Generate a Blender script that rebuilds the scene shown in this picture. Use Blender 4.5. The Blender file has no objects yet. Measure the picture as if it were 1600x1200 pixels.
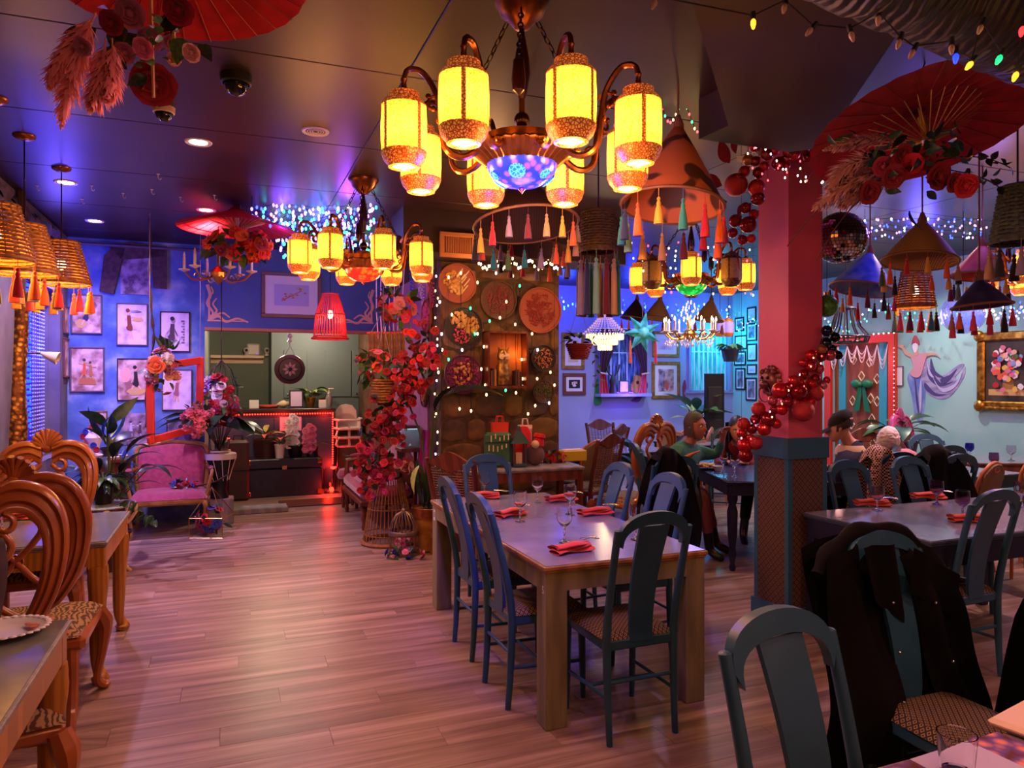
import bpy, math, random
from mathutils import Vector, Matrix, Euler
random.seed(7)
C = bpy.context.scene.collection
SC = bpy.context.scene
pi = math.pi
# ---------------------------------------------------------------- camera
F, CX, HV, HC = 1130.0, 800.0, 592.0, 1.62          # focal length (px), centre column, horizon row, eye height
T = math.radians(21.5)                               # the room is turned this much against the view
cT, sT = math.cos(T), math.sin(T)
cam = bpy.data.cameras.new('camera'); cam.sensor_width = 36; cam.lens = F/1600*36
cam.shift_y = -8/1600; cam.clip_start = .05
co = bpy.data.objects.new('camera', cam); C.objects.link(co)
co.location = (0, 0, HC); co.rotation_euler = (pi/2, 0, 0); SC.camera = co
SC.view_settings.view_transform = 'Standard'; SC.view_settings.look = 'None'
SC.view_settings.gamma = 1; SC.view_settings.use_curve_mapping = False
SC.view_settings.exposure = 0.25
SC.cycles.max_bounces = 7; SC.cycles.diffuse_bounces = 3; SC.cycles.glossy_bounces = 3; SC.cycles.transmission_bounces = 7; SC.cycles.transparent_max_bounces = 8
SC.cycles.adaptive_threshold = .02; SC.cycles.sample_clamp_indirect = 3.0; SC.cycles.caustics_reflective = False; SC.cycles.caustics_refractive = False
w = bpy.data.worlds.new('world'); SC.world = w; w.use_nodes = True
w.node_tree.nodes['Background'].inputs[0].default_value = (.03, .035, .07, 1)   # night outside the windows
w.node_tree.nodes['Background'].inputs[1].default_value = .5

def W(a, b, z): return Vector((a*cT - b*sT, a*sT + b*cT, z))       # room (across, deep, up) -> world
def ray(u, v):
    x, z = (u-CX)/F, -(v-HV)/F
    return x*cT + sT, -x*sT + cT, z
def onb(u, v, b):                                     # where a sight line meets the plane at depth b: (a, z)
    da, db, dz = ray(u, v); t = b/db; return da*t, HC+dz*t
def ona(u, v, a):                                     # ... the plane at across a: (b, z)
    da, db, dz = ray(u, v); t = a/da; return db*t, HC+dz*t
def onz(u, v, z):                                     # ... the plane at height z: (a, b)
    da, db, dz = ray(u, v); t = (z-HC)/dz; return da*t, db*t
def P(u, v, Y): return Vector(((u-CX)/F*Y, Y, HC-(v-HV)/F*Y))      # at distance Y
def px(n, Y): return n*Y/F

# ---------------------------------------------------------------- lamps of the room
def lin(h):
    if not isinstance(h, str): return tuple(h)+((1,) if len(h) == 3 else ())
    h = h.lstrip('#'); r = [int(h[i:i+2], 16)/255 for i in (0, 2, 4)]
    return tuple(c/12.92 if c <= .04045 else ((c+.055)/1.055)**2.4 for c in r)+(1,)
def lamp(name, kind, loc, col, power, size=.05, rot=None, parent=None, spot=None, blend=.6):
    l = bpy.data.lights.new(name, kind); l.color = lin(col)[:3]; l.energy = power
    if kind in ('POINT', 'SPOT'): l.shadow_soft_size = size
    if kind == 'AREA': l.size = size
    if spot: l.spot_size = math.radians(spot); l.spot_blend = blend
    o = bpy.data.objects.new(name, l); C.objects.link(o); o.location = loc
    if rot: o.rotation_euler = rot
    if parent: o.parent = parent
    return o
CEIL = 3.15
# ---------------------------------------------------------------- mesh helpers
def rotm(rx=0, ry=0, rz=0): return Euler((rx, ry, rz)).to_matrix().to_4x4()
def TR(x, y=None, z=None): return Matrix.Translation(x if y is None else (x, y, z))
class MB:
    def __init__(s): s.v = []; s.f = []
    def add(s, v, f, M=None):
        n = len(s.v)
        s.v += [tuple(M @ Vector(p)) for p in v] if M is not None else [tuple(p) for p in v]
        s.f += [tuple(i+n for i in q) for q in f]; return s
    def box(s, c, d, M=None, b=0):
        x, y, z = d[0]/2, d[1]/2, d[2]/2; c = Vector(c)
        if b <= 0:
            v = [c+Vector((i*x, j*y, k*z)) for k in (-1, 1) for j in (-1, 1) for i in (-1, 1)]
            f = [(0, 2, 3, 1), (4, 5, 7, 6), (0, 1, 5, 4), (2, 6, 7, 3), (0, 4, 6, 2), (1, 3, 7, 5)]
            return s.add(v, f, M)
        b = min(b, x*.9, y*.9, z*.9); v = []; idx = {}
        for i in (-1, 1):
            for j in (-1, 1):
                for k in (-1, 1):
                    for ax in range(3):
                        q = [i*(x-b), j*(y-b), k*(z-b)]; q[ax] += (i, j, k)[ax]*b
                        idx[(i, j, k, ax)] = len(v); v.append(c+Vector(q))
        f = []
        for ax in range(3):
            o = [t for t in range(3) if t != ax]
            for sg in (-1, 1):
                q = []
                for (p, r) in ((-1, -1), (1, -1), (1, 1), (-1, 1)):
                    k = [0, 0, 0]; k[ax] = sg; k[o[0]] = p; k[o[1]] = r; q.append(idx[(*k, ax)])
                f.append(tuple(q))
                for p in (-1, 1):
                    if ax < o[1] and True:
                        pass
        for ax in range(3):          # edge chamfers
            o = [t for t in range(3) if t != ax]
            for p in (-1, 1):
                for r in (-1, 1):
                    k0 = [0]*3; k1 = [0]*3; k0[ax] = -1; k1[ax] = 1
                    for k in (k0, k1): k[o[0]] = p; k[o[1]] = r
                    f.append((idx[(*k0, o[0])], idx[(*k1, o[0])], idx[(*k1, o[1])], idx[(*k0, o[1])]))
        for i in (-1, 1):
            for j in (-1, 1):
                for k in (-1, 1): f.append(tuple(idx[(i, j, k, ax)] for ax in range(3)))
        return s.add(v, f, M)
    def lathe(s, prof, n=16, M=None, a0=0, a1=None, rib=None):
        full = a1 is None; a1 = 2*pi if full else a1; m = n if full else n+1; v = []
        for (r, z) in prof:
            for i in range(m):
                t = a0+(a1-a0)*i/n; k = r*(rib(t) if rib else 1)
                v.append((k*math.cos(t), k*math.sin(t), z))
        f = []
        for j in range(len(prof)-1):
            for i in range(n):
                i2 = (i+1) % m
                f.append((j*m+i, j*m+i2, (j+1)*m+i2, (j+1)*m+i))
        if full and prof[0][0] > 1e-4 and getattr(s, 'cap', 0): f.append(tuple(range(m-1, -1, -1)))
        return s.add(v, f, M)
    def cyl(s, p0, p1, r0, r1=None, n=10, cap=True): return s.tube([p0, p1], [r0, r0 if r1 is None else r1], n, cap)
    def tube(s, pts, r, n=8, cap=True, closed=False, flat=1.0):
        pts = [Vector(p) for p in pts]; m = len(pts); r = r if isinstance(r, (list, tuple)) else [r]*m
        up = None; v = []; f = []
        for i, p in enumerate(pts):
            if closed: d = pts[(i+1) % m]-pts[i-1]
            else: d = pts[min(i+1, m-1)]-pts[max(i-1, 0)]
            if d.length < 1e-9: d = Vector((0, 0, 1))
            d.normalize()
            if up is None: up = Vector((0, 0, 1)) if abs(d.z) < .9 else Vector((0, 1, 0))
            x = d.cross(up)
            if x.length < 1e-6: x = d.orthogonal()
            x.normalize(); up = x.cross(d).normalized()
            for k in range(n):
                t = 2*pi*k/n; v.append(p + x*math.cos(t)*r[i] + up*math.sin(t)*r[i]*flat)
        for i in range(m if closed else m-1):
            j = (i+1) % m
            for k in range(n): f.append((i*n+k, i*n+(k+1) % n, j*n+(k+1) % n, j*n+k))
        if cap and not closed: f += [tuple(range(n-1, -1, -1)), tuple((m-1)*n+k for k in range(n))]
        return s.add(v, f)
    def sph(s, c, r, n=12, m=8, sc=(1, 1, 1), M=None):
        v = [(0, 0, -1)]; f = []
        for j in range(1, m):
            t = -pi/2+pi*j/m
            for i in range(n): v.append((math.cos(t)*math.cos(2*pi*i/n), math.cos(t)*math.sin(2*pi*i/n), math.sin(t)))
        v.append((0, 0, 1)); L = len(v)-1
        for i in range(n):
            f.append((0, 1+(i+1) % n, 1+i)); f.append((L, L-n+i, L-n+(i+1) % n))
            for j in range(m-2): f.append((1+j*n+i, 1+j*n+(i+1) % n, 1+(j+1)*n+(i+1) % n, 1+(j+1)*n+i))
        return s.add([(c[0]+p[0]*r*sc[0], c[1]+p[1]*r*sc[1], c[2]+p[2]*r*sc[2]) for p in v], f, M)
    def prism(s, poly, d, M=None):          # outline in x,z extruded along y (0..d)
        n = len(poly); v = [(p[0], 0, p[1]) for p in poly]+[(p[0], d, p[1]) for p in poly]
        f = [tuple(range(n)), tuple(range(2*n-1, n-1, -1))]+[(i, i+n, (i+1) % n+n, (i+1) % n) for i in range(n)]
        return s.add(v, f, M)
    def strip(s, A, B, d, M=None):          # band between two outlines (x,z) with thickness d along y
        n = len(A)
        v = [(p[0], 0, p[1]) for p in A]+[(p[0], 0, p[1]) for p in B]+[(p[0], d, p[1]) for p in A]+[(p[0], d, p[1]) for p in B]
        f = []
        for i in range(n-1):
            f += [(i, i+1, n+i+1, n+i), (2*n+i, 3*n+i, 3*n+i+1, 2*n+i+1), (i, 2*n+i, 2*n+i+1, i+1), (n+i, n+i+1, 3*n+i+1, 3*n+i)]
        f += [(0, n, 3*n, 2*n), (n-1, 3*n-1, 4*n-1, 2*n-1)]
        return s.add(v, f, M)
    def grid(s, fn, nu, nv, M=None, wrap=False):
        m = nu if wrap else nu+1
        v = [fn(i/nu, j/nv) for j in range(nv+1) for i in range(m)]
        f = [(j*m+i, j*m+(i+1) % m, (j+1)*m+(i+1) % m, (j+1)*m+i) for j in range(nv) for i in range(nu)]
        return s.add(v, f, M)
    def mesh(s, name, mat, smooth=True, ang=40):
        me = bpy.data.meshes.new(name); me.from_pydata(s.v, [], s.f)
        if mat: me.materials.append(MT(mat))
        if smooth:
            me.polygons.foreach_set('use_smooth', [True]*len(me.polygons)); me.set_sharp_from_angle(angle=math.radians(ang))
        me.update(); return me
    def build(s, name, mat, parent=None, smooth=True, ang=40, loc=None, rz=None):
        o = bpy.data.objects.new(name, s.mesh(name, mat, smooth, ang)); C.objects.link(o)
        if parent: o.parent = parent
        if loc is not None: o.location = loc
        if rz is not None: o.rotation_euler = (0, 0, rz)
        return o
def inst(name, me, parent=None, M=None):
    o = bpy.data.objects.new(name, me); C.objects.link(o)
    if parent: o.parent = parent
    if M is not None: o.matrix_local = M
    return o
def tag(o, label, cat, group=None, kind=None):
    if label: o['label'] = label
    if cat: o['category'] = cat
    if group: o['group'] = group
    if kind: o['kind'] = kind
    return o
def thing(name, label, cat, loc=(0, 0, 0), rz=0, group=None):
    o = bpy.data.objects.new(name, None); C.objects.link(o); o.empty_display_size = .05
    o.location = loc; o.rotation_euler = (0, 0, rz); return tag(o, label, cat, group)
def dup(root, loc, rz, label=None, group=None, rot=None, scale=None):
    def cp(o, par):
        c = o.copy(); C.objects.link(c); c.parent = par
        for ch in KIDS.get(o.name, ()): cp(ch, c)
        return c
    if root.name not in KIDS:
        def walk(o): KIDS[o.name] = list(o.children); [walk(k) for k in o.children]
        walk(root)
    c = cp(root, None); c.location = loc; c.rotation_euler = rot or (0, 0, rz)
    if scale: c.scale = (scale,)*3
    if label: c['label'] = label
    if group: c['group'] = group
    return c
KIDS = {}
def struct(name, mb, mat, label=None, parent=None, smooth=False):
    o = mb.build(name, mat, parent, smooth)
    if not parent: o['kind'] = 'structure'
    if label: o['label'] = label
    return o
def rbox(a0, a1, b0, b1, z0, z1, mb=None):            # box in room coordinates, built in world space
    mb = mb or MB(); M = rotm(0, 0, T)
    return mb.box(((a0+a1)/2, (b0+b1)/2, (z0+z1)/2), (abs(a1-a0), abs(b1-b0), abs(z1-z0)), M)
def arc(cx, cz, r, t0, t1, n, rz=None): return [(cx+r*math.cos(t0+(t1-t0)*i/n), cz+(rz or r)*math.sin(t0+(t1-t0)*i/n)) for i in range(n+1)]
def bez(p, n):
    p = [Vector(q) for q in p]; out = []
    for i in range(n+1):
        t = i/n; q = list(p)
        while len(q) > 1: q = [q[k].lerp(q[k+1], t) for k in range(len(q)-1)]
        out.append(q[0])
    return out
def spline(p, n=6):                                   # Catmull-Rom through points
    p = [Vector(q) for q in p]; q = [p[0]*2-p[1]]+p+[p[-1]*2-p[-2]]; out = []
    for i in range(1, len(q)-2):
        for k in range(n):
            t = k/n; a, b, c, d = q[i-1:i+3]
            out.append(.5*((2*b)+(c-a)*t+(2*a-5*b+4*c-d)*t*t+(3*b-a-3*c+d)*t**3))
    return out+[p[-1]]
def rnd(p, n=4):                                      # closed smooth outline through 2-D points
    q = [Vector((a, b, 0)) for a, b in p]; m = len(q); out = []
    for i in range(m):
        a, b, c, d = q[i-1], q[i], q[(i+1) % m], q[(i+2) % m]
        for k in range(n): t = k/n; e = .5*((2*b)+(c-a)*t+(2*a-5*b+4*c-d)*t*t+(3*b-a-3*c+d)*t**3); out.append((e.x, e.y))
    return out
# ---------------------------------------------------------------- materials
MATS = {}; DEF = {}
def MT(n):
    if n in MATS: return MATS[n]
    if n not in DEF: raise KeyError('material '+n)
    MATS[n] = mk(n, **DEF[n]); return MATS[n]
def D(n, c, **k): DEF[n] = dict(c=c, **k)
def mk(name, c, c2=None, c3=None, tex='noise', scale=8, rough=.5, metal=0, bump=0, emit=None, es=0, trans=0, transl=0,
       alpha=1, detail=4, stretch=None, ior=1.45, lo=.4, hi=.6, coat=0, sheen=0, sample=True, coords='Object', spec=.5, bscale=None, subsurf=0):
    m = bpy.data.materials.new(name); m.use_nodes = True; nt = m.node_tree; N = nt.nodes; L = nt.links
    p = N['Principled BSDF']; I = p.inputs
    I['Base Color'].default_value = lin(c); I['Roughness'].default_value = rough; I['Metallic'].default_value = metal
    I['IOR'].default_value = ior; I['Transmission Weight'].default_value = trans; I['Alpha'].default_value = alpha
    I['Coat Weight'].default_value = coat; I['Sheen Weight'].default_value = sheen; I['Specular IOR Level'].default_value = spec
    col = None
    def mapping():
        tc = N.new('ShaderNodeTexCoord'); mp = N.new('ShaderNodeMapping'); L.new(tc.outputs[coords], mp.inputs[0])
        if stretch: mp.inputs['Scale'].default_value = stretch
        return mp.outputs[0]
    fac = None
    if c2 is not None or bump:
        mo = mapping()
        if tex == 'noise':
            t = N.new('ShaderNodeTexNoise'); t.inputs['Scale'].default_value = scale; t.inputs['Detail'].default_value = detail; fac = t.outputs[0]
        elif tex == 'voronoi' or tex == 'cells':
            t = N.new('ShaderNodeTexVoronoi'); t.inputs['Scale'].default_value = scale
            if tex == 'cells': t.feature = 'DISTANCE_TO_EDGE'
            fac = t.outputs[0]
        elif tex == 'wave':
            t = N.new('ShaderNodeTexWave'); t.inputs['Scale'].default_value = scale; t.inputs['Distortion'].default_value = detail
            t.inputs['Detail'].default_value = 3; fac = t.outputs[0]
        elif tex == 'checker':
            t = N.new('ShaderNodeTexChecker'); t.inputs['Scale'].default_value = scale; fac = t.outputs[1]
        elif tex == 'diamond':                       # diagonal lattice of rings
            s = N.new('ShaderNodeSeparateXYZ'); L.new(mo, s.inputs[0])
            def mth(op, x, y=None, val=None):
                q = N.new('ShaderNodeMath'); q.operation = op; L.new(x, q.inputs[0])
                if y is not None: L.new(y, q.inputs[1])
                if val is not None: q.inputs[1].default_value = val
                return q.outputs[0]
            a = mth('ABSOLUTE', mth('SUBTRACT', mth('FRACT', mth('MULTIPLY', s.outputs[0], val=scale)), val=.5))
            b = mth('ABSOLUTE', mth('SUBTRACT', mth('FRACT', mth('MULTIPLY', s.outputs[1 if not stretch else 2], val=scale)), val=.5))
            fac = mth('PINGPONG', mth('ADD', a, b), val=.25)
            fac = mth('MULTIPLY', fac, val=4)
        if tex != 'diamond': L.new(mo, t.inputs['Vector'])
    if c2 is not None:
        r = N.new('ShaderNodeValToRGB'); r.color_ramp.elements[0].position = lo; r.color_ramp.elements[1].position = hi
        r.color_ramp.elements[0].color = lin(c); r.color_ramp.elements[1].color = lin(c2)
        if c3:
            e = r.color_ramp.elements.new(min(.99, hi+(hi-lo))); e.color = lin(c3)
        L.new(fac, r.inputs[0]); col = r.outputs[0]; L.new(col, I['Base Color'])
    if bump:
        bn = N.new('ShaderNodeBump'); bn.inputs['Strength'].default_value = min(1, bump); bn.inputs['Distance'].default_value = .02*bump
        if bscale:
            t2 = N.new('ShaderNodeTexNoise'); t2.inputs['Scale'].default_value = bscale; t2.inputs['Detail'].default_value = 3; L.new(mo, t2.inputs['Vector']); fac = t2.outputs[0]
        L.new(fac, bn.inputs['Height']); L.new(bn.outputs[0], I['Normal'])
    if es:
        I['Emission Color'].default_value = lin(emit or c); I['Emission Strength'].default_value = es
        if col and emit is None: L.new(col, I['Emission Color'])
        if not sample: m.cycles.emission_sampling = 'NONE'
    if transl:
        tr = N.new('ShaderNodeBsdfTranslucent'); tr.inputs[0].default_value = lin(c)
        if col: L.new(col, tr.inputs[0])
        mx = N.new('ShaderNodeMixShader'); mx.inputs[0].default_value = transl
        L.new(p.outputs[0], mx.inputs[1]); L.new(tr.outputs[0], mx.inputs[2]); L.new(mx.outputs[0], N['Material Output'].inputs[0])
    return m

TMP = bpy.data.scenes.new('bake')
def baked(o):                                         # evaluated mesh of a modified or text object, made in a scratch scene
    TMP.collection.objects.link(o)
    with bpy.context.temp_override(scene=TMP, view_layer=TMP.view_layers[0]):
        me = bpy.data.meshes.new_from_object(o.evaluated_get(bpy.context.evaluated_depsgraph_get()))
    bpy.data.objects.remove(o); return me
# recessed ceiling cans (four in view, the rest added without fixtures to brighten the room)
CANS = [(310, 222, 1), (103, 285, .6), (322, 328, 1), (148, 345, .6)]
for i, (u, v, k) in enumerate(CANS):
    a, b = onz(u, v, CEIL)
    lamp('can_and_fill_light', 'SPOT', W(a, b, CEIL-.02), ('#ffc4b4', '#e8c0ff', '#ffc8c0', '#e0c0ff')[i], (130, 150, 170, 260)[i], .05, spot=140, blend=.9)
for (a, b, e, c) in ((.9, 1.2, 62, '#ff9c84'), (.3, -.6, 62, '#ffb090'), (3.2, .6, 80, '#ffb8a0'), (3.0, -1.4, 80, '#ffb090'), (5.6, 1.4, 90, '#e8a8d0'), (5.6, 4.4, 150, '#ffc8d0'), (4.9, 7.2, 130, '#c8c0ff'), (4.3, 9.6, 110, '#d0c8ff'), (6.2, 9.6, 110, '#c0c8ff'), (7.6, 6.4, 140, '#fff0e4'), (7.3, 8.7, 120, '#e8fff0'), (7.2, 4.0, 90, '#ffe0d8')):
    lamp('can_and_fill_light', 'SPOT', W(a, b, CEIL-.02), c, e, .05, spot=140, blend=.9)
for (a, b, z, e, c) in ((.5, -1.6, 2.3, 46, '#ffa084'), (3.4, -1.4, 2.3, 42, '#ffa48c')):     # added frontal fill behind the camera, no lanterns there
    lamp('lantern_and_fill_light', 'POINT', W(a, b, z), c, e, .25)
lamp('fairy_and_fill_glow', 'POINT', W(2.2, 6.0, 2.6), '#ffb478', 14, .06); lamp('fairy_and_fill_glow', 'POINT', W(3.0, 6.1, 2.3), '#ffb478', 8, .06)
# ---------------------------------------------------------------- colours
D('subfloor', '#3a2a28', rough=.8)
D('ceiling', '#2c1a18', c2='#36211e', scale=1.5, rough=.38, spec=.35)
D('ceilgap', '#201416', rough=.8)
D('wall_left', '#5a5560', c2='#6d6670', scale=3, rough=.8, bump=.1)
D('wall_blue', '#3a5296', c2='#5876b0', c3='#a0acc4', scale=3.2, rough=.75, lo=.36, hi=.54, detail=9)
D('wall_header', '#445a90', c2='#4c649a', scale=2, rough=.7)
D('wall_sage', '#6c7468', c2='#747c6e', scale=1, rough=.7)
D('cabinet', '#5e6a68', rough=.6)
D('wall_far', '#9498cc', c2='#9ca0d2', scale=1.2, rough=.8)
D('wall_teal', '#86b8b4', c2='#9cc6c0', scale=1.4, rough=.75, bump=.05)
D('soffit', '#2a1a18', rough=.6)
D('wood_trim', '#b07050', rough=.5)
D('vent_wood', '#9a6238', rough=.45)
D('black', '#0a0809', rough=.6)
D('blackgloss', '#0c0b0d', rough=.2)
D('stone_a', '#4a3424', c2='#6e4c30', scale=7, rough=.85, bump=.6, detail=8)
D('stone_b', '#3c2a22', c2='#5c4436', scale=5, rough=.85, bump=.6, detail=8)
D('stone_c', '#5c463a', c2='#8a6c5c', scale=6, rough=.85, bump=.6, detail=8)
D('stone_d', '#5a4220', c2='#74542a', scale=6, rough=.85, bump=.6, detail=8)
D('mortar', '#42301f', c2='#5a4028', scale=12, rough=.95, bump=.5)
D('pinkwall', '#a06880', c2='#b88090', scale=3, rough=.8)
D('pillar_pink', '#d8546a', c2='#de5e70', scale=1.3, rough=.45)
D('teal_paint', '#2d5c70', rough=.45)
D('carved', '#3c2820', c2='#6a4a34', tex='diamond', scale=22, rough=.6, stretch=(1, 1, 1), lo=.3, hi=.7, bump=.3)
D('duct', '#1c1210', c2='#281a16', tex='wave', scale=9, detail=2, rough=.55, bump=.8)
D('white_paint', '#d8d2cc', rough=.5)
D('night_glass', '#182848', c2='#2a50a8', scale=3, rough=.1, spec=.6)
D('blind', '#a8d8e8', rough=.5, transl=.4)
D('bar_white', '#c8d8f0', rough=.5)
D('red_paint', '#d83a28', rough=.5)
D('brass', '#b88a4a', rough=.3, metal=1)
D('gold', '#c8963c', c2='#8a5a20', scale=14, rough=.35, metal=.9, bump=.4)
def mk_plank():
    m = bpy.data.materials.new('plank'); m.use_nodes = True; N = m.node_tree.nodes; L = m.node_tree.links; p = N['Principled BSDF']
    tc = N.new('ShaderNodeTexCoord'); oi = N.new('ShaderNodeObjectInfo'); ad = N.new('ShaderNodeVectorMath'); ad.operation = 'MULTIPLY_ADD'
    cmb = N.new('ShaderNodeCombineXYZ'); L.new(oi.outputs['Random'], cmb.inputs[0]); L.new(oi.outputs['Random'], cmb.inputs[1])
    L.new(cmb.outputs[0], ad.inputs[0]); ad.inputs[1].default_value = (37, 53, 0); L.new(tc.outputs['Object'], ad.inputs[2])
    def nz(sc, det, mapp):
        mp = N.new('ShaderNodeMapping'); mp.inputs['Scale'].default_value = mapp; L.new(ad.outputs[0], mp.inputs[0])
        t = N.new('ShaderNodeTexNoise'); t.inputs['Scale'].default_value = sc; t.inputs['Detail'].default_value = det; L.new(mp.outputs[0], t.inputs[0]); return t.outputs[0]
    n1 = nz(1, 3, (.7, 13, 1)); n2 = nz(1, 6, (3, 70, 1))
    mx = N.new('ShaderNodeMath'); mx.operation = 'MULTIPLY_ADD'; L.new(n2, mx.inputs[0]); mx.inputs[1].default_value = .35; L.new(n1, mx.inputs[2])
    rp = N.new('ShaderNodeValToRGB'); e = rp.color_ramp.elements
    e[0].position = .47; e[0].color = lin('#6a4e42'); e[1].position = .95; e[1].color = lin('#b8988a')
    k = e.new(.68); k.color = lin('#8e6f60')
    L.new(mx.outputs[0], rp.inputs[0])
    hs = N.new('ShaderNodeHueSaturation'); L.new(rp.outputs[0], hs.inputs['Color'])
    mr = N.new('ShaderNodeMapRange'); mr.inputs[3].default_value = .9; mr.inputs[4].default_value = 1.1; L.new(oi.outputs['Random'], mr.inputs[0]); L.new(mr.outputs[0], hs.inputs['Value'])
    L.new(hs.outputs[0], p.inputs['Base Color']); p.inputs['Roughness'].default_value = .36
    bn = N.new('ShaderNodeBump'); bn.inputs['Strength'].default_value = .12; bn.inputs['Distance'].default_value = .004; L.new(n2, bn.inputs['Height']); L.new(bn.outputs[0], p.inputs['Normal'])
    MATS['plank'] = m
mk_plank()
A0, A1, B0, BB, BF = -1.6, 8.5, -2.5, 9.0, 10.7          # left, right, behind, blue wall, far wall
AL, AR = -.24, 1.93                                       # opening of the reception niche
# ---------------------------------------------------------------- floor
fl = struct('floor', rbox(A0-.2, A1+.2, B0-.2, 12.6, -.06, -.012), 'subfloor', 'grey brown wood-look plank floor')
PL, PW = 1.22, .18
pm = MB().box((0, 0, -.006), (PL-.0012, PW-.0012, .012), b=.0006).mesh('plank', 'plank', False)
cand = []; j = 0; b = B0
while b < 12.5:
    off = (j*.47) % PL; a = A0-off
    while a < A1:
        a0, a1 = max(a, A0), min(a+PL, A1)
        if a1-a0 > .05: cand.append(((a0+a1)/2, b+PW/2, a1-a0))
        a += PL
    b += PW; j += 1
def seen(a, b):
    p = W(a, b, 0)
    if p.y < 1.5: return -1
    u = CX+F*p.x/p.y; v = HV+F*HC/p.y
    if not (-60 < u < 1660 and v < 1300): return -1
    k = 1/p.y**2
    if u < 60 or 880 < u < 1180 and v < 800 or u > 1290: k *= .35
    if b > 9.6 or b > 6.7 and a > 1.9: k *= .2
    return k
cand.sort(key=lambda c: -seen(c[0], c[1]))
rest = MB(); MR = rotm(0, 0, T)
for i, (a, b, l) in enumerate(cand):
    if i < 300:
        inst('plank', pm, fl, TR(W(a, b, 0)) @ MR @ Matrix.Diagonal((l/PL, 1, 1, 1)))
    else: rest.box((a, b, -.006), (l-.0012, PW-.0012, .012), MR)
rs = rest.build('plank_field', 'plank', fl, False); rs['kind'] = 'stuff'
# ---------------------------------------------------------------- ceiling of painted boards
ce = struct('ceiling', rbox(A0-.2, A1+.2, B0-.2, BF+.2, CEIL+.006, CEIL+.1), 'ceilgap', 'dark aubergine glossy painted ceiling')
cb = MB().box((0, 0, .006), (2.436, 1.213, .012), MR, b=.003).mesh('ceiling_board', 'ceiling', False)
b = B0
while b < BF:
    a = A0
    while a < A1:
        inst('ceiling_board', cb, ce, TR(W(a+1.22, b+.61, CEIL)))
        a += 2.44
    b += 1.22
# ---------------------------------------------------------------- walls
WB0, WB1, WZ0, WZ1 = 7.25, 8.62, .85, 2.5                # blue-lit window in the left wall
m = MB(); rbox(A0-.2, A0, B0, WB0, 0, CEIL, m); rbox(A0-.2, A0, WB1, BB+.15, 0, CEIL, m); rbox(A0-.2, A0, WB0, WB1, 0, WZ0, m); rbox(A0-.2, A0, WB0, WB1, WZ1, CEIL, m)
struct('wall_left', m, 'wall_left', 'grey plaster wall beside the wicker pendant lamps')
m = MB(); rbox(A0-.2, AL, BB, BB+.15, 0, CEIL, m)
struct('wall_back', m, 'wall_blue', 'weathered blue wall hung with sepia prints')
m = MB(); rbox(AL, AR, BB, BB+.15, 2.21, CEIL, m)
struct('wall_header', m, 'wall_header', 'blue header wall above the reception niche')
struct('trim_1', rbox(AL, AR, BB-.02, BB+.17, 2.18, 2.212), 'wood_trim', 'thin salmon wooden trim under the blue header')
m = MB(); rbox(AL-.1, AL, BB+.15, 12.5, 0, 2.6, m); struct('wall_niche_left', m, 'wall_sage')
m = MB(); rbox(AL-.1, AR+.1, 12.35, 12.5, 0, 2.6, m); wn = struct('wall_niche_back', m, 'wall_sage', 'sage green wall at the back of the reception niche')
struct('ceiling_niche', rbox(AL-.1, AR, BB+.15, 12.5, 2.5, 2.6), 'wall_sage')
m = MB(); rbox(AR, 3.19, 6.78, 12.5, 0, CEIL, m)
st = struct('wall_stone', m, 'mortar', 'rough brown stone partition hung with spice trays')
struct('wall_stone_side', rbox(AR-.012, AR, 7.25, BB, 0, 2.72), 'pinkwall', 'pink plastered side of the stone partition')
struct('wall_front', rbox(A0-.2, A1+.2, B0-.15, B0, 0, CEIL), 'wall_left')
def wallcut(name, axis, mat, label, lo, hi, cuts):       # wall with window openings: cuts = (s0, s1, z0, z1) sorted
    m = MB(); s = lo
    def add(s0, s1, z0, z1):
        if s1-s0 < 1e-3 or z1-z0 < 1e-3: return
        if axis == 'b': rbox(s0, s1, BF, BF+.15, z0, z1, m)
        else: rbox(A1, A1+.15, s0, s1, z0, z1, m)
    for (s0, s1, z0, z1) in cuts:
        add(s, s0, 0, CEIL); add(s0, s1, 0, z0); add(s0, s1, z1, CEIL); s = s1
    add(s, hi, 0, CEIL); return struct(name, m, mat, label)
w2 = (onb(938, 527, BF)[0], onb(1001, 527, BF)[0], onb(970, 617, BF)[1], onb(970, 520, BF)[1])
w3 = (onb(1077, 527, BF)[0], onb(1140, 527, BF)[0], onb(1100, 612, BF)[1], onb(1100, 520, BF)[1])
wallcut('wall_far', 'b', 'wall_far', 'lavender blue wall with a curtained window', 3.19, A1+.15, [w2, w3])
db0, db1 = ona(1392, 600, A1)[0], ona(1300, 600, A1)[0]; dz1 = ona(1345, 537, A1)[1]
wallcut('wall_right', 'a', 'wall_teal', 'turquoise wall with a mural of a dancing figure', B0, BF, [(db0, db1, 0, dz1)])
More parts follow.
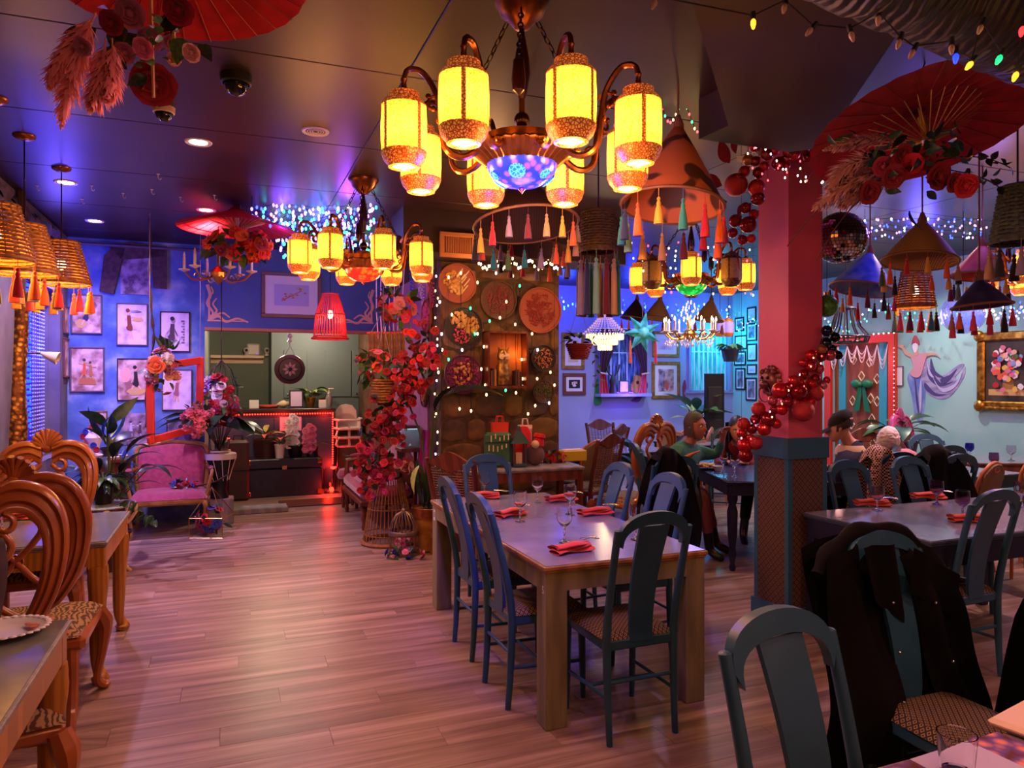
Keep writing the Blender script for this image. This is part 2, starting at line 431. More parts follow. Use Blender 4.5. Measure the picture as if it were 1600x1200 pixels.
# ---------------------------------------------------------------- stones of the partition front
rows = [.0]; z = 0
random.seed(11)
while z < 2.62: z += random.uniform(.17, .30); rows.append(z)
rows[-1] = 2.7
smats = ['stone_a', 'stone_b', 'stone_b', 'stone_c', 'stone_d', 'stone_a']
def stone_mesh(w, h, d, mat, sd):
    r = random.Random(sd); m = MB(); n = 10; ring = []
    for i in range(n):
        t = 2*pi*i/n; c, s_ = math.cos(t), math.sin(t); k = (abs(c)**4+abs(s_)**4)**-.25*r.uniform(.93, 1.0)
        ring.append((c*k*w/2, s_*k*h/2))
    v = [(x, 0, z) for x, z in ring]+[(x*.97, -d*.6, z*.97) for x, z in ring]+[(x*.78, -d*r.uniform(.9, 1.1), z*.78) for x, z in ring]
    f = [(k*n+i, k*n+(i+1) % n, (k+1)*n+(i+1) % n, (k+1)*n+i) for k in range(2) for i in range(n)]+[tuple(range(2*n, 3*n))]
    return m.add(v, f).mesh('stone', mat, True, 60)
k = 0
for r0, r1 in zip(rows, rows[1:]):
    a = AR+random.uniform(-.1, 0)
    while a < 3.19:
        wd = random.uniform(.2, .5); a0, a1 = max(a, AR), min(a+wd, 3.19)
        if 3.19-a1 < .08: a1 = 3.19; wd = 1
        if a1-a0 > .05:
            inst('stone', stone_mesh(a1-a0-.004, r1-r0-.004, random.uniform(.010, .022), random.choice(smats), k), st,
                 TR(W((a0+a1)/2, 6.785, (r0+r1)/2)) @ MR); k += 1
        a += wd
# ---------------------------------------------------------------- boxed soffit with a louvred air vent
struct('trim_2', rbox(1.45, 3.7, 6.3, 6.79, 2.76, CEIL), 'soffit', 'dark brown boxed soffit above the stone partition')
p0 = onb(686, 362, 6.3); p1 = onb(742, 405, 6.3)
vt = thing('air_vent', 'square wooden louvred air vent on the dark soffit', 'vent', W((p0[0]+p1[0])/2, 6.3, (p0[1]+p1[1])/2), T)
vw, vh = p1[0]-p0[0], p0[1]-p1[1]
m = MB()
for (x, z, sx, sz) in ((0, vh/2-.02, vw, .04), (0, -vh/2+.02, vw, .04), (-vw/2+.02, 0, .04, vh-.08), (vw/2-.02, 0, .04, vh-.08)): m.box((x, -.02, z), (sx, .04, sz), b=.004)
m.build('frame', 'vent_wood', vt, False); MB().box((0, -.005, 0), (vw-.08, .008, vh-.08)).build('backing', 'black', vt, False)
sl = MB().box((0, 0, 0), (.007, .022, vh-.085), rotm(0, 0, .5)).mesh('louvre', 'vent_wood', False)
for i in range(15): inst('louvre', sl, vt, TR(-vw/2+.055+(vw-.11)*i/14, -.022, 0))
# ---------------------------------------------------------------- bulkhead and wrapped duct overhead
m = MB(); poly = [(.50, 2.2), (1.12, 3.74), (1.02, 3.95), (1.6, 4.18), (1.75, 4.1), (1.35, 2.2)]
n = len(poly); v = [(x, y, z) for z in (2.93, CEIL-.002) for x, y in poly]
m.add(v, [tuple(range(n-1, -1, -1)), tuple(range(n, 2*n))]+[(i, (i+1) % n, n+(i+1) % n, n+i) for i in range(n)])
struct('ceiling_bulkhead', m, 'soffit', 'dark dropped bulkhead under the ceiling by the pillar')
pts = [(.2, 1.62, 2.97), (.75, 1.95, 2.94), (1.4, 2.28, 2.9), (2.1, 2.62, 2.86), (3.0, 3.05, 2.84)]
q = spline(pts, 14); rr = [.22+.007*math.sin(i*1.9) for i in range(len(q))]
dk = MB().tube(q, rr, 18).build('air_duct', 'duct', None, True, 80); tag(dk, 'fat dark fabric-wrapped flexible air duct along the ceiling', 'duct')
# ---------------------------------------------------------------- pillar with panelled base
PA, PB = 3.39, 3.71; pw = .285
pil = struct('pillar', rbox(PA, PA+pw, PB, PB+pw, 1.1, CEIL), 'pillar_pink', 'coral pink square pillar with a panelled teal base')
c0, e = PA+pw/2, .018
m = MB(); rbox(PA-.03, PA+pw+.03, PB-.03, PB+pw+.03, 1.10, 1.235, m); struct('base_cap', m, 'teal_paint', None, pil)
m = MB(); rbox(PA-.035, PA+pw+.035, PB-.035, PB+pw+.035, 0, .13, m); struct('plinth', m, 'teal_paint', None, pil)
struct('base_core', rbox(PA-.008, PA+pw+.008, PB-.008, PB+pw+.008, .12, 1.11), 'black', None, pil)
for (i, j) in ((0, 0), (1, 0), (0, 1), (1, 1)):
    a, b = PA-.02+i*(pw+.04), PB-.02+j*(pw+.04); sa, sb = (1 if i == 0 else -1), (1 if j == 0 else -1)
    m = MB(); rbox(a, a+sa*.035, b, b+sb*.035, .13, 1.1, m); struct('corner_post', m, 'teal_paint', None, pil)
for (cx_, cy_, r_) in ((c0, PB-.012, 0), (PA-.012, PB+pw/2, -pi/2), (c0, PB+pw+.012, pi), (PA+pw+.012, PB+pw/2, pi/2)):
    o = MB().box((0, 0, 0), (pw-.03, .012, .97)).build('carved_panel', 'carved', pil, False); o.location = W(cx_, cy_, .615); o.rotation_euler = (0, 0, T+r_)
# ---------------------------------------------------------------- furniture colours
D('chair_blue', '#224a60', c2='#285268', scale=5, rough=.38)
D('cushion', '#20181a', c2='#8a6a48', tex='diamond', scale=40, rough=.85, lo=.55, hi=.7)
D('oak', '#a8763c', c2='#8a6030', tex='wave', scale=3, detail=6, stretch=(1, 6, 1), rough=.35, lo=.2, hi=.9)
D('carved_oak', '#8f4a1e', c2='#a85c26', scale=6, rough=.3, coat=.3)
D('honey', '#b07428', c2='#98601e', tex='wave', scale=2.5, detail=5, stretch=(5, 5, .7), rough=.35)
D('tapestry', '#4a3020', c2='#9a7850', tex='wave', scale=14, detail=14, rough=.9, lo=.3, hi=.7)
D('tapestry2', '#8a7040', c2='#4a3820', tex='wave', scale=9, detail=9, rough=.9)
D('greenwood', '#6e6442', c2='#8c8058', scale=3, detail=7, stretch=(4, 4, .6), rough=.5)
D('greywood', '#75706a', c2='#8a8078', tex='wave', scale=2, detail=6, stretch=(1, 8, 1), rough=.5)
D('tabletop', '#8c8c96', c2='#a0a0aa', scale=3, rough=.2, spec=.7, metal=.35)
D('tabletop2', '#6a7060', c2='#8a8c84', scale=2.5, rough=.2, spec=.6, metal=.2)
D('tabletop_blue', '#26284a', c2='#343868', scale=3, rough=.25, spec=.6)
D('navy', '#12142e', rough=.5)
D('napkin', '#d8442a', rough=.85, sheen=.3)
D('steel', '#c8c8cc', rough=.2, metal=1)
D('glass', '#ffffff', rough=.0, trans=1, ior=1.35)
D('glass_amethyst', '#b88cb0', rough=.02, trans=1, ior=1.4)
D('glass_cut', '#f4e8f4', rough=.03, trans=1, ior=1.45)
D('glass_blue', '#2038c0', rough=.03, trans=.9, ior=1.4)
D('pink_velvet', '#8a2846', c2='#9c3452', scale=24, rough=.8, sheen=.3)
D('red_velvet', '#a81838', c2='#8a1030', scale=9, rough=.75, sheen=.6)
D('giltwood', '#a8783c', c2='#8a5c2c', scale=8, rough=.4)
D('mahogany', '#5a2818', c2='#6e3420', tex='wave', scale=3, detail=5, rough=.35)
D('cane', '#8a5638', c2='#5a3020', tex='checker', scale=90, rough=.7)
D('orange_frame', '#b06030', rough=.35)
D('banquet_cloth', '#6a4e38', c2='#8a6a4c', tex='wave', scale=14, detail=5, rough=.9)
D('pinkframe', '#c04878', rough=.35)
D('bluegrey_frame', '#3a4656', rough=.4)

def make_chair(label, group):
    t = thing('dining_chair', label, 'chair', group=group)
    yb = lambda z: -.19-.02*(abs(z-.46)/.46)**2 if z < .46 else -.19-.11*((z-.46)/.5)**1.3
    for s in (-1, 1):
        zs = [0, .12, .25, .38, .46, .56, .68, .8, .9, .965]
        m = MB().tube([(s*(.185+.01*(z/.96)), yb(z), z) for z in zs], [.015, .017, .019, .02, .021, .02, .019, .018, .0175, .0175], 10)
        m.sph((s*.195, yb(.965), .966), .0178, 10, 4, (1, 1, .4)); m.build('back_post', 'chair_blue', t)
        MB().tube([(s*.2, .195, 0), (s*.2, .19, .2), (s*.2, .185, .43)], [.014, .018, .021], 10).build('front_leg', 'chair_blue', t)
        MB().cyl((s*.196, .185, .19), (s*.186, yb(.19), .2), .009, n=8).build('stretcher', 'chair_blue', t)
    MB().cyl((-.188, -.02, .195), (.188, -.02, .195), .009, n=8).build('stretcher', 'chair_blue', t)
    MB().cyl((-.186, yb(.27), .27), (.186, yb(.27), .27), .009, n=8).build('stretcher', 'chair_blue', t)
    MB().box((0, 0, .432), (.4, .39, .05), b=.008).build('seat_frame', 'chair_blue', t)
    def cush(i, j):
        x, y = (i-.5)*2, (j-.5)*2; k = (1-abs(x)**6)*(1-abs(y)**6)
        return (x*(.212-.012*(1-y)/2)*1.0, y*.205+.012, .455+.032*k**.4)
    MB().grid(cush, 12, 12).build('seat', 'cushion', t, True, 80)
    A, B, n = [], [], 18                                # arched crest rail
    for i in range(n+1):
        th = pi-pi*i/n; x = .19*math.cos(th)
        A.append((x*.99, .925+.12*math.sin(th)**.75)); B.append((x*.86, .886+.102*math.sin(th)**.62))
    m = MB(); v = []; N2 = n+1
    for d in (0, .03):
        for L_ in (A, B): v += [(p[0], yb(p[1])+.016-d, p[1]) for p in L_]
    f = []
    for i in range(n): f += [(i, i+1, N2+i+1, N2+i), (2*N2+i, 3*N2+i, 3*N2+i+1, 2*N2+i+1), (i, 2*N2+i, 2*N2+i+1, i+1), (N2+i, N2+i+1, 3*N2+i+1, 3*N2+i)]
    f += [(0, N2, 3*N2, 2*N2), (n, 2*N2+n, 3*N2+n, N2+n)]
    m.add(v, f).build('crest_rail', 'chair_blue', t, True, 50)
    zs = [.44+.54*i/8 for i in range(9)]; v = []; f = []
    for z in zs:
        w_ = .062+.018*(z-.44)/.5
        y = yb(z)+.02*math.sin(pi*(z-.44)/.54)
        v += [(-w_, y+.008, z), (w_, y+.008, z), (w_, y-.008, z), (-w_, y-.008, z)]
    for i in range(8):
        for k in range(4): f.append((i*4+k, i*4+(k+1) % 4, i*4+4+(k+1) % 4, i*4+4+k))
    f += [(3, 2, 1, 0), (32, 33, 34, 35)]
    MB().add(v, f).build('back_splat', 'chair_blue', t, True, 50)
    return t

def scroll(c, r0, r1, t0, t1, n=14):                    # spiral in x,z
    return [(c[0]+(r0+(r1-r0)*i/n)*math.cos(t0+(t1-t0)*i/n), c[1]+(r0+(r1-r0)*i/n)*math.sin(t0+(t1-t0)*i/n)) for i in range(n+1)]
def make_ornate(label, group, wood='carved_oak', seat='tapestry'):
    t = thing('carved_chair', label, 'chair', group=group)
    yb = lambda z: -.24-.12*(z-.5)/.75
    half = spline([(.075, .56, 0), (.17, .62, 0), (.255, .76, 0), (.295, .93, 0), (.285, 1.08, 0), (.22, 1.18, 0), (.12, 1.215, 0), (.03, 1.19, 0)], 5)
    hin = spline([(.05, .60, 0), (.13, .67, 0), (.185, .79, 0), (.205, .92, 0), (.19, 1.02, 0), (.14, 1.08, 0), (.08, 1.085, 0), (.03, 1.05, 0)], 5)
    for s in (-1, 1):
        A = [(s*p.x, p.y) for p in half]; B = [(s*p.x, p.y) for p in hin]; n = len(A); m = MB(); v = []; f = []
        prof = [(0, .012), (.1, .026), (.22, .030), (.32, .016), (.45, .022), (.58, .026), (.68, .012), (.82, .018), (1, .008)]
        for k, (q, d) in enumerate(prof): v += [(a[0]+(b_[0]-a[0])*q, yb(a[1]+(b_[1]-a[1])*q)+d, a[1]+(b_[1]-a[1])*q) for a, b_ in zip(A, B)]
        for k, (q, d) in enumerate(reversed(prof)): v += [(a[0]+(b_[0]-a[0])*q, yb(a[1]+(b_[1]-a[1])*q)-d, a[1]+(b_[1]-a[1])*q) for a, b_ in zip(A, B)]
        K = 2*len(prof)
        for k in range(K):
            k2 = (k+1) % K
            for i in range(n-1): f.append((k*n+i, k*n+i+1, k2*n+i+1, k2*n+i))
        f += [tuple(k*n for k in range(K)), tuple(k*n+n-1 for k in range(K-1, -1, -1))]
        m.add(v, f)
        sc_ = scroll((s*.075, 1.045), .045, .012, pi/2 if s > 0 else pi/2, (pi/2-s*4.6), 14)
        m.tube([(p[0], yb(p[1])+.012, p[1]) for p in sc_], [.013]*10+[.012, .011, .01, .009, .009], 6)
        m.build('back_frame', wood, t, True, 60)
        # curved splat arms crossing at a rosette
        for sg in (1, -1):
            pts = [(s*.03, 1.06), (s*.10, .97), (s*.07, .90), (0, .82)] if sg > 0 else [(0, .82), (s*.06, .74), (s*.12, .69), (s*.15, .67)]
            MB().tube([(p.x, yb(p.y)+.004, p.y) for p in spline([(q[0], q[1], 0) for q in pts], 6)], .016, 6, flat=.9).build('back_splat', wood, t, True, 70)
        # scrolled support down to the seat
        q = spline([(s*.075, yb(.56), .57), (s*.11, yb(.52), .52), (s*.15, -.23, .47), (s*.2, -.2, .43)], 5)
        MB().tube(q, [.03-.003*abs(i-7)/7 for i in range(len(q))], 8).build('back_support', wood, t)
        # legs
        q = spline([(s*.2, -.21, .42), (s*.205, -.22, .3), (s*.21, -.26, .14), (s*.215, -.33, .0)], 6)
        MB().tube(q, [.03-.012*i/(len(q)-1) for i in range(len(q))], 8).build('back_leg', wood, t)
        q = spline([(s*.24, .25, .42), (s*.265, .275, .33), (s*.255, .265, .2), (s*.235, .245, .07), (s*.26, .28, .018)], 6)
        m = MB().tube(q, [.038, .04, .042, .044, .045, .042, .038, .034, .031, .028, .026, .024, .022, .021, .02, .019, .018, .018, .019, .021, .022, .023, .024, .024, .022][:len(q)], 8)
        m.sph((s*.263, .285, .02), .03, 8, 5, (1, 1.2, .65)).build('front_leg', wood, t)
    fan = MB()
    for i in range(9):
        th = pi*(.12+.76*i/8); r_ = .085+.012*math.sin(pi*i/8)
        fan.tube([(.015*math.cos(th), yb(1.15)+.01, 1.165), (r_*.6*math.cos(th), yb(1.2)+.022, 1.17+r_*.75*math.sin(th)), (r_*1.15*math.cos(th), yb(1.24)+.008, 1.17+r_*1.2*math.sin(th))], [.008, .016, .014], 6)
    fan.sph((0, yb(1.16), 1.165), .035, 10, 6, (1, .7, 1)).build('shell_crest', wood, t, True, 60)
    MB().lathe([(0, .014), (.012, .016), (.018, .008), (.026, .012), (.032, .0), (.03, -.01)], 12, TR(0, yb(.82)+.008, .82) @ rotm(-pi/2)).build('rosette', wood, t)
    MB().box((0, 0, .415), (.52, .5, .065), b=.02).build('seat_rail', wood, t)
    def cush(i, j):
        x, y = (i-.5)*2, (j-.5)*2; k = max(0, (1-abs(x)**5)*(1-abs(y)**5))
        return (x*(.262-.03*(1-y)/2), y*.25, .445+.055*k**.45)
    MB().grid(cush, 12, 12).build('seat', seat, t, True, 80)
    return t

def make_banquet(label, group, frame='orange_frame', cloth='banquet_cloth'):
    t = thing('banquet_chair', label, 'chair', group=group); y = lambda z: -.2-.13*(z-.45)/.5
    o = [(-.17, .48), (-.215, .62), (-.22, .80), (-.20, .86), (-.09, .925), (0, .94), (.09, .925), (.20, .86), (.22, .80), (.215, .62), (.17, .48)]
    m = MB(); k = len(o); v = [(p[0]*q, y(p[1])+d, .7+(p[1]-.7)*q) for q, d in ((.93, .025), (.97, .012), (.97, -.012), (.93, -.025)) for p in o]
    m.add(v, [tuple(range(k)), tuple(range(4*k-1, 3*k-1, -1))]+[(r*k+i, (r+1)*k+i, (r+1)*k+(i+1) % k, r*k+(i+1) % k) for r in range(3) for i in range(k)]).build('backrest', cloth, t, True, 50)
    MB().tube([(p[0], y(p[1]), p[1]) for p in o], .014, 8).build('back_frame', frame, t)
    MB().lathe([(.028, -.034), (.036, -.034), (.038, 0), (.036, .034), (.028, .034), (.026, 0), (.028, -.034)], 16, TR(0, y(.88), .88) @ rotm(pi/2) @ Matrix.Diagonal((1.35, .6, 1, 1))).build('handle_ring', frame, t)
    MB().box((0, .02, .45), (.42, .42, .075), b=.03).build('seat', cloth, t)
    for s in (-1, 1):
        MB().tube([(s*.17, y(.5), .5), (s*.18, -.19, .42), (s*.19, -.21, .2), (s*.2, -.25, 0)], .013, 8).build('leg', frame, t)
        MB().tube([(s*.18, .2, .42), (s*.19, .22, 0)], .013, 8).build('leg', frame, t)
    return t

def make_cane(label, group):
    t = thing('cane_chair', label, 'chair', group=group); y = lambda z: -.2-.14*(z-.45)/.6
    for s in (-1, 1):
        MB().tube([(s*.185, -.21, 0), (s*.185, -.2, .45), (s*.2, y(.75), .75), (s*.215, y(1.0), 1.0)], [.02, .024, .022, .02], 8).build('back_post', 'mahogany', t)
        MB().tube([(s*.2, .2, 0), (s*.2, .2, .43)], [.016, .024], 8).build('front_leg', 'mahogany', t)
    top = [(x, 1.005+.035*math.cos(x/.215*pi)*.9+.02*(1-abs(x)/.215)) for x in [-.215+.43*i/14 for i in range(15)]]
    bot = [(x, .93-.03*math.cos(x/.215*pi)) for x, _ in top]
    m = MB(); m.strip(bot, top, .028); m.v = [(p[0], y(p[2])+.014-p[1], p[2]) for p in m.v]; m.build('crest_rail', 'mahogany', t, True, 50)
    m = MB()
    for i in range(9):
        x = -.17+.34*i/8; m.tube([(x, y(.5), .5), (x*1.1, y(.95), .95)], .004, 4, False)
    for i in range(22):
        z = .52+.42*i/21; m.tube([(-.19, y(z), z), (.19, y(z), z)], .0045, 4, False)
    m.build('cane_panel', 'cane', t)
    MB().box((0, 0, .43), (.43, .42, .05), b=.01).build('seat_rail', 'mahogany', t)
    def cush(i, j):
        x, yy = (i-.5)*2, (j-.5)*2; k = max(0, (1-abs(x)**5)*(1-abs(yy)**5)); return (x*.21, yy*.205, .455+.04*k**.45)
    MB().grid(cush, 10, 10).build('seat', 'tapestry2', t, True, 80)
    return t

def goblet_prof(r, h, stem=.45):
    s = h*stem
    return [(0, .002), (r*.72, .0), (r*.74, .003), (r*.3, .010), (.006, .018), (.005, s*.55), (.009, s*.62), (.005, s*.7), (.006, s*.95), (r*.55, s*1.12), (r*.92, s*1.4), (r, s*1.7), (r*.97, h*.85), (r*.9, h),
            (r*.86, h), (r*.92, h*.85), (r*.95, s*1.7), (r*.86, s*1.42), (r*.45, s*1.17), (0, s*1.1)]
def make_goblet(label, group, r=.038, h=.165, mat='glass', rib=None, n=20, stem=.45):
    o = MB().lathe(goblet_prof(r, h, stem), n, rib=rib).build('goblet', mat, None, True, 60); return tag(o, label, 'glass', group)
def make_napkin(label, group):
    t = thing('napkin', label, 'napkin', group=group)
    for k, (w_, z, off) in enumerate(((.2, .008, 0), (.195, .02, .006), (.188, .031, -.003))):
        def nf(i, j, w_=w_, z=z, off=off, k=k):
            x = (i-.5)*w_; th = 2*pi*j; r = .034-.004*k+.004*math.sin(i*9+k)
            return (x, math.cos(th)*r+off+.01*math.sin(i*5+k), max(0.001, z+math.sin(th)*.009+.004*math.sin(i*7+k*2)))
        MB().grid(nf, 10, 10, wrap=False).build('napkin_fold', 'napkin', t, True, 70)
    for s, L_ in ((-.01, .09), (.012, .1)):
        MB().tube([(.06, s, .045), (.1, s*1.1, .047), (.06+L_, s*1.3, .04)], [.004, .003, .007], 6, flat=.4).build('cutlery', 'steel', t)
    return t

def make_table(name, label, cat, a0, a1, b0, b1, top, edge, legm, leg='square', h=.76, th=.03, apron=.09, rz=T, loc=None, lw=.1, group=None):
    w_, d_ = a1-a0, b1-b0
    t = thing(name, label, cat, loc or W((a0+a1)/2, (b0+b1)/2, 0), rz, group)
    MB().box((0, 0, h-.003), (w_-.02, d_-.02, .006)).build('tabletop', top, t, False)
    m = MB().box((0, 0, h-th*.3-.003), (w_, d_, th*.55), b=.003); m.box((0, 0, h-th*.85), (w_-.012, d_-.012, th*.4), b=.003); m.build('table_edge', edge, t, False)
    i = .012
    for sx in (-1, 1):
        MB().box((sx*(w_/2-i-.014), 0, h-th-apron/2), (.026, d_-.1, apron)).build('apron', legm, t, False)
        MB().box((0, sx*(d_/2-i-.014), h-th-apron/2), (w_-.1, .026, apron)).build('apron', legm, t, False)
        for sy in (-1, 1):
            x, y = sx*(w_/2-i-lw/2), sy*(d_/2-i-lw/2); H = h-th
            if leg == 'square': MB().box((x, y, H/2), (lw, lw, H), b=.004).build('leg', legm, t, False)
            elif leg == 'cab':
                m = MB().box((x, y, H-.06), (lw, lw, .12), b=.006)
                v = [(x, y, H-.11), (x+sx*.004, y+sy*.004, H-.18), (x, y, H-.35), (x-sx*.004, y-sy*.004, .16), (x, y, .09), (x+sx*.014, y+sy*.014, .045), (x+sx*.014, y+sy*.014, .02), (x+sx*.01, y+sy*.01, 0)]
                m.tube(spline(v, 4), [.052]*3+[.05, .052, .05, .046, .043, .041, .039, .037, .035, .033, .031, .03, .029, .028, .028, .028, .03, .034, .04, .043, .044, .043, .04, .036, .034, .034][:26], 10); m.build('leg', legm, t)
            else:
                MB().lathe([(.0, 0), (.022, .0), (.03, .03), (.02, .06), (.034, .14), (.026, .2), (.04, .3), (.046, .5), (.03, .56), (.045, .6), (.045, H)], 12, TR(x, y, 0)).build('leg', legm, t)
    return t
# ================================================================ tables and chairs
TL, TR_ = (1.35, 2.25), (3.02, 5.02)
tb = make_table('dining_table', 'rustic plank-legged dining table with a shiny grey top in the middle', 'table', 1.35, 2.25, 3.02, 5.02, 'tabletop', 'oak', 'greenwood', lw=.11, th=.034)
def text(s, size, mat, parent, loc, rot, ext=.0005, name='lettering'):
    cu = bpy.data.curves.new(name, 'FONT'); cu.body = s; cu.size = size; cu.extrude = ext; cu.align_x = 'CENTER'; cu.align_y = 'CENTER'; cu.resolution_u = 3
    cu.materials.append(MT(mat)); q = bpy.data.objects.new(name, baked(bpy.data.objects.new(name, cu))); C.objects.link(q)
    if parent: q.parent = parent
    q.location = loc; q.rotation_euler = rot; return q
D('ink', '#1c1418', rough=.6); D('paper', '#e8dcd8', rough=.7)
text('5', .05, 'paper', tb, (-.45+.012-.0006+.0, -.955, .64), (pi/2, 0, -pi/2))
o = MB().box((0, 0, 0), (.001, .04, .075)).build('number_plate', 'paper', tb, False); o.location = (-.4395, .93, .66)
text('8', .055, 'ink', tb, (-.4405, .93, .66), (pi/2, 0, -pi/2))
ch = make_chair('blue dining chair with its back to us at the near end of the middle table', 'blue dining chairs')
def put(root, a, b, rz, first=None): root.location = W(a, b, 0); root.rotation_euler = (0, 0, T+rz)
put(ch, 1.74, 3.02, 0); ch.scale = (.92, 1, 1)
BC = [(1.49, 3.475, -pi/2, 'nearer of two blue chairs on the left of the middle table'),
      (1.515, 4.11, -pi/2, 'farther of two blue chairs on the left of the middle table'),
      (2.22, 3.78, pi/2, 'nearer of two blue chairs on the right of the middle table'),
      (2.22, 4.38, pi/2, 'farther of two blue chairs on the right of the middle table'),
      (1.85, 4.92, pi, 'blue dining chair at the far end of the middle table'),
      (3.75, 2.9, 0, 'blue dining chair with its back to us at the right-hand table'),
      (4.10, 3.6, pi, 'blue chair facing us at the right-hand table beside the pillar'),
      (4.72, 3.62, pi, 'blue chair facing us at the right-hand table in front of a black coat'),
      ]
for (a, b, r_, l) in BC: dup(ch, W(a, b, 0), T+r_, l)
for (x, y, r_, l) in ((.803, 1.533, pi+.47, 'foreground blue chair with an empty curved back, cut by the bottom edge'), (1.42, 6.6, -pi/2+.1, 'dark blue chair the woman in the green sweater sits on'), (2.47, 8.3, pi*.9, 'blue chair under the woman in red and black'),
                      (1.95, 2.42, pi+.35, 'blue chair with a black coat slung over its back in the foreground'),
                      (1.16, 5.75, .25, 'blue chair under the black coat and olive bag near the diners'),
                      (3.05, 6.4, .9, 'blue chair under the man in the black cap'), (3.75, 6.6, .2, 'blue chair under the white-haired diner'),
                      (4.35, 7.3, pi, 'dark blue chair at the diners table behind the black coat')):
    dup(ch, (x, y, 0), r_, l)
# right-hand table
rt = make_table('dining_table', 'dark-edged dining table with a pale shiny top right of the pillar', 'table', 3.46, 5.1, 2.74, 3.66, 'tabletop', 'bluegrey_frame', 'navy', lw=.07, apron=.12)
# the diners' tables
make_table('dining_table', 'dark blue dining table where the woman in green eats', 'table', 0, 1.2, 0, 1.7, 'tabletop_blue', 'navy', 'navy', leg='turned', rz=0, loc=(2.4, 6.9, 0))
make_table('dining_table', 'dark table between the capped man and the white-haired diner', 'table', 0, 1.2, 0, .6, 'tabletop_blue', 'navy', 'navy', leg='turned', rz=T, loc=(3.72, 7.1, 0))
# bottom right table
make_table('dining_table', 'foreground table corner with a floral placemat at the bottom right', 'table', .6, 3.2, .1, 1.2, 'tabletop', 'honey', 'honey', lw=.08)
# tables by the left wall
t2 = make_table('side_table', 'honey wood table with curved legs and grey top by the carved chairs', 'table', -1.58, -.59, 4.35, 5.31, 'tabletop2', 'greywood', 'honey', leg='cab', lw=.085, apron=.1)
t1 = make_table('side_table', 'nearest honey wood table with a dirty plate, cut by the left edge', 'table', -1.58, -.52, 1.75, 3.0, 'tabletop2', 'greywood', 'honey', leg='cab', lw=.085, apron=.1)
oc = make_ornate('tall carved oak chair facing us behind the left table', 'carved oak chairs')
put(oc, -1.1, 5.2, pi)
dup(oc, W(-.862, 4.03, 0), T, 'tall carved oak chair with its back to us at the left table')
dup(oc, W(-.82, 3.04, 0), T+pi+.22, 'nearest carved oak chair with an X splat, cut by the left edge')
oc2 = dup(oc, (1.15, 7.1, 0), .68, 'carved oak chair standing by the stone partition')
# console in front of the stone partition
cs = make_table('console_table', 'narrow wooden console against the stone partition', 'table', 1.97, 3.12, 6.05, 6.55, 'greywood', 'greywood', 'mahogany', lw=.06, h=.80)
cn = make_cane('cane-backed mahogany chair left of the console', 'cane-backed chairs')
put(cn, 1.85, 5.6, -.85)
dup(cn, (.8, 7.75, 0), T+.4, 'cane-backed mahogany chair right of the console')
# glasses and napkins on the middle table
gb = make_goblet('clear stemmed goblet on the middle table', 'goblets on the middle table', .042, .185)
def seton(o, u, v, z=.762, rz=0): a, b = onz(u, v, z); o.location = W(a, b, z); o.rotation_euler = (0, 0, T+rz); return o
seton(gb, 882, 848)
for (u, v, l) in ((813, 815, 'clear goblet on the middle table by the left chairs'), (840, 785, 'clear goblet at the far right of the middle table top'), (757, 778, 'clear goblet nearest the far end of the middle table'),
               (891, 805, 'clear goblet beside the third napkin on the middle table'), (994, 843, 'clear goblet behind the arch of the near blue chair')):
    seton(dup(gb, (0, 0, 0), 0, l), u, v)
gb['label'] = 'clear goblet just behind the nearest orange napkin'
nk = make_napkin('large folded orange napkin nearest us on the middle table', 'orange napkins'); seton(nk, 893, 862, rz=.25); nk.scale = (1.1, 1.25, 1.2)
for (u, v, r_, l) in ((930, 804, .1, 'orange napkin roll by the right chairs of the middle table'), (877, 783, .1, 'orange napkin roll near the far right goblet of the middle table'),
                   (797, 806, .5, 'orange napkin roll by the left chairs of the middle table'), (757, 778, -.4, 'orange napkin roll at the far end of the middle table')):
    seton(dup(nk, (0, 0, 0), 0, l), u, v, rz=r_)
rb = lambda k, n: (lambda t: 1+k*abs(math.sin(n*t/2)))
g2 = make_goblet('cut-glass goblet on the right-hand table next to the pillar', 'cut glass goblets', .042, .16, 'glass_cut', rb(.07, 14), 56, .4); seton(g2, 1371, 797)
g3 = make_goblet('amethyst pressed-glass goblet at the middle of the right-hand table', 'cut glass goblets', .04, .165, 'glass_amethyst', rb(.09, 12), 48, .4); seton(g3, 1464, 788)
g4 = seton(dup(g3, (0, 0, 0), 0, 'amethyst pressed-glass goblet nearest us on the right-hand table'), 1504, 808)
seton(dup(g2, (0, 0, 0), 0, 'cut-glass goblet at the right edge of the picture'), 1596, 790)
for (u, v, r_, l) in ((1363, 790, -.35, 'orange napkin beside the pillar on the right-hand table'), (1450, 779, -.35, 'orange napkin in the middle of the right-hand table'), (1515, 815, -.4, 'orange napkin nearest us on the right-hand table')):
    seton(dup(nk, (0, 0, 0), 0, l), u, v, rz=r_)
seton(dup(nk, (0, 0, 0), 0, 'orange napkin on the table behind the carved chair backs'), 22, 812, rz=.2)
seton(dup(gb, (0, 0, 0), 0, 'clear goblet on the table behind the carved chair backs'), 3, 830)
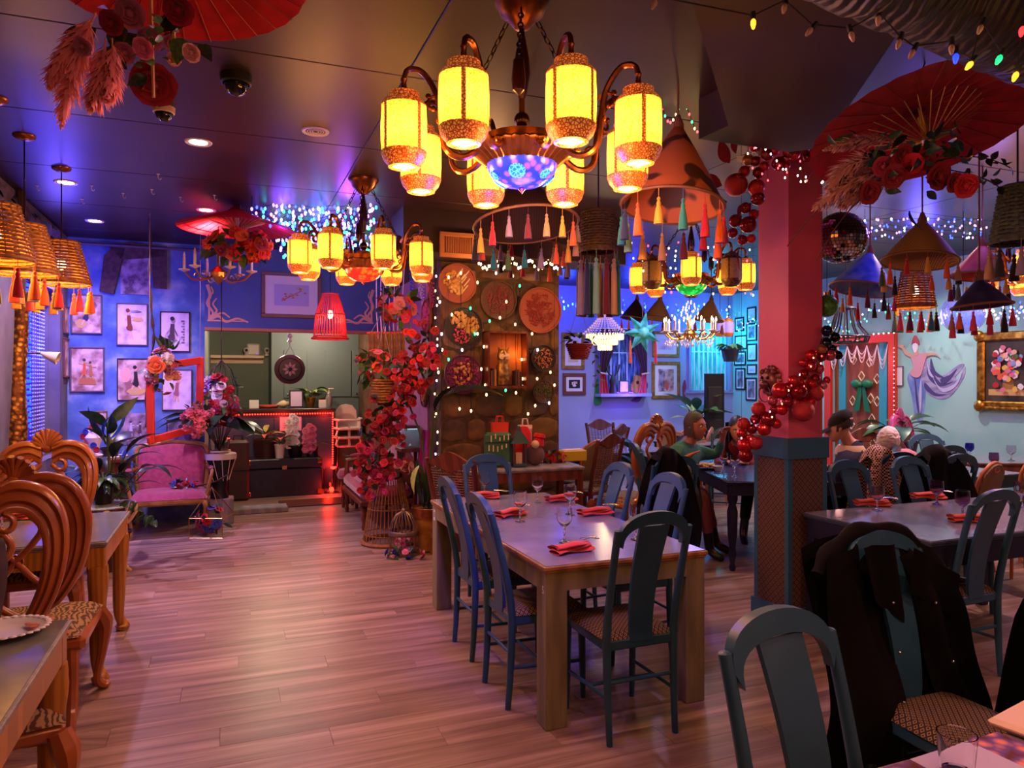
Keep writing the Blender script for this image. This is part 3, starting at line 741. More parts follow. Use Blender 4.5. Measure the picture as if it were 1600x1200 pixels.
# ================================================================ hanging lamps and ornaments
D('shade_lit', '#d87808', c2='#ffd452', tex='cells', scale=120, lo=.03, hi=.18, rough=.5, es=1.0, transl=.45)
D('shade_off', '#8a6a38', c2='#b89a60', tex='cells', scale=75, lo=.02, hi=.12, rough=.5)
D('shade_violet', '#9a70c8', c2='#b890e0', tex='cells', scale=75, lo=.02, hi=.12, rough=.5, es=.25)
D('band', '#8a2c14', c2='#e88838', tex='cells', scale=95, rough=.4, lo=.05, hi=.22, es=.42)
D('band_off', '#6a4a30', c2='#4a2a20', tex='voronoi', scale=60, rough=.35)
D('bulbglow', '#fff2c8', es=5, rough=.4)
D('bronze', '#a8683a', c2='#7a4524', scale=9, rough=.28, metal=.9)
D('darkwood', '#2a0f0c', rough=.22, coat=.4)
D('bowl_blue', '#7a50d0', c2='#2038ff', tex='voronoi', scale=26, lo=.25, hi=.45, rough=.25, es=.75)
D('bowl_red', '#ff5a20', c2='#c8201c', tex='voronoi', scale=24, lo=.25, hi=.5, rough=.25, es=.7)
D('bowl_green', '#30d060', c2='#0a8a30', tex='voronoi', scale=24, lo=.25, hi=.5, rough=.25, es=.7)
D('medallion', '#40c8ff', c2='#1060e0', tex='cells', scale=70, lo=.02, hi=.15, es=1.2, sample=False)
D('chainmetal', '#3a2a22', rough=.35, metal=.8)
LH, LR = .285, .086
shade_prof = [(.058, -LH/2+.012), (.072, -LH/2+.045), (LR, -LH/2+.085), (LR*1.015, 0), (LR, LH/2-.075), (.075, LH/2-.035)]
def lantern_meshes(lit):
    sfx = '' if lit else '_off'
    d = {}
    d['lamp_shade'] = MB().lathe([(LR*.985, -LH/2+.058), (LR*1.02, -.03), (LR*1.02, .03), (LR*.985, LH/2-.048)], 24).mesh('lamp_shade', 'shade_lit' if lit is True else 'shade_violet' if lit == 'violet' else 'shade_off')
    d['lower_band'] = MB().lathe([(.048, -LH/2), (.06, -LH/2+.004), (.062, -LH/2+.012), (.078, -LH/2+.03), (LR*1.0, -LH/2+.052), (LR*1.01, -LH/2+.062)], 24).mesh('lower_band', 'band'+sfx)
    d['upper_band'] = MB().lathe([(LR*1.01, LH/2-.052), (LR*1.0, LH/2-.045), (.074, LH/2-.03), (.06, LH/2-.028), (.058, LH/2), (.03, LH/2+.006), (0, LH/2+.006)], 24).mesh('upper_band', 'band'+sfx)
    d['rib_strip'] = MB().grid(lambda i, j: ((LR*1.035)*math.cos((i-.5)*.17), (LR*1.035)*math.sin((i-.5)*.17), -LH/2+.058+(LH-.106)*j), 2, 4).mesh('rib_strip', 'band'+sfx)
    d['cap'] = MB().lathe([(.03, LH/2+.004), (.026, LH/2+.014), (.012, LH/2+.02), (.009, LH/2+.045), (.014, LH/2+.055), (.008, LH/2+.065), (0, LH/2+.066)], 12).mesh('cap', 'bronze')
    d['mouth'] = MB().lathe([(0, -LH/2+.012), (.05, -LH/2+.012)], 16).mesh('mouth', 'bulbglow' if lit is True else 'white_paint')
    return d
LM = {}
def chandelier(label, loc, bowl, lit, group, power, a0=0, bcol=None, bpow=0):
    t = thing('lantern_chandelier', label, 'chandelier', loc, 0, group)   # origin at lantern mid height
    R_ = .48
    top = CEIL-loc[2]
    m = MB().lathe([(0, top-.12), (.03, top-.115), (.05, top-.09), (.085, top-.06), (.095, top-.03), (.11, top-.012), (.11, top), (0, top)], 20, rib=lambda q: 1+.05*abs(math.sin(5*q)))
    m.build('ceiling_canopy', 'bronze', t)
    MB().lathe([(.008, top-.1), (.012, top-.14), (.03, top-.24), (.034, top-.3), (.02, top-.38), (.012, top-.4)], 14).build('stem_spindle', 'darkwood', t)
    MB().sph((0, 0, .10), .032, 14, 8).build('stem_ball', 'darkwood', t)
    MB().lathe([(.012, .2), (.012, .07), (.05, .06), (.05, .01), (.02, 0), (.16, -.005), (.165, .02), (.165, -.03), (.05, -.03)], 24).build('hub_drum', 'bronze', t)
    MB().lathe([(.205, -.02), (.212, -.03), (.205, -.04), (.18, -.055), (.155, -.075), (.145, -.085), (.14, -.08), (.17, -.04), (.2, -.02)], 144, rib=lambda q: 1+.035*math.sin(36*q)).build('ribbed_rim', 'bronze', t)
    MB().lathe([(.143, -.08), (.135, -.11), (.112, -.14), (.075, -.162), (.03, -.172), (0, -.174)], 28).build('glass_bowl', bowl, t)
    if bowl == 'bowl_blue':
        for k in range(6):
            th = 2*pi*k/6+.35; rr = .117; s = .024 if k % 2 else .034
            q = Vector((rr*math.cos(th), rr*math.sin(th), -.137)); n = Vector((math.cos(th), math.sin(th), -1.1)).normalized()
            inst('medallion', MB().lathe([(0, .004), (s*.8, .004), (s, 0)], 14).mesh('medallion', 'medallion'), t, TR(q) @ n.to_track_quat('Z', 'Y').to_matrix().to_4x4())
    MB().lathe([(.012, -.172), (.014, -.18), (.006, -.19), (0, -.2)], 10).build('finial', 'bronze', t)
    lit_any = None
    arm = MB().tube(spline([(.15, 0, -.01), (.24, 0, -.075), (.315, 0, -.05), (.335, 0, .06), (.355, 0, .16), (.41, 0, .235), (.465, 0, .235), (.48, 0, .2)], 5), [.014]*10+[.013]*10+[.012]*10+[.01]*6, 7)
    arm.tube([(p[0]+.36, 0, p[1]+.11) for p in scroll((0, 0), .05, .012, pi, -1.6, 12)], .007, 5).tube([(.30+p[0], 0, .0+p[1]) for p in scroll((0, 0), .03, .01, 0, 4.5, 10)], .006, 5)
    for k in range(4): arm.sph((.325+.02*k, 0, .01+.045*k), .012, 6, 4)
    am = arm.mesh('arm', 'bronze')
    for k in range(8):
        th = a0+2*pi*(k+.5)/8; L_ = lit[k % len(lit)]
        if L_ not in LM: LM[L_] = lantern_meshes(L_)
        Z = rotm(0, 0, th); inst('arm', am, t, Z)
        g = bpy.data.objects.new('lantern', LM[L_]['lamp_shade']); C.objects.link(g); g.parent = t; g.matrix_local = Z @ TR(R_, 0, 0)
        for nm in ('lower_band', 'upper_band', 'cap', 'mouth'): inst(nm, LM[L_][nm], g)
        for q in range(4): inst('rib_strip', LM[L_]['rib_strip'], g, rotm(0, 0, .5+q*pi/2))
        if L_ is True and power:
            lamp('lantern_and_fill_light', 'POINT', (0, 0, -LH/2-.05), '#ffb055', power, .05, parent=g)
            lamp('lantern_and_fill_light', 'POINT', (0, 0, .0), '#ffd488', power*.62, .014, parent=g)
    for k in range(3):                                        # chains from canopy to the arms
        th = a0+2*pi*k/3+.52; p0, p1 = Vector((.07*math.cos(th), .07*math.sin(th), top-.07)), Vector((.3*math.cos(th), .3*math.sin(th), .18))
        m = MB(); n = 12
        for i in range(n):
            c = p0.lerp(p1, (i+.5)/n); d = (p1-p0).normalized(); x = d.cross(Vector((0, 0, 1))).normalized(); y = x.cross(d)
            e1 = x if i % 2 else y; L_ = (p1-p0).length/n*.62
            m.tube([c+d*L_*math.cos(q)+e1*L_*.45*math.sin(q) for q in [2*pi*j/8 for j in range(8)]], .0035, 4, closed=True)
        m.build('chain', 'chainmetal', t)
        MB().lathe([(.0, 0), (.022, .02), (.026, .06), (.02, .13), (0, .14)], 10, TR(p1+Vector((0, 0, -.1)))).build('wood_drop', 'darkwood', t)
    if bpow:
        lamp('bowl_and_added_light', 'POINT', (0, 0, -.3), bcol, bpow*.4, .1, parent=t); lamp('bowl_and_added_light', 'SPOT', (0, 0, -.2), bcol, bpow*3.2, .12, parent=t, spot=60, blend=1, rot=(.72 if bpow > 30 else 0, 0, -.1))  # spot added to the bowl's own light, tilted to tint the middle table
    return t
chandelier('large lantern chandelier with a glowing blue bowl above the middle table', (.04, 2.92, 2.565), 'bowl_blue', [True], 'lantern chandeliers', 9, -.05, '#6844ff', 55)
chandelier('lantern chandelier with a red bowl in front of the reception niche', P(568, 405, 5.55), 'bowl_red', [True], 'lantern chandeliers', 7, .1, '#ff4020', 4)
chandelier('lantern chandelier with a green bowl and unlit lanterns behind the hats', P(1080, 432, 6.7), 'bowl_green', [True, False, True, True, False, True, False, True], 'lantern chandeliers', 4, .15, '#30ff60', 3)
chandelier('lantern chandelier half cut off by the right edge', P(1640, 425, 6.1), 'bowl_red', [True], 'lantern chandeliers', 6, .2)

# ---- tassels
TC = {'orange': '#e0602a', 'red': '#b81c28', 'teal': '#1e7a78', 'green': '#4a6a30', 'gold': '#d09a30', 'wine': '#5a1024', 'black': '#151016', 'grey': '#7a6a80', 'sand': '#a88058', 'navy': '#1c2450', 'mint': '#6a9a8a', 'pink': '#d04060'}
for k_, v_ in TC.items(): D('yarn_'+k_, v_, rough=.9, sheen=.3)
TMESH = {}
def tassel_mesh(c, long=False):
    key = (c, long)
    if key not in TMESH:
        L_ = .22 if long else .095
        prof = [(.0015, 0), (.0015, -.045), (.008, -.05), (.010, -.058), (.006, -.066), (.009, -.07), (.012, -.08), (.009, -.09)]
        prof += [(.016, -.11), (.022, -.09-L_*.7), (.024, -.09-L_), (0, -.088-L_)] if not long else [(.013, -.11), (.015, -.09-L_*.6), (.017, -.09-L_), (0, -.088-L_)]
        TMESH[key] = MB().lathe(prof, 10, rib=lambda t: 1+.07*math.sin(5*t)).mesh('tassel', 'yarn_'+c)
    return TMESH[key]
PAL = ['orange', 'red', 'teal', 'gold', 'wine', 'black', 'grey', 'sand', 'navy', 'mint', 'green', 'pink']
# ---- conical woven hats
D('hat_orange', '#c06a3c', c2='#4a2c20', tex='noise', scale=7, detail=1, lo=.56, hi=.6, rough=.6)
D('hat_brown', '#3c2618', c2='#2a1810', tex='wave', scale=22, detail=1, rough=.5)
D('hat_blue', '#3a5ab8', c2='#6a86c8', tex='noise', scale=9, rough=.45)
D('hat_tan', '#b0884c', c2='#8a6030', tex='wave', scale=30, detail=1, rough=.6)
D('hat_rust', '#c0582c', c2='#a84424', tex='noise', scale=5, rough=.55)
D('hat_navy', '#2a2c4c', c2='#3c3e60', tex='noise', scale=10, rough=.5)
D('rope', '#8a5a38', c2='#5a3820', tex='wave', scale=40, detail=1, rough=.8)
D('rim', '#7a5030', rough=.6)
D('bead', '#e8dcc0', rough=.4)
def hat(label, loc, R_, H, tilt, mat, nt, pal, sc=1.0, group='conical hats with tassels', rope=True):
    t = thing('conical_hat', label, 'hat', loc, 0, group); Q = rotm(*tilt)
    MB().lathe([(R_, 0), (R_*.72, H*.32), (R_*.40, H*.66), (R_*.12, H*.94), (0, H), (R_*.11, H*.92), (R_*.39, H*.63), (R_*.71, H*.29), (R_*.985, -.004)], 32, Q).build('crown', mat, t, True, 60)
    MB().tube([Q @ Vector((R_*math.cos(k), R_*math.sin(k), 0)) for k in [2*pi*i/32 for i in range(32)]], .008, 6, closed=True).build('rim', 'rim', t)
    ap = Q @ Vector((0, 0, H))
    m = MB().lathe([(.03, -.03), (.03, 0), (.018, .03), (.012, .05)], 10, TR(ap))
    if rope: m.tube([ap+Vector((0, 0, .04)), Vector((ap.x, ap.y, CEIL-loc[2]))], .006, 6)
    m.build('hanging_cord', 'rope', t)
    for i in range(nt):
        k = 2*pi*i/nt+.2; q = Q @ Vector((R_*.985*math.cos(k), R_*.985*math.sin(k), -.005))
        inst('tassel', tassel_mesh(pal[i % len(pal)]), t, TR(q) @ Matrix.Diagonal((sc*.85, sc*.85, sc*random.uniform(.7, 1.05), 1)))
    return t
# ---- woven baskets used as pendant shades
D('wicker', '#a06a38', c2='#8a5428', scale=30, rough=.7, transl=.15)
D('wicker_dark', '#4a3420', c2='#5a402a', scale=30, rough=.7)
D('wicker_green', '#3a4430', c2='#4a5038', scale=30, rough=.7)
def weave(r0, r1, h, rows, nst, th=.006):
    m = MB(); n = nst*2
    for j in range(rows):
        z = -h*j/(rows-1); r_ = r0+(r1-r0)*j/(rows-1)
        m.tube([((r_+(.005 if (i+j) % 2 else -.005))*math.cos(2*pi*i/n), (r_+(.005 if (i+j) % 2 else -.005))*math.sin(2*pi*i/n), z) for i in range(n)], th, 5, closed=True, flat=1.0)
    return m
def stakes(r0, r1, h, nst, th=.004):
    m = MB()
    for i in range(nst):
        k = 2*pi*(i+.25)/nst; m.tube([(r0*math.cos(k), r0*math.sin(k), .005), (r1*math.cos(k), r1*math.sin(k), -h-.005)], th, 4)
    return m
BMESH = {}
def basket(label, loc, r0, r1, h, mat, nt, pal, light=0, rod=True, long=False, group='woven pendant baskets', rows=15, col='#ffb040', sc=1):
    t = thing('pendant_lamp', label, 'lamp', loc, 0, group)
    key = (r0, r1, h, mat, rows)
    if key not in BMESH: BMESH[key] = (weave(r0, r1, h, rows, 16, h/rows*.42).mesh('woven_shade', mat), stakes(r0, r1, h, 16).mesh('stakes', mat))
    inst('woven_shade', BMESH[key][0], t); inst('stakes', BMESH[key][1], t)
    MB().lathe([(0, .012), (r0*.95, .01), (r0, -.004), (r0*.9, -.006), (0, .004)], 20).build('top_cap', mat, t)
    m = MB().lathe([(r1*1.03, -h-.012), (r1*1.05, -h), (r1*1.02, -h+.012), (r1*.99, -h)], 24); m.build('rim', mat, t)
    if rod:
        top = CEIL-loc[2]; MB().cyl((0, 0, 0), (0, 0, top), .005, n=6).build('rod', 'darkwood', t)
        MB().lathe([(0, top-.03), (.03, top-.028), (.06, top-.012), (.065, top), (0, top)], 16).build('ceiling_canopy', 'bronze', t)
    if light:
        MB().sph((0, 0, -h*.55), .03, 10, 8, (1, 1, 1.3)).build('bulb', 'bulbglow', t)
        lamp('basket_light', 'POINT', (0, 0, -h*.9), col, light, .03, parent=t)
    for i in range(nt):
        k = 2*pi*i/nt+.3; inst('tassel', tassel_mesh(pal[i % len(pal)], long), t, TR(r1*1.03*math.cos(k), r1*1.03*math.sin(k), -h) @ Matrix.Scale(sc, 4))
    return t
# left row of pendants (the nearest is cut by the left edge)
LP = [(96, 378, 5.25, 'farthest wicker pendant lamp of the row by the left wall'), (38, 352, 4.55, 'middle wicker pendant lamp of the row by the left wall'), (-8, 320, 3.95, 'nearest wicker pendant lamp, cut by the left edge')]
for i, (u, v, Y, l) in enumerate(LP):
    basket(l, P(u, v, Y), .11, .185, .30, 'wicker', 9, [['orange', 'gold', 'pink'], ['red', 'black', 'sand', 'orange', 'wine'], ['orange', 'grey', 'red']][i], 14, group='wicker pendant lamps by the left wall', sc=1.15)
P5 = ['orange', 'teal', 'black', 'grey', 'gold', 'wine', 'sand', 'red', 'navy']
hat('big orange appliqued conical hat hanging beside the large chandelier', P(1050, 322, 3.7), .26, .44, (-.12, .10, 0), 'hat_orange', 14, ['orange', 'red', 'wine', 'sand', 'gold', 'mint', 'teal', 'navy', 'orange', 'gold', 'teal', 'red', 'orange', 'red'], 1.15)
hat('wide dark conical hat hanging in front of the stone partition', P(822, 352, 4.0), .29, .28, (-.15, -.08, 0), 'hat_brown', 18, ['sand', 'gold', 'orange', 'grey', 'teal', 'green', 'teal', 'orange', 'wine', 'black', 'gold', 'red', 'grey', 'wine'], .95)
hat('dark conical hat lit pink inside, behind the wide dark hat', P(830, 388, 5.2), .27, .22, (-.1, .1, 0), 'hat_brown', 16, ['black', 'sand', 'orange', 'grey', 'red', 'wine'], 1.0)
basket('boxy dark basket hung on a rope with long tassels beside the hats', P(935, 332, 4.5), .10, .115, .24, 'wicker_dark', 12, ['mint', 'wine', 'sand', 'teal', 'red', 'black', 'grey', 'navy'], 0, long=True, sc=1.3)
hat('blue conical hat hanging next to the mirror ball', P(1348, 452, 5.6), .24, .30, (-.05, .22, 0), 'hat_blue', 12, ['wine', 'black', 'red', 'sand', 'navy', 'black', 'red', 'orange'])
hat('tan conical hat above the glittering basket lamp', P(1437, 408, 4.9), .235, .29, (-.1, .12, 0), 'hat_tan', 12, ['gold', 'orange', 'sand', 'black', 'gold', 'green', 'orange', 'red'])
hat('rust coloured conical hat hanging right of the tan hat', P(1530, 432, 5.2), .18, .24, (-.03, .12, 0), 'hat_rust', 10, ['red', 'orange', 'gold', 'black', 'wine', 'green'])
hat('navy conical hat with coral tassels, lowest of the right-hand hats', P(1534, 478, 4.6), .17, .18, (-.05, -.06, 0), 'hat_navy', 12, ['orange', 'pink', 'red', 'black', 'pink', 'sand'])
basket('glittering pierced basket lamp under the tan hat', P(1430, 425, 5.4), .09, .135, .26, 'wicker', 12, ['pink', 'wine', 'red', 'teal', 'black', 'mint'], 2.5, rod=False)
basket('dark green tapered basket at the right edge', P(1590, 292, 3.6), .07, .115, .27, 'wicker_green', 8, ['sand', 'black', 'grey'], 0)
for (u, v, Y, R_, m_, l) in ((991, 498, 10.5, .2, 'hat_brown', 'small brown conical hat near the curtained window'), (1027, 498, 10.2, .2, 'hat_tan', 'small tan conical hat beside the star lantern'),
                    (1107, 500, 10.0, .2, 'hat_tan', 'small tan conical hat behind the candle chandelier')):
    hat(l, P(u, v, Y), R_, .3, (-.05, .15, 0), m_, 8, ['red', 'orange', 'black', 'sand'])
# ---- violet twin lanterns at the far corner
for u, l in ((1125, 'violet paper lantern left of its twin in the far corner'), (1138, 'violet paper lantern right of its twin in the far corner')):
    t = thing('paper_lantern', l, 'lantern', P(u, 512, 11.5), 0, 'violet lanterns'); LMv = lantern_meshes('violet')
    for nm in ('lamp_shade', 'lower_band', 'upper_band', 'cap'): inst(nm, LMv[nm], t)
    MB().cyl((0, 0, LH/2), (0, 0, CEIL-t.location.z), .004, n=5).build('hanging_cord', 'rope', t)
# ---- mirror ball
mbl = thing('mirror_ball', 'mirror ball hanging beside the pink pillar', 'mirror ball', P(1313, 372, 4.95), 0)
D('mirror', '#d8c8c0', rough=.05, metal=1); D('grout', '#181414', rough=.6)
MB().sph((0, 0, 0), .172, 24, 16).build('core', 'grout', mbl)
m = MB(); nr = 24
for j in range(nr):
    ph = -pi/2+pi*(j+.5)/nr; k = max(4, int(2*nr*math.cos(ph)))
    for i in range(k):
        th = 2*pi*i/k; n = Vector((math.cos(ph)*math.cos(th), math.cos(ph)*math.sin(th), math.sin(ph)))
        n2 = (n+Vector((random.uniform(-.05, .05), random.uniform(-.05, .05), random.uniform(-.05, .05)))).normalized()
        m.box((0, 0, 0), (.0195, .0195, .004), TR(n*.174) @ n2.to_track_quat('Z', 'Y').to_matrix().to_4x4())
o = m.build('mirror_tile', 'mirror', mbl, False); o['kind'] = 'stuff'
MB().cyl((0, 0, .145), (0, 0, CEIL-mbl.location.z), .004, n=5).build('hanging_cord', 'black', mbl)
# ---- parasols
D('parasol', '#d02028', c2='#b81822', scale=12, rough=.6, transl=.5)
D('bamboo', '#b88a50', rough=.5)
D('parasol_dot', '#7a0c14', rough=.6)
def parasol(label, loc, R_, H, tilt, n=28, cap=True):
    t = thing('parasol', label, 'parasol', loc, 0, 'red paper parasols'); Q = rotm(*tilt); Rr = .5
    MB().lathe([(R_, 0), (R_*.66, H*.34), (R_*.33, H*.70), (.03, H)], n*2, Q, rib=lambda q: 1-.008*(1-math.cos(n*q))).build('canopy', 'parasol', t, True, 60)
    rbm = MB().tube([(R_*.985, 0, -.004), (R_*.5, 0, H*.5-.008), (.03, 0, H-.012)], .002, 4).mesh('rib', 'parasol_dot')
    stm = MB().tube([(R_*.48, 0, H*.52-.01), (.025, 0, H-.17)], .0028, 4).mesh('stretcher', 'bamboo')
    for i in range(n):
        Z = Q @ rotm(0, 0, 2*pi*(i+.5)/n); inst('rib', rbm, t, Z); inst('stretcher', stm, t, Z)
    MB().lathe([(.03, H-.19), (.034, H-.165), (.02, H-.15), (.02, H-.04)], 12, Q).build('runner', 'bamboo', t)
    MB().tube([Q @ Vector((0, 0, H+.05)), Q @ Vector((0, 0, H-.42))], .008, 8).build('handle', 'bamboo', t)
    MB().lathe([(.075, H-.012), (.06, H+.004), (.03, H+.03), (.016, H+.06), (.012, H+.09), (0, H+.12)], 14, Q).build('cap', 'parasol_dot', t)
    MB().lathe([(R_*.86, H*.14+.006), (R_*.83, H*.17+.006)], n*2, Q).build('printed_ring', 'parasol_dot', t)
    MB().cyl(Q @ Vector((0, 0, H+.1)), (0, 0, CEIL-loc[2]), .004, n=5).build('hanging_cord', 'rope', t)
    return t
parasol('red paper parasol half out of frame at the top left', P(268, -42, 2.25), .41, .13, (-.05, -.05, 0))
parasol('red paper parasol hanging over the blue wall', P(370, 358, 6.4), .5, .17, (0, .01, 0))
parasol('red paper parasol hanging at the upper right, tilted toward us', P(1445, 200, 3.5), .53, .1, (-.28, -.10, 0))
D('spice_red', '#7a1c22', rough=.7); D('spice_wine', '#7a3038', rough=.7); D('spice_ochre', '#b88448', rough=.7); D('spice_tan', '#c8a064', rough=.7); D('spice_pink', '#c85070', rough=.7); D('spice_green', '#5a6a38', rough=.8); D('spice_orange', '#b06a3c', rough=.7); D('spice_magenta', '#9a2068', rough=.7); D('spice_cream', '#d8c098', rough=.6)
# ================================================================ leaves and flowers
for n_, c_ in {'petal_red': '#c01428', 'petal_crimson': '#8a0c20', 'petal_pink': '#e07090', 'petal_blush': '#f0b0a0', 'petal_orange': '#e0622c', 'petal_white': '#eadfe0', 'petal_lilac': '#a878b8', 'petal_coral': '#e8563c', 'petal_magenta': '#b01860', 'petal_blue': '#3848a8', 'petal_dusty': '#a86070', 'petal_yellow': '#e8b848'}.items():
    D(n_, c_, rough=.7, sheen=.2, transl=.15)
for n_, (c_, d_) in {'leaf_dark': ('#1c3020', '#2c4a2c'), 'leaf_mid': ('#35562c', '#4c7038'), 'leaf_light': ('#8a9a48', '#b8b86a'), 'leaf_teal': ('#2c5048', '#3c6858'), 'leaf_black': ('#0f1814', '#1c2a22')}.items():
    D(n_, c_, c2=d_, scale=6, rough=.35, transl=.1)
D('stem', '#3c4a28', rough=.7); D('twig', '#3a2418', rough=.8); D('soil', '#20140e', rough=1)
RM = {}
def rose(mat, seed=0):
    if (mat, seed) in RM: return RM[(mat, seed)]
    r = random.Random(seed); m = MB()
    for ring, (n, tilt, L_, wd) in enumerate(((6, 1.15, 1.0, .62), (5, .75, .85, .55), (4, .35, .68, .45), (3, .12, .5, .35))):
        for k in range(n):
            th = 2*pi*k/n+ring*.6+r.uniform(-.1, .1); tl = tilt+r.uniform(-.1, .1)
            def pf(i, j, tl=tl, L_=L_, wd=wd):
                x = (i-.5)*2*wd*math.sin(pi*(.15+.6*j)); s_ = j*L_
                out = math.sin(tl*(j**.6))*s_; z = math.cos(tl*(j**.6))*s_*.75
                return (out+.08-.16*(abs(i-.5)*2)**2*(1 if tl > .5 else -.4), x, z-.15)
            m.grid(pf, 2, 3, rotm(0, 0, th))
    m.sph((0, 0, .08), .3, 7, 5); RM[(mat, seed)] = m.mesh('flower', mat, True, 80); return RM[(mat, seed)]
def pompon(mat, seed=0, n=46):
    if ('p', mat, seed) in RM: return RM[('p', mat, seed)]
    r = random.Random(seed); m = MB()
    for k in range(n):
        z = 1-1.5*(k+.5)/n; th = k*2.399; q = Vector((math.sqrt(max(0, 1-z*z))*math.cos(th), math.sqrt(max(0, 1-z*z))*math.sin(th), z))
        M_ = TR(q*.72) @ q.to_track_quat('Z', 'Y').to_matrix().to_4x4()
        m.add([(-.16, 0, -.2), (.16, 0, -.2), (.2, .1, .12), (0, .16, .32), (-.2, .1, .12)], [(0, 1, 2, 3, 4)], M_ @ rotm(r.uniform(-.3, .3), 0, r.uniform(0, 6)))
    m.sph((0, 0, 0), .6, 8, 6); RM[('p', mat, seed)] = m.mesh('flower', mat, True, 80); return RM[('p', mat, seed)]
def leafm(mat, L_=1.0, wd=.35, bend=.5, fold=.15, n=6, tip=1.0, name='leaf'):
    key = (mat, L_, wd, bend, fold, n, tip)
    if key in RM: return RM[key]
    def lf(i, j):
        w_ = wd*math.sin(pi*min(.985, j**.8*.97+.02))**tip; x = (i-.5)*w_; th = bend*j
        return (x, L_*(math.sin(th)/max(bend, 1e-3) if bend > .01 else j), L_*(-(1-math.cos(th))/max(bend, 1e-3) if bend > .01 else 0)+abs(i-.5)*2*fold*w_)
    RM[key] = MB().grid(lf, 2, n).mesh(name, mat, True, 80); return RM[key]
def aim(p, d, roll=0, s=1.0):                    # put a y-long leaf / z-up flower at p pointing along d
    q = Vector(d).normalized().to_track_quat('Y', 'Z').to_matrix().to_4x4(); return TR(p) @ q @ rotm(0, roll, 0) @ Matrix.Scale(s, 4)
def aimz(p, d, s=1.0, roll=0): return TR(p) @ Vector(d).normalized().to_track_quat('Z', 'Y').to_matrix().to_4x4() @ rotm(0, 0, roll) @ Matrix.Scale(s, 4)
def rv(r=random): 
    while 1:
        v = Vector((r.uniform(-1, 1), r.uniform(-1, 1), r.uniform(-1, 1)))
        if .1 < v.length < 1: return v
def bunch(t, c, rad, nf, cols, fs, nl, leaves, ls, seed=1, shape='rose', front=None):
    r = random.Random(seed); c = Vector(c); rad = Vector(rad)
    for i in range(nf):
        d = rv(r).normalized()
        if front and d.dot(Vector(front)) < -.2: d = -d
        p = c+Vector((d.x*rad.x, d.y*rad.y, d.z*rad.z))*r.uniform(.75, 1.0)
        mat = r.choice(cols); k = r.random() < (.35 if shape == 'mix' else 0)
        me = pompon(mat, r.randint(0, 1)) if (k or shape == 'pom') else rose(mat, r.randint(0, 2))
        inst('flower', me, t, aimz(p, d, fs*r.uniform(.75, 1.2), r.uniform(0, 6)))
    for i in range(nl):
        d = rv(r).normalized()
        if front and d.dot(Vector(front)) < -.4: d = -d
        p = c+Vector((d.x*rad.x, d.y*rad.y, d.z*rad.z))*r.uniform(.5, .9)
        inst('leaf', leafm(r.choice(leaves), 1, .5, .6), t, aim(p, d+rv(r)*.5, r.uniform(-1, 1), ls*r.uniform(.7, 1.3)))
D('pampas_red', '#ffb4b0', rough=.9, transl=.3); D('pampas_cream', '#d8a898', rough=.9, transl=.3)
def pampas(t, p0, p1, p2, wd, mat, n=420, seed=3):
    r = random.Random(seed); pts = bez([p0, p1, p2], 24); m = MB()
    m.tube(pts, .003, 5)
    for i in range(n):
        f_ = r.uniform(.12, 1); k = min(23, int(f_*24)); p = pts[k]; d = (pts[min(24, k+1)]-pts[max(0, k-1)]).normalized()
        w_ = wd*math.sin(pi*min(1, .15+.85*f_))**.7
        o = rv(r).normalized(); o = (o-d*o.dot(d)).normalized()
        tip = p+o*w_*r.uniform(.5, 1.1)+d*w_*r.uniform(.6, 1.5)+Vector((0, 0, -.25*w_)); mid = p.lerp(tip, .5)+o*w_*.12
        s_ = d.cross(o)*.0035
        m.add([p-s_, p+s_, mid+s_*1.3, tip, mid-s_*1.3], [(0, 1, 2, 4), (4, 2, 3)])
    return m.build('pampas_plume', mat, t, True, 80)
# ---- arrangement at the top left, under the first parasol
t = thing('flower_arrangement', 'hanging pink and crimson flower arrangement with pampas at the top left', 'flowers', P(210, 40, 2.25))
p = lambda u, v, Y=2.25: P(u, v, Y)-P(210, 40, 2.25)
for i, (a_, b_, c_, w_) in enumerate((((150, 20), (110, 100), (95, 203), .05), ((165, 60), (160, 130), (140, 172), .05), ((175, 60), (180, 120), (165, 160), .045), ((140, 30), (95, 80), (75, 140), .045))):
    pampas(t, p(*a_, 2.2), p(*b_, 2.2), p(*c_, 2.15), w_, 'pampas_red', 330, i)
for (u, v, s, c_) in ((195, 82, .035, 'petal_dusty'), (130, 72, .03, 'petal_dusty'), (140, 100, .028, 'petal_pink'), (205, 20, .05, 'petal_dusty'), (280, 15, .05, 'petal_crimson'), (240, 130, .075, 'petal_crimson'), (300, 82, .03, 'petal_blush'), (272, 92, .024, 'petal_blush'), (272, 68, .03, 'petal_dusty'), (160, 120, .024, 'petal_pink'), (235, 60, .04, 'petal_dusty'), (175, 35, .04, 'petal_crimson'), (225, 75, .035, 'petal_pink')):
    inst('flower', rose(c_, int(u) % 3), t, aimz(p(u, v, 2.2+.1*math.sin(u)), (.2*math.sin(u), -.8, -.6), s))
for i, (u, v, l_) in enumerate(((190, 40, .1), (165, 75, .1), (215, 55, .08), (235, 95, .06), (245, 25, .08), (300, 20, .11), (285, 60, .09), (310, 70, .07), (150, 45, .09), (180, 15, .1), (258, 50, .07), (230, 120, .06), (200, 65, .07))):
    inst('leaf', leafm('leaf_dark' if i % 3 else 'leaf_mid', 1, .6, .5), t, aim(p(u, v), (math.sin(i*2.1), -.5, -.6-.3*math.cos(i)), i, l_*1.1))
for i in range(16): inst('leaf', leafm('leaf_mid', 1, .8, .3), t, aim(p(238+18*math.sin(i*2), 25+i*5, 2.15), (math.cos(i*2.4), -.4, -.3), i, .03))
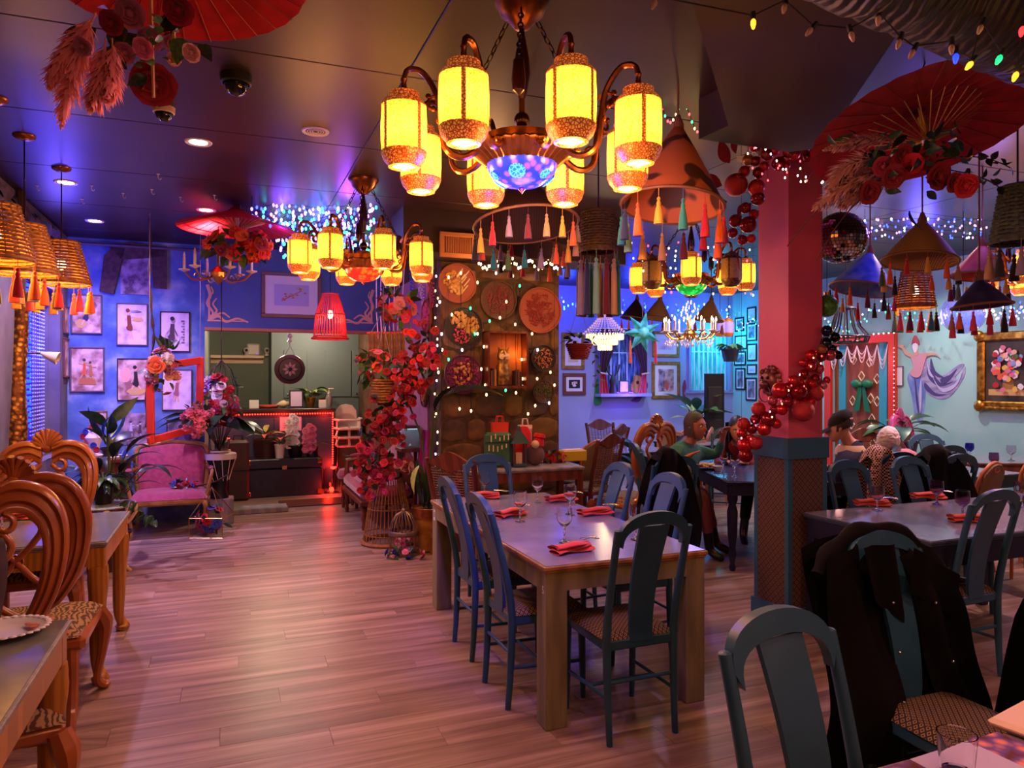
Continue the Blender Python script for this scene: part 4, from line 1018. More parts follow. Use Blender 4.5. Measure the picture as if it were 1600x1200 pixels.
MB().tube([p(236, 0), p(238, 80), p(240, 152)], [.006, .006, .005], 6).build('stem', 'bamboo', t)
# ---- arrangement under the middle parasol
t = thing('flower_arrangement', 'hanging orange and red flower arrangement under the parasol by the blue wall', 'flowers', P(375, 385, 6.35))
bunch(t, (0, 0, 0), (.32, .2, .13), 44, ['petal_orange', 'petal_orange', 'petal_coral', 'petal_red', 'petal_crimson'], .06, 40, ['leaf_dark', 'leaf_dark', 'leaf_mid'], .13, 5, 'mix')
MB().tube([(0, 0, .1), (0, 0, .4)], .006, 5).build('stem', 'twig', t)
# ---- arrangement under the right parasol
Y0 = 3.35; t = thing('flower_arrangement', 'hanging crimson flower and eucalyptus arrangement under the right parasol', 'flowers', P(1430, 250, Y0))
p = lambda u, v, Y=Y0: P(u, v, Y)-P(1430, 250, Y0)
for i, (a_, b_, c_, w_) in enumerate((((1400, 265), (1340, 270), (1268, 330), .07), ((1380, 250), (1330, 240), (1290, 300), .07), ((1395, 215), (1340, 215), (1285, 235), .04), ((1400, 280), (1350, 290), (1310, 325), .06))):
    pampas(t, p(*a_), p(*b_), p(*c_), w_, 'pampas_cream', 420, 20+i)
for (u, v, s, c_) in ((1358, 300, .06, 'petal_crimson'), (1395, 275, .06, 'petal_crimson'), (1465, 275, .07, 'petal_crimson'), (1508, 290, .06, 'petal_red'), (1490, 285, .05, 'petal_crimson'), (1425, 255, .05, 'petal_red'), (1380, 260, .05, 'petal_crimson'), (1410, 240, .05, 'petal_crimson'), (1445, 250, .05, 'petal_crimson')):
    inst('flower', rose(c_, int(u) % 3), t, aimz(p(u, v, Y0-.08), (.3*math.sin(u), -.8, -.3), s))
r = random.Random(4)
for i in range(52):
    u, v = r.gauss(1420, 55), r.gauss(245, 24); inst('leaf', leafm(('leaf_dark', 'leaf_black', 'leaf_teal')[i % 3], 1, .55, .5), t, aim(p(u, v, Y0+r.uniform(-.12, .12)), (r.uniform(-1, 1), r.uniform(-.8, .2), r.uniform(-.7, .4)), i, r.uniform(.05, .11)))
for (q0, q1, q2, nn) in (((1470, 250), (1530, 235), (1578, 262), 14), ((1480, 265), (1540, 275), (1560, 292), 9), ((1390, 255), (1350, 240), (1330, 262), 8)):
    b_ = bez([p(*q0), p(*q1), p(*q2)], nn); MB().tube(b_, .003, 5).build('stem', 'twig', t)
    for i, c_ in enumerate(b_[2:]): inst('leaf', leafm('leaf_black', 1, .7, .3), t, aim(c_, (math.cos(i*2.5), -.5, math.sin(i*2.5)), i, .045))
for i in range(40): inst('berry', MB().sph((0, 0, 0), 1, 6, 4).mesh('berry', 'petal_white') if i == 0 else bm_, t, TR(p(r.gauss(1465, 16), r.gauss(250, 14), Y0-.12)) @ Matrix.Scale(.008, 4)); bm_ = t.children[-1].data if i == 0 else bm_
for (q0, q1, q2) in (((1375, 262), (1300, 290), (1230, 385)), ((1345, 312), (1310, 340), (1275, 408))): MB().tube(bez([p(*q0), p(*q1), p(*q2)], 10), .0025, 5).build('twig', 'twig', t)
# ---- potted plants
D('pot_black', '#141114', rough=.4); D('pot_brown', '#3a1c1c', rough=.5); D('pot_white', '#d8d0cc', rough=.4); D('pot_gold', '#b07a34', c2='#8a5a1c', scale=9, rough=.35, metal=.6); D('terracotta', '#5a2420', rough=.6)
def pot(t, r0, r1, h, mat, z=0):
    MB().lathe([(0, z), (r0, z), (r1, z+h), (r1*1.06, z+h), (r1*1.06, z+h-.02), (r1*1.02, z+h-.02), (r1*.92, z+h-.015), (0, z+h-.02)], 20).build('pot', mat, t)
    MB().lathe([(0, z+h-.018), (r1*.93, z+h-.018)], 14).build('soil', 'soil', t)
def fan_plant(label, loc, r0, r1, h, pmat, nl, L_, wd, mats, seed=1, up=.8, bend=.8, stem=0, cat='plant', name='potted_plant', group='potted plants', tip=1.0):
    t = thing(name, label, cat, loc, 0, group); r = random.Random(seed)
    if h: pot(t, r0, r1, h, pmat)
    for i in range(nl):
        th = i*2.4+r.uniform(-.3, .3); k = r.uniform(.6, 1); d = Vector((math.cos(th), math.sin(th), up*r.uniform(.6, 1.8))).normalized(); b_ = Vector((0, 0, h-.02))
        if stem:
            q = b_+d*stem*k; MB().tube([b_, b_+Vector((d.x*.3, d.y*.3, d.z))*stem*k*.5, q], .004*max(1, stem*2), 5).build('stem', 'stem', t); b_ = q; d = (d+Vector((0, 0, -.6))).normalized()
        inst('leaf', leafm(r.choice(mats), 1, wd, bend, tip=tip), t, aim(b_, d, r.uniform(-.3, .3), L_*k))
    return t
# ================================================================ prints and frames
D('print_sepia', '#d8b8b0', c2='#8a5a58', c3='#c88a5a', scale=7, rough=.8, lo=.42, hi=.62, detail=6)
D('print_violet', '#d8c0dc', c2='#b090b8', c3='#8a5a60', scale=6, rough=.8, lo=.5, hi=.66, detail=6)
D('print_grey', '#a890a8', c2='#5a4458', c3='#b8a0b4', scale=9, rough=.8, lo=.4, hi=.6, detail=7)
D('print_fig', '#7a3428', rough=.8); D('print_fig2', '#2c2a50', rough=.8); D('print_fig3', '#4a3844', rough=.8)
D('frame_grey', '#5a4c58', rough=.5); D('frame_black', '#141014', rough=.4); D('frame_gold', '#a8803c', c2='#8a642c', scale=12, rough=.4, metal=.6); D('frame_wood', '#6a3a26', rough=.4)
D('mat_white', '#dcd4dc', rough=.8); D('mat_lilac', '#b8b0d8', rough=.8)
def frame(name, label, cat, wall, u0, v0, u1, v1, fm, fw, art, matw=0, matm='mat_white', group=None, depth=.02, figs=()):
    um, vm = (u0+u1)/2, (v0+v1)/2
    if wall[0] == 'b':
        B_ = wall[1]; x0, x1 = onb(u0, vm, B_)[0], onb(u1, vm, B_)[0]; z1, z0 = onb(um, v0, B_)[1], onb(um, v1, B_)[1]; loc = W((x0+x1)/2, B_, (z0+z1)/2); rz = T
    else:
        A_ = wall[1]; s = 1 if A_ > 3 else -1; x0, x1 = -s*ona(u0, vm, A_)[0], -s*ona(u1, vm, A_)[0]; z1, z0 = ona(um, v0, A_)[1], ona(um, v1, A_)[1]; loc = W(A_, -s*(x0+x1)/2, (z0+z1)/2); rz = T-s*pi/2
    w_, h_ = abs(x1-x0), z1-z0; t = thing(name, label, cat, loc, rz, group); y = -depth
    if fw:
        for (x, z, sx, sz) in ((0, h_/2-fw/2, w_, fw), (0, -h_/2+fw/2, w_, fw), (-w_/2+fw/2, 0, fw, h_-2*fw), (w_/2-fw/2, 0, fw, h_-2*fw)):
            MB().box((x, -depth/2, z), (sx, depth, sz), b=min(fw, depth)*.25).build('frame_bar', fm, t, False)
    MB().box((0, -depth*.25, 0), (w_-2*fw+.002, depth*.5, h_-2*fw+.002)).build('mat_board' if matw else 'print', matm if matw else art, t, False)
    if matw: MB().box((0, -depth*.25-.003, 0), (w_-2*fw-2*matw, depth*.5, h_-2*fw-2*matw)).build('print', art, t, False)
    iw, ih = w_-2*fw-2*matw, h_-2*fw-2*matw
    for k, (poly, m_) in enumerate(figs):            # flat painted shapes, outline in 0..1 of the print
        MB().prism([((q[0]-.5)*iw, (q[1]-.5)*ih) for q in poly], -.0005, TR(0, -depth*.5-.0035-.0003*k, 0)).build('printed_figure', m_, t, False)
    return t
def blob(cx, cy, rx, ry, n=14, seed=0, j=.18):
    r = random.Random(seed); return [(cx+rx*math.cos(2*pi*i/n)*r.uniform(1-j, 1+j), cy+ry*math.sin(2*pi*i/n)*r.uniform(1-j, 1+j)) for i in range(n)]
def fgr(cx, cy, s, lean, arms, legs, m1, m2, m3='print_fig3'):       # small painted figure: hair, head, torso, skirt, limbs
    f_ = []; hx, hy = cx+lean*.30*s, cy+.34*s
    def limb(x0, y0, x1, y1, w, m): dx, dy = x1-x0, y1-y0; L_ = math.hypot(dx, dy) or 1; nx, ny = -dy/L_*w, dx/L_*w; f_.append(([(x0-nx, y0-ny), (x1-nx*.6, y1-ny*.6), (x1+nx*.6, y1+ny*.6), (x0+nx, y0+ny)], m))
    for (ax, ay) in arms: limb(cx+lean*.2*s, cy+.2*s, cx+ax*s, cy+ay*s, .028*s, m2)
    for (ax, ay) in legs: limb(cx, cy-.1*s, cx+ax*s, cy+ay*s, .04*s, m2)
    f_ += [([(cx-.09*s, cy-.12*s), (cx+.09*s, cy-.12*s), (cx+.07*s+lean*.2*s, cy+.24*s), (cx-.07*s+lean*.2*s, cy+.24*s)], m1), (blob(cx, cy-.12*s, .13*s, .1*s, 10, 3), m1), (blob(hx, hy, .075*s, .08*s, 12, 1, .05), m2), (blob(hx-.02*s, hy+.04*s, .085*s, .06*s, 10, 2, .1), m3)]
    return f_
BW = ('b', BB)
frame('wall_print', 'sepia print of a crouching figure, topmost beside the corner', 'print', BW, 111, 460, 160, 522, 'frame_grey', .015, 'print_sepia', 0, figs=[(blob(.3, .25, .2, .12, seed=9), 'spice_tan'), (blob(.68, .75, .2, .12, seed=8), 'print_grey')]+fgr(.48, .5, .8, .3, [(.3, .05), (.25, .3)], [(.22, -.3), (-.2, -.36)], 'print_fig2', 'petal_blush'))
frame('wall_print', 'pale print of a dancing figure in red on the blue wall', 'print', BW, 182, 474, 231, 540, 'frame_grey', .012, 'print_violet', 0, figs=[(blob(.7, .62, .2, .05, seed=4), 'spice_tan'), (blob(.62, .82, .2, .03, seed=6), 'print_grey')]+fgr(.42, .52, .85, -.2, [(.5, .18), (-.2, .1)], [(.12, -.45), (.28, -.16), (.02, -.44)], 'print_fig', 'petal_blush', 'print_fig'))
frame('wall_print', 'grey print of a seated figure with lettering behind the branch', 'print', BW, 250, 487, 297, 550, 'frame_black', .012, 'print_violet', 0, figs=[([(.72+.06*(i % 2), .2+.07*i), (.84, .2+.07*i), (.84, .24+.07*i), (.72+.06*(i % 2), .24+.07*i)], 'print_grey') for i in range(9)]+fgr(.38, .48, .95, .15, [(.22, -.1), (-.2, -.05)], [(.3, -.3), (-.25, -.32)], 'print_fig3', 'print_grey', 'ink'))
frame('wall_print', 'amber sepia print of dancers beside the tall dark plant', 'print', BW, 109, 542, 164, 613, 'frame_grey', .018, 'print_sepia', 0, figs=[([(.2, .15), (.3, .3), (.72, .3), (.8, .14)], 'spice_orange')]+fgr(.4, .5, .6, .1, [(-.3, .25), (.3, .3)], [(.2, -.35), (-.2, -.35)], 'petal_orange', 'spice_tan')+fgr(.62, .46, .55, -.1, [(-.25, .3), (.3, .2)], [(.15, -.35), (-.2, -.3)], 'spice_orange', 'spice_tan'))
frame('wall_print', 'print of a woman in black seated under a tree', 'print', BW, 183, 560, 233, 626, 'frame_black', .01, 'print_sepia', 0, figs=[(blob(.25, .6, .18, .2, seed=5), 'petal_blush'), (blob(.6, .2, .32, .1, seed=5), 'spice_tan')]+fgr(.6, .5, .8, -.1, [(.22, -.1), (-.2, -.1)], [(.2, -.3), (-.2, -.3)], 'ink', 'petal_blush', 'ink'))
frame('wall_print', 'pale print of a lone dancer inside the red hanging frame', 'print', BW, 253, 577, 300, 641, 'frame_grey', .01, 'print_violet', 0, figs=fgr(.48, .5, .75, .2, [(.2, .3), (-.25, .0)], [(.1, -.42), (-.12, -.4)], 'petal_dusty', 'petal_blush', 'print_fig'))
frame('wall_print', 'unframed grey crowd print left of the red hanging frame', 'print', BW, 190, 646, 232, 694, 'frame_grey', 0, 'print_grey', 0, figs=fgr(.35, .5, .6, 0, [(.2, .2)], [(.1, -.4)], 'mat_lilac', 'print_violet')+fgr(.68, .48, .6, .1, [(-.2, .2)], [(.1, -.4)], 'print_fig3', 'print_violet'))
frame('wall_print', 'grey portrait print behind the pink settee', 'print', BW, 260, 655, 307, 717, 'frame_grey', .008, 'print_grey', 0, figs=fgr(.5, .4, 1.1, 0, [(.3, -.2), (-.3, -.2)], [(.1, -.3)], 'mat_lilac', 'print_violet'))
frame('wall_print', 'dark brown print hanging below the jacket', 'print', BW, 189, 400, 233, 460, 'frame_grey', 0, 'print_grey', 0)
frame('wall_print', 'small amber print above the colourful figurine', 'print', BW, 150, 642, 168, 662, 'frame_gold', .012, 'print_sepia', 0)
frame('wall_print', 'narrow upper print on the left wall by the blue window', 'print', ('a', A0), 98, 478, 107, 522, 'frame_wood', .02, 'print_sepia', 0)
frame('wall_print', 'narrow lower print on the left wall by the blue window', 'print', ('a', A0), 98, 528, 107, 590, 'frame_wood', .02, 'print_sepia', 0)
# jacket hung over the wall on clips
D('jacket', '#4a3434', c2='#5a4242', scale=20, rough=.9); D('cordm', '#8a7a88', rough=.7)
t = thing('hanging_jacket', 'worn brown jacket pinned open on the blue wall', 'jacket', W(0, BB, 0), T)
def wp(u, v, d=.03): a, z = onb(u, v, BB); return (a, z)
for nm, pl in (('sleeve', [(163, 400), (176, 386), (196, 390), (190, 412), (178, 460), (156, 455), (160, 425)]), ('yoke', [(172, 388), (198, 380), (236, 384), (258, 388), (258, 402), (190, 406)]), ('sleeve', [(236, 386), (261, 386), (261, 452), (240, 450)])):
    MB().prism([wp(*q) for q in reversed(pl)], .03, TR(0, -.04, 0)).build(nm, 'jacket', t, False)
# cable, cornice pipe
m = MB(); m.tube([W(*(onb(105, 368, BB)[0], BB-.05, 3.08)), W(AL, BB-.05, 3.08)], .015, 8); tag(m.build('curtain_pipe', 'frame_grey', None), 'thin grey pipe running along the top of the blue wall', 'pipe')
# branch swing rope
q = [P(232, 315, 6.9), P(235, 380, 6.9), P(234, 440, 6.9), P(238, 500, 6.85), P(240, 535, 6.8), P(230, 600, 6.75), P(229, 668, 6.7)]
t = thing('hanging_branch', 'thin knotted branch hanging from the ceiling in front of the blue wall', 'branch', q[0])
MB().tube([p_-q[0] for p_ in spline(q, 5)], [.012+.006*math.sin(i*1.7) for i in range(len(spline(q, 5)))], 7).build('branch', 'twig', t)
MB().tube([(0, 0, 0), (0, 0, CEIL-q[0].z)], .003, 4).build('cord', 'cordm', t)
# red hanging frame with flowers
c = P(274, 622, 7.0); t = thing('picture_frame', 'empty red picture frame hung askew with flower clusters', 'picture frame', c)
K = [P(234, 575, 6.7)-c, P(313, 563, 7.2)-c, P(311, 668, 7.2)-c, P(236, 688, 6.7)-c]
for i in range(4):
    d = K[(i+1) % 4]-K[i]; L_ = d.length; o = MB().box((0, L_/2, 0), (.07, L_+.06, .03), b=.006).build('frame_bar', 'red_paint', t, False); o.matrix_local = TR(K[i]) @ d.to_track_quat('Y', 'X').to_matrix().to_4x4()
for k in (0, 1): MB().tube([K[k], Vector((K[k].x, K[k].y, CEIL-c.z))], .003, 4).build('cord', 'cordm', t)
t = thing('flower_cluster', 'peach and pink flower cluster at the top left of the red frame', 'flowers', P(255, 580, 6.75))
bunch(t, (0, 0, 0), (.15, .12, .22), 22, ['petal_blush', 'petal_pink', 'petal_dusty', 'petal_white', 'petal_dusty'], .055, 22, ['leaf_dark', 'leaf_mid'], .09, 8, 'mix', (0, -1, 0))
for i in range(6): inst('leaf', leafm('leaf_dark', 1, .4, .4), t, aim((.02*i, 0, .2), (math.sin(i*2), -.2, .8), i, .16))
inst('flower', rose('petal_orange', 1), t, aimz((.0, -.12, .05), (0, -1, .2), .09))
t = thing('flower_cluster', 'pink hydrangea cluster at the bottom right of the red frame', 'flowers', P(312, 655, 6.95))
bunch(t, (0, 0, 0), (.16, .1, .14), 20, ['petal_pink', 'petal_white', 'petal_pink', 'petal_dusty'], .055, 18, ['leaf_dark', 'leaf_mid'], .09, 9, 'pom', (0, -1, 0))
# ================================================================ settee
st_ = thing('settee', 'small pink velvet settee with gilt frame by the blue wall', 'settee', W(-.56, 8.42, 0), T)
def y_(z): return .22+.12*(z-.4)/.5
o = [(-.33, .42), (-.35, .6), (-.35, .82), (-.30, .89), (-.14, .915), (0, .93), (.14, .915), (.30, .89), (.35, .82), (.35, .6), (.33, .42)]
k = len(o); v = [(p_[0]*q, y_(p_[1])+d, .66+(p_[1]-.66)*q) for q, d in ((.86, -.05), (.93, -.035), (.93, .02)) for p_ in o]
MB().add(v, [tuple(range(k)), tuple(range(3*k-1, 2*k-1, -1))]+[(r_*k+i, (r_+1)*k+i, (r_+1)*k+(i+1) % k, r_*k+(i+1) % k) for r_ in range(2) for i in range(k)]).build('backrest', 'pink_velvet', st_, True, 50)
MB().tube([(p_.x, y_(p_.y), p_.y) for p_ in spline([(q[0], q[1], 0) for q in o], 4)], .024, 8).build('back_frame', 'giltwood', st_)
def cush(i, j):
    x, y = (i-.5)*2, (j-.5)*2; kk = max(0, (1-abs(x)**6)*(1-abs(y)**6)); return (x*.37, y*.27-.03, .385+.075*kk**.4)
MB().grid(cush, 14, 10).build('seat', 'pink_velvet', st_, True, 80)
MB().box((0, -.03, .36), (.72, .54, .07), b=.02).build('seat_rail', 'giltwood', st_)
for s in (-1, 1):
    MB().tube(spline([(s*.34, -.27, .36), (s*.36, -.3, .28), (s*.335, -.275, .12), (s*.35, -.3, 0)], 5), [.03, .032, .032, .03, .028, .026, .023, .02, .018, .017, .016, .016, .017, .018, .019, .02][:16], 8).build('leg', 'giltwood', st_)
    MB().tube(spline([(s*.33, .22, .36), (s*.33, .25, .15), (s*.34, .3, 0)], 5), .02, 8).build('leg', 'giltwood', st_)
    MB().tube(spline([(s*.35, .25, .66), (s*.4, .05, .64), (s*.41, -.12, .63), (s*.38, -.14, .5), (s*.35, -.16, .38)], 5), .018, 8).build('arm', 'giltwood', st_)
    MB().sph((s*.395, .04, .665), .03, 10, 6, (1, 3.2, .7)).build('arm_pad', 'pink_velvet', st_)
t = thing('flower_wreath', 'small wreath of red and blue flowers lying on the pink settee', 'flowers', W(-.42, 8.42, .47))
bunch(t, (0, 0, .03), (.16, .08, .03), 12, ['petal_red', 'petal_blue', 'petal_crimson'], .04, 12, ['leaf_dark'], .07, 3)
MB().tube([(.1, .05, .0), (.3, .1, .05), (.42, .12, .12)], .01, 6).build('twig', 'twig', t)
# ================================================================ plants by the left wall
D('glasstop', '#98a8a0', rough=.1, spec=.6); D('cream', '#d8b890', rough=.4)
gt = thing('plant_table', 'small round table with cream scroll legs holding a potted plant', 'table', W(*onz(162, 788, .58), 0)); 
MB().lathe([(0, .565), (.24, .565), (.25, .575), (.24, .585), (0, .585)], 24).build('tabletop', 'glasstop', gt)
for i in range(4):
    th = i*pi/2+.6; MB().tube([(p_[0]*math.cos(th), p_[0]*math.sin(th), p_[1]) for p_ in [(.22, .56), (.24, .5), (.2, .44), (.16, .4), (.12, .2), (.16, .05), (.2, .0)]], .016, 7).build('leg', 'cream', gt)
    MB().lathe([(0, -.015), (.03, -.015), (.035, 0), (.03, .015), (0, .015)], 10, TR(.235*math.cos(th), .235*math.sin(th), .53) @ rotm(pi/2, 0, th+pi/2)).build('scroll', 'cream', gt)
pl = fan_plant('bushy green plant in a black pot on the scroll-legged table', gt.location+Vector((.0, 0, .585)), .06, .08, .16, 'pot_black', 60, .17, .4, ['leaf_mid', 'leaf_mid', 'leaf_dark'], 2, .6, 1.0, .16)
for i in range(16):                                  # trailing vine
    q = Vector((.1+.03*i, -.015*i, .14-.016*i+.02*math.sin(i))); inst('leaf', leafm('leaf_dark', 1, .4, .7), pl, aim(q, (.5*math.cos(i*2), -.6, -.5), i, .11))
b_ = thing('side_cabinet', 'dark round side table behind the potted plants', 'table', P(165, 822, 7.6)*1.0); b_.location.z = 0
MB().lathe([(0, 0), (.2, 0), (.22, .04), (.2, .1), (.24, .74), (.28, .76), (.28, .79), (0, .79)], 20).build('body', 'mahogany', b_)
MB().lathe([(0, .79), (.2, .79), (.21, .81), (0, .81)], 20).build('tray', 'white_paint', b_)
fan_plant('orchid-like plant with pale striped leaves on the dark side table', b_.location+Vector((.05, 0, .81)), .07, .09, .09, 'pot_brown', 14, .26, .3, ['leaf_light', 'leaf_mid'], 5, 2.2, .5)
tp = fan_plant('tall plant with long dark glossy leaves by the blue-lit window', W(-.95, 7.0, 0), .14, .18, .32, 'pot_brown', 24, .42, .26, ['leaf_black', 'leaf_dark', 'leaf_black'], 12, 2.6, 1.3, .7)
MB().tube([(0, 0, .3), (.02, .0, .8), (.0, 0, 1.25)], [.02, .015, .01], 6).build('stem', 'stem', tp)
for i in range(9): inst('leaf', leafm('leaf_dark', 1, .3, .7), tp, aim((0, 0, 1.0+.03*i), (math.cos(i*2.4), math.sin(i*2.4), .9), i, .34))
fg = thing('figurine', 'colourful painted figurine in front of the prints', 'figurine', P(146, 700, 7.4)); fg.location.z = .82
MB().lathe([(0, 0), (.08, 0), (.09, .02), (.05, .05), (.06, .12), (.085, .2), (.05, .28), (.03, .3), (.05, .34), (.045, .4), (0, .43)], 16).build('body', 'petal_white', fg)
for i in range(7): inst('ornament', rose(('petal_red', 'petal_blue', 'petal_coral')[i % 3], 0), fg, aimz((.07*math.cos(i), -.06, .08+.045*i), (0, -1, 0), .035))
ps = thing('plant_stand', 'black pedestal under the colourful figurine', 'stand', (fg.location.x, fg.location.y, 0)); MB().lathe([(0, 0), (.14, 0), (.14, .03), (.04, .06), (.035, .74), (.12, .8), (.12, .82), (0, .82)], 16).build('post', 'black', ps)
# ================================================================ blue-lit window in the left wall
D('led_blue', '#1030ff', es=6, sample=False); D('blue_panel', '#0a14c8', rough=.4, es=.35); D('beadcurtain', '#b0b8e8', rough=.2, spec=.8)
wd = thing('window_1', 'window niche glowing with blue light', None); wd['kind'] = 'structure'
MB().box((0, 0, 0), (.02, WB1-WB0, WZ1-WZ0), TR(W(A0-.17, (WB0+WB1)/2, (WZ0+WZ1)/2)) @ rotm(0, 0, T)).build('glass', 'blue_panel', wd, False)
for (b_, z_, sb, sz) in (((WB0+WB1)/2, WZ1, WB1-WB0, .05), ((WB0+WB1)/2, WZ0, WB1-WB0, .05), (WB0, (WZ0+WZ1)/2, .05, WZ1-WZ0), (WB1, (WZ0+WZ1)/2, .05, WZ1-WZ0), (8.25, (WZ0+WZ1)/2, .035, WZ1-WZ0)):
    MB().box((0, 0, 0), (.06, sb, sz), TR(W(A0-.13, b_, z_)) @ rotm(0, 0, T)).build('window_frame', 'wall_left', wd, False)
bc = thing('bead_curtain', 'blue lit bead curtain hanging in the left window', 'curtain', W(A0-.06, 7.8, 2.5), T)
m = MB()
for i in range(7):
    for j in range(40): m.sph((0, -.1+.085*i, -.03-.035*j), .010, 6, 4)
o = m.build('beads', 'beadcurtain', bc); o['kind'] = 'stuff'
m = MB()
for i in range(3):
    for j in range(26): m.sph((.02, -.42+.1*i, -.05-.05*j), .017, 6, 4)
o = m.build('lit_beads', 'led_blue', bc); o['kind'] = 'stuff'
MB().box((0, -.03, 0), (.03, .95, .03)).build('rail', 'frame_black', bc, False)
lamp('window_blue', 'POINT', W(A0-.02, 8.0, 1.9), '#2030ff', 26, .1)
lamp('window_blue', 'POINT', W(A0+.12, 8.1, 2.6), '#6450ff', 22, .1)
# gold scaly column
D('goldscale', '#c08830', c2='#5a3410', tex='voronoi', scale=26, rough=.35, metal=.7, lo=.2, hi=.5, bump=.5)
q = spline([P(33, 455, 5.9), P(31, 520, 5.9), P(24, 600, 5.85), P(24, 670, 5.8), P(18, 760, 5.75)], 7); q.append(Vector((q[-1].x, q[-1].y, 0)))
gc = thing('scaly_column', 'gold scaly serpent-like column beside the blue window', 'column', (q[-1].x, q[-1].y, 0))
nn = len(q); MB().tube([p_-gc.location for p_ in q], [(.05+.05*i/nn)*(1+.04*(i % 2)) for i in range(nn)], 12).build('scaly_body', 'goldscale', gc)
MB().tube([q[0]-gc.location, Vector((q[0].x, q[0].y, CEIL))-gc.location], .035, 8).build('upper_shaft', 'twig', gc)
dl = thing('desk_lamp', 'small white clip-on reading lamp by the blue window', 'lamp', P(64, 552, 5.95))
MB().lathe([(.012, 0), (.02, .02), (.055, .13), (.05, .13), (.015, .02)], 12, rotm(0, 1.9, .3)).build('shade', 'white_paint', dl); MB().tube([(0, 0, 0), (-.1, 0, 0), (-.17, 0, -.02)], .008, 6).build('arm', 'steel', dl)
# swag of dark cloth below the ceiling of the left wall
D('swag', '#3a3038', c2='#5a4a58', scale=8, rough=.9)
sw = thing('wall_swag', 'dark gathered cloth swag along the top of the left wall', 'cloth', W(A0, 6.9, 2.9), T)
for i in range(9):
    def sf(a_, b_, i=i): return (.03+.02*math.sin(b_*9+i), -1.5+.34*i+.34*a_, .18-.33*b_*(.5+.5*math.sin(pi*a_))-.02*math.sin(a_*9))
    MB().grid(sf, 8, 5).build('fold', 'swag', sw, True, 80)
# ================================================================ reception niche
CBF = 10.9; ca0, ca1 = AL+.02, onb(521, 640, CBF)[0]
D('counter_blue', '#2c3450', c2='#384262', scale=3, rough=.5); D('counter_top', '#2a1614', rough=.35); D('led_red', '#ff2a18', es=7, sample=False); D('trunk', '#141426', c2='#1a1a30', scale=9, rough=.45)
D('sign_paper', '#c8a8c8', rough=.7); D('plastic', '#d8c0b4', rough=.4); D('clearplastic', '#e8d8dc', rough=.1, trans=.8)
ct = thing('reception_counter', 'dark blue reception counter edged with red light strips', 'counter', W((ca0+ca1)/2, CBF+.3, 0), T); cw = ca1-ca0
MB().box((0, 0, .57), (cw, .56, 1.14)).build('body', 'counter_blue', ct, False); MB().box((0, -.02, 1.165), (cw+.06, .64, .05), b=.008).build('worktop', 'counter_top', ct, False)
for i in range(4): MB().box((-cw/2+cw*(i+.5)/4, -.285, .55), (cw/4-.02, .012, 1.0), b=.004).build('panel', 'counter_blue', ct, False)
m = MB()
for i in range(46): m.sph((-cw/2+.05+(cw-.06)*i/45, -.3, 1.115), .011, 6, 4)
for i in range(22): m.sph((cw/2-.01, -.3, 1.09-.034*i), .011, 6, 4)
o = m.build('red_light_strip', 'led_red', ct); o['kind'] = 'stuff'
for x in (-.5, .1, .6): lamp('strip_light', 'POINT', (x*cw/1.4, -.42, 1.08), '#ff2418', 3.2, .05, parent=ct)
lamp('strip_light', 'POINT', (cw/2-.02, -.45, .35), '#ff2418', 8, .05, parent=ct)
o = MB().box((cw*.14, -.297, .97), (.3, .004, .2)).build('notice', 'sign_paper', ct, False)
MB().box((cw*.14, -.2995, 1.03), (.05, .002, .04)).build('notice_emblem', 'ink', ct, False)
for k in range(3): MB().box((cw*.14, -.2995, .975-.03*k), (.2, .002, .008)).build('printed_line', 'ink', ct, False)
def on_ct(u, v): a, b = onz(u, v, 1.192); b = min(max(b, CBF+.08), CBF+.45); return W(onb(u, v, b)[0], b, 1.192)
fan_plant('pale green leafy plant in a bronze pot on the reception counter', on_ct(485, 632), .05, .075, .15, 'pot_gold', 13, .24, .5, ['leaf_light', 'leaf_light', 'leaf_mid'], 21, 1.0, .9, .16)
o = thing('counter_frame', 'small black framed notice standing on the reception counter', 'notice', on_ct(463, 637), T); MB().box((0, 0, .13), (.2, .02, .26), rotm(-.15)).build('frame', 'frame_black', o, False); MB().box((0, -.012, .13), (.16, .005, .22), rotm(-.15)).build('print', 'sign_paper', o, False)
o = thing('sanitizer_bottle', 'clear pump bottle on the reception counter', 'bottle', on_ct(514, 637)); MB().lathe([(0, 0), (.05, 0), (.052, .15), (.03, .19), (.015, .2)], 14).build('body', 'clearplastic', o); MB().lathe([(.02, .2), (.02, .23), (.007, .235), (.007, .29), (0, .29)], 10).box((.03, 0, .285), (.08, .018, .014)).build('pump', 'plastic', o)
o = tag(MB().lathe([(0, 0), (.12, 0), (.14, .02), (.14, .04), (.12, .03), (0, .03)], 16).build('red_tray', 'petal_coral', None, loc=on_ct(420, 637)), 'shallow coral tray on the reception counter', 'tray')
for (u, l) in ((397, 'white card standing left on the reception counter'), (505, 'white card standing right on the reception counter')): tag(MB().box((0, 0, .06), (.13, .01, .12), b=.001).build('card', 'paper', None, False, loc=on_ct(u, 638), rz=T), l, 'card')
o = thing('conch_shell', 'cream conch shell on the reception counter', 'shell', on_ct(442, 637)); MB().lathe([(0, -.1), (.02, -.07), (.05, -.02), (.055, .02), (.03, .06), (.035, .075), (.012, .1), (0, .13)], 12, TR(0, 0, .055) @ rotm(0, 1.5, .5)).build('shell', 'cream', o)
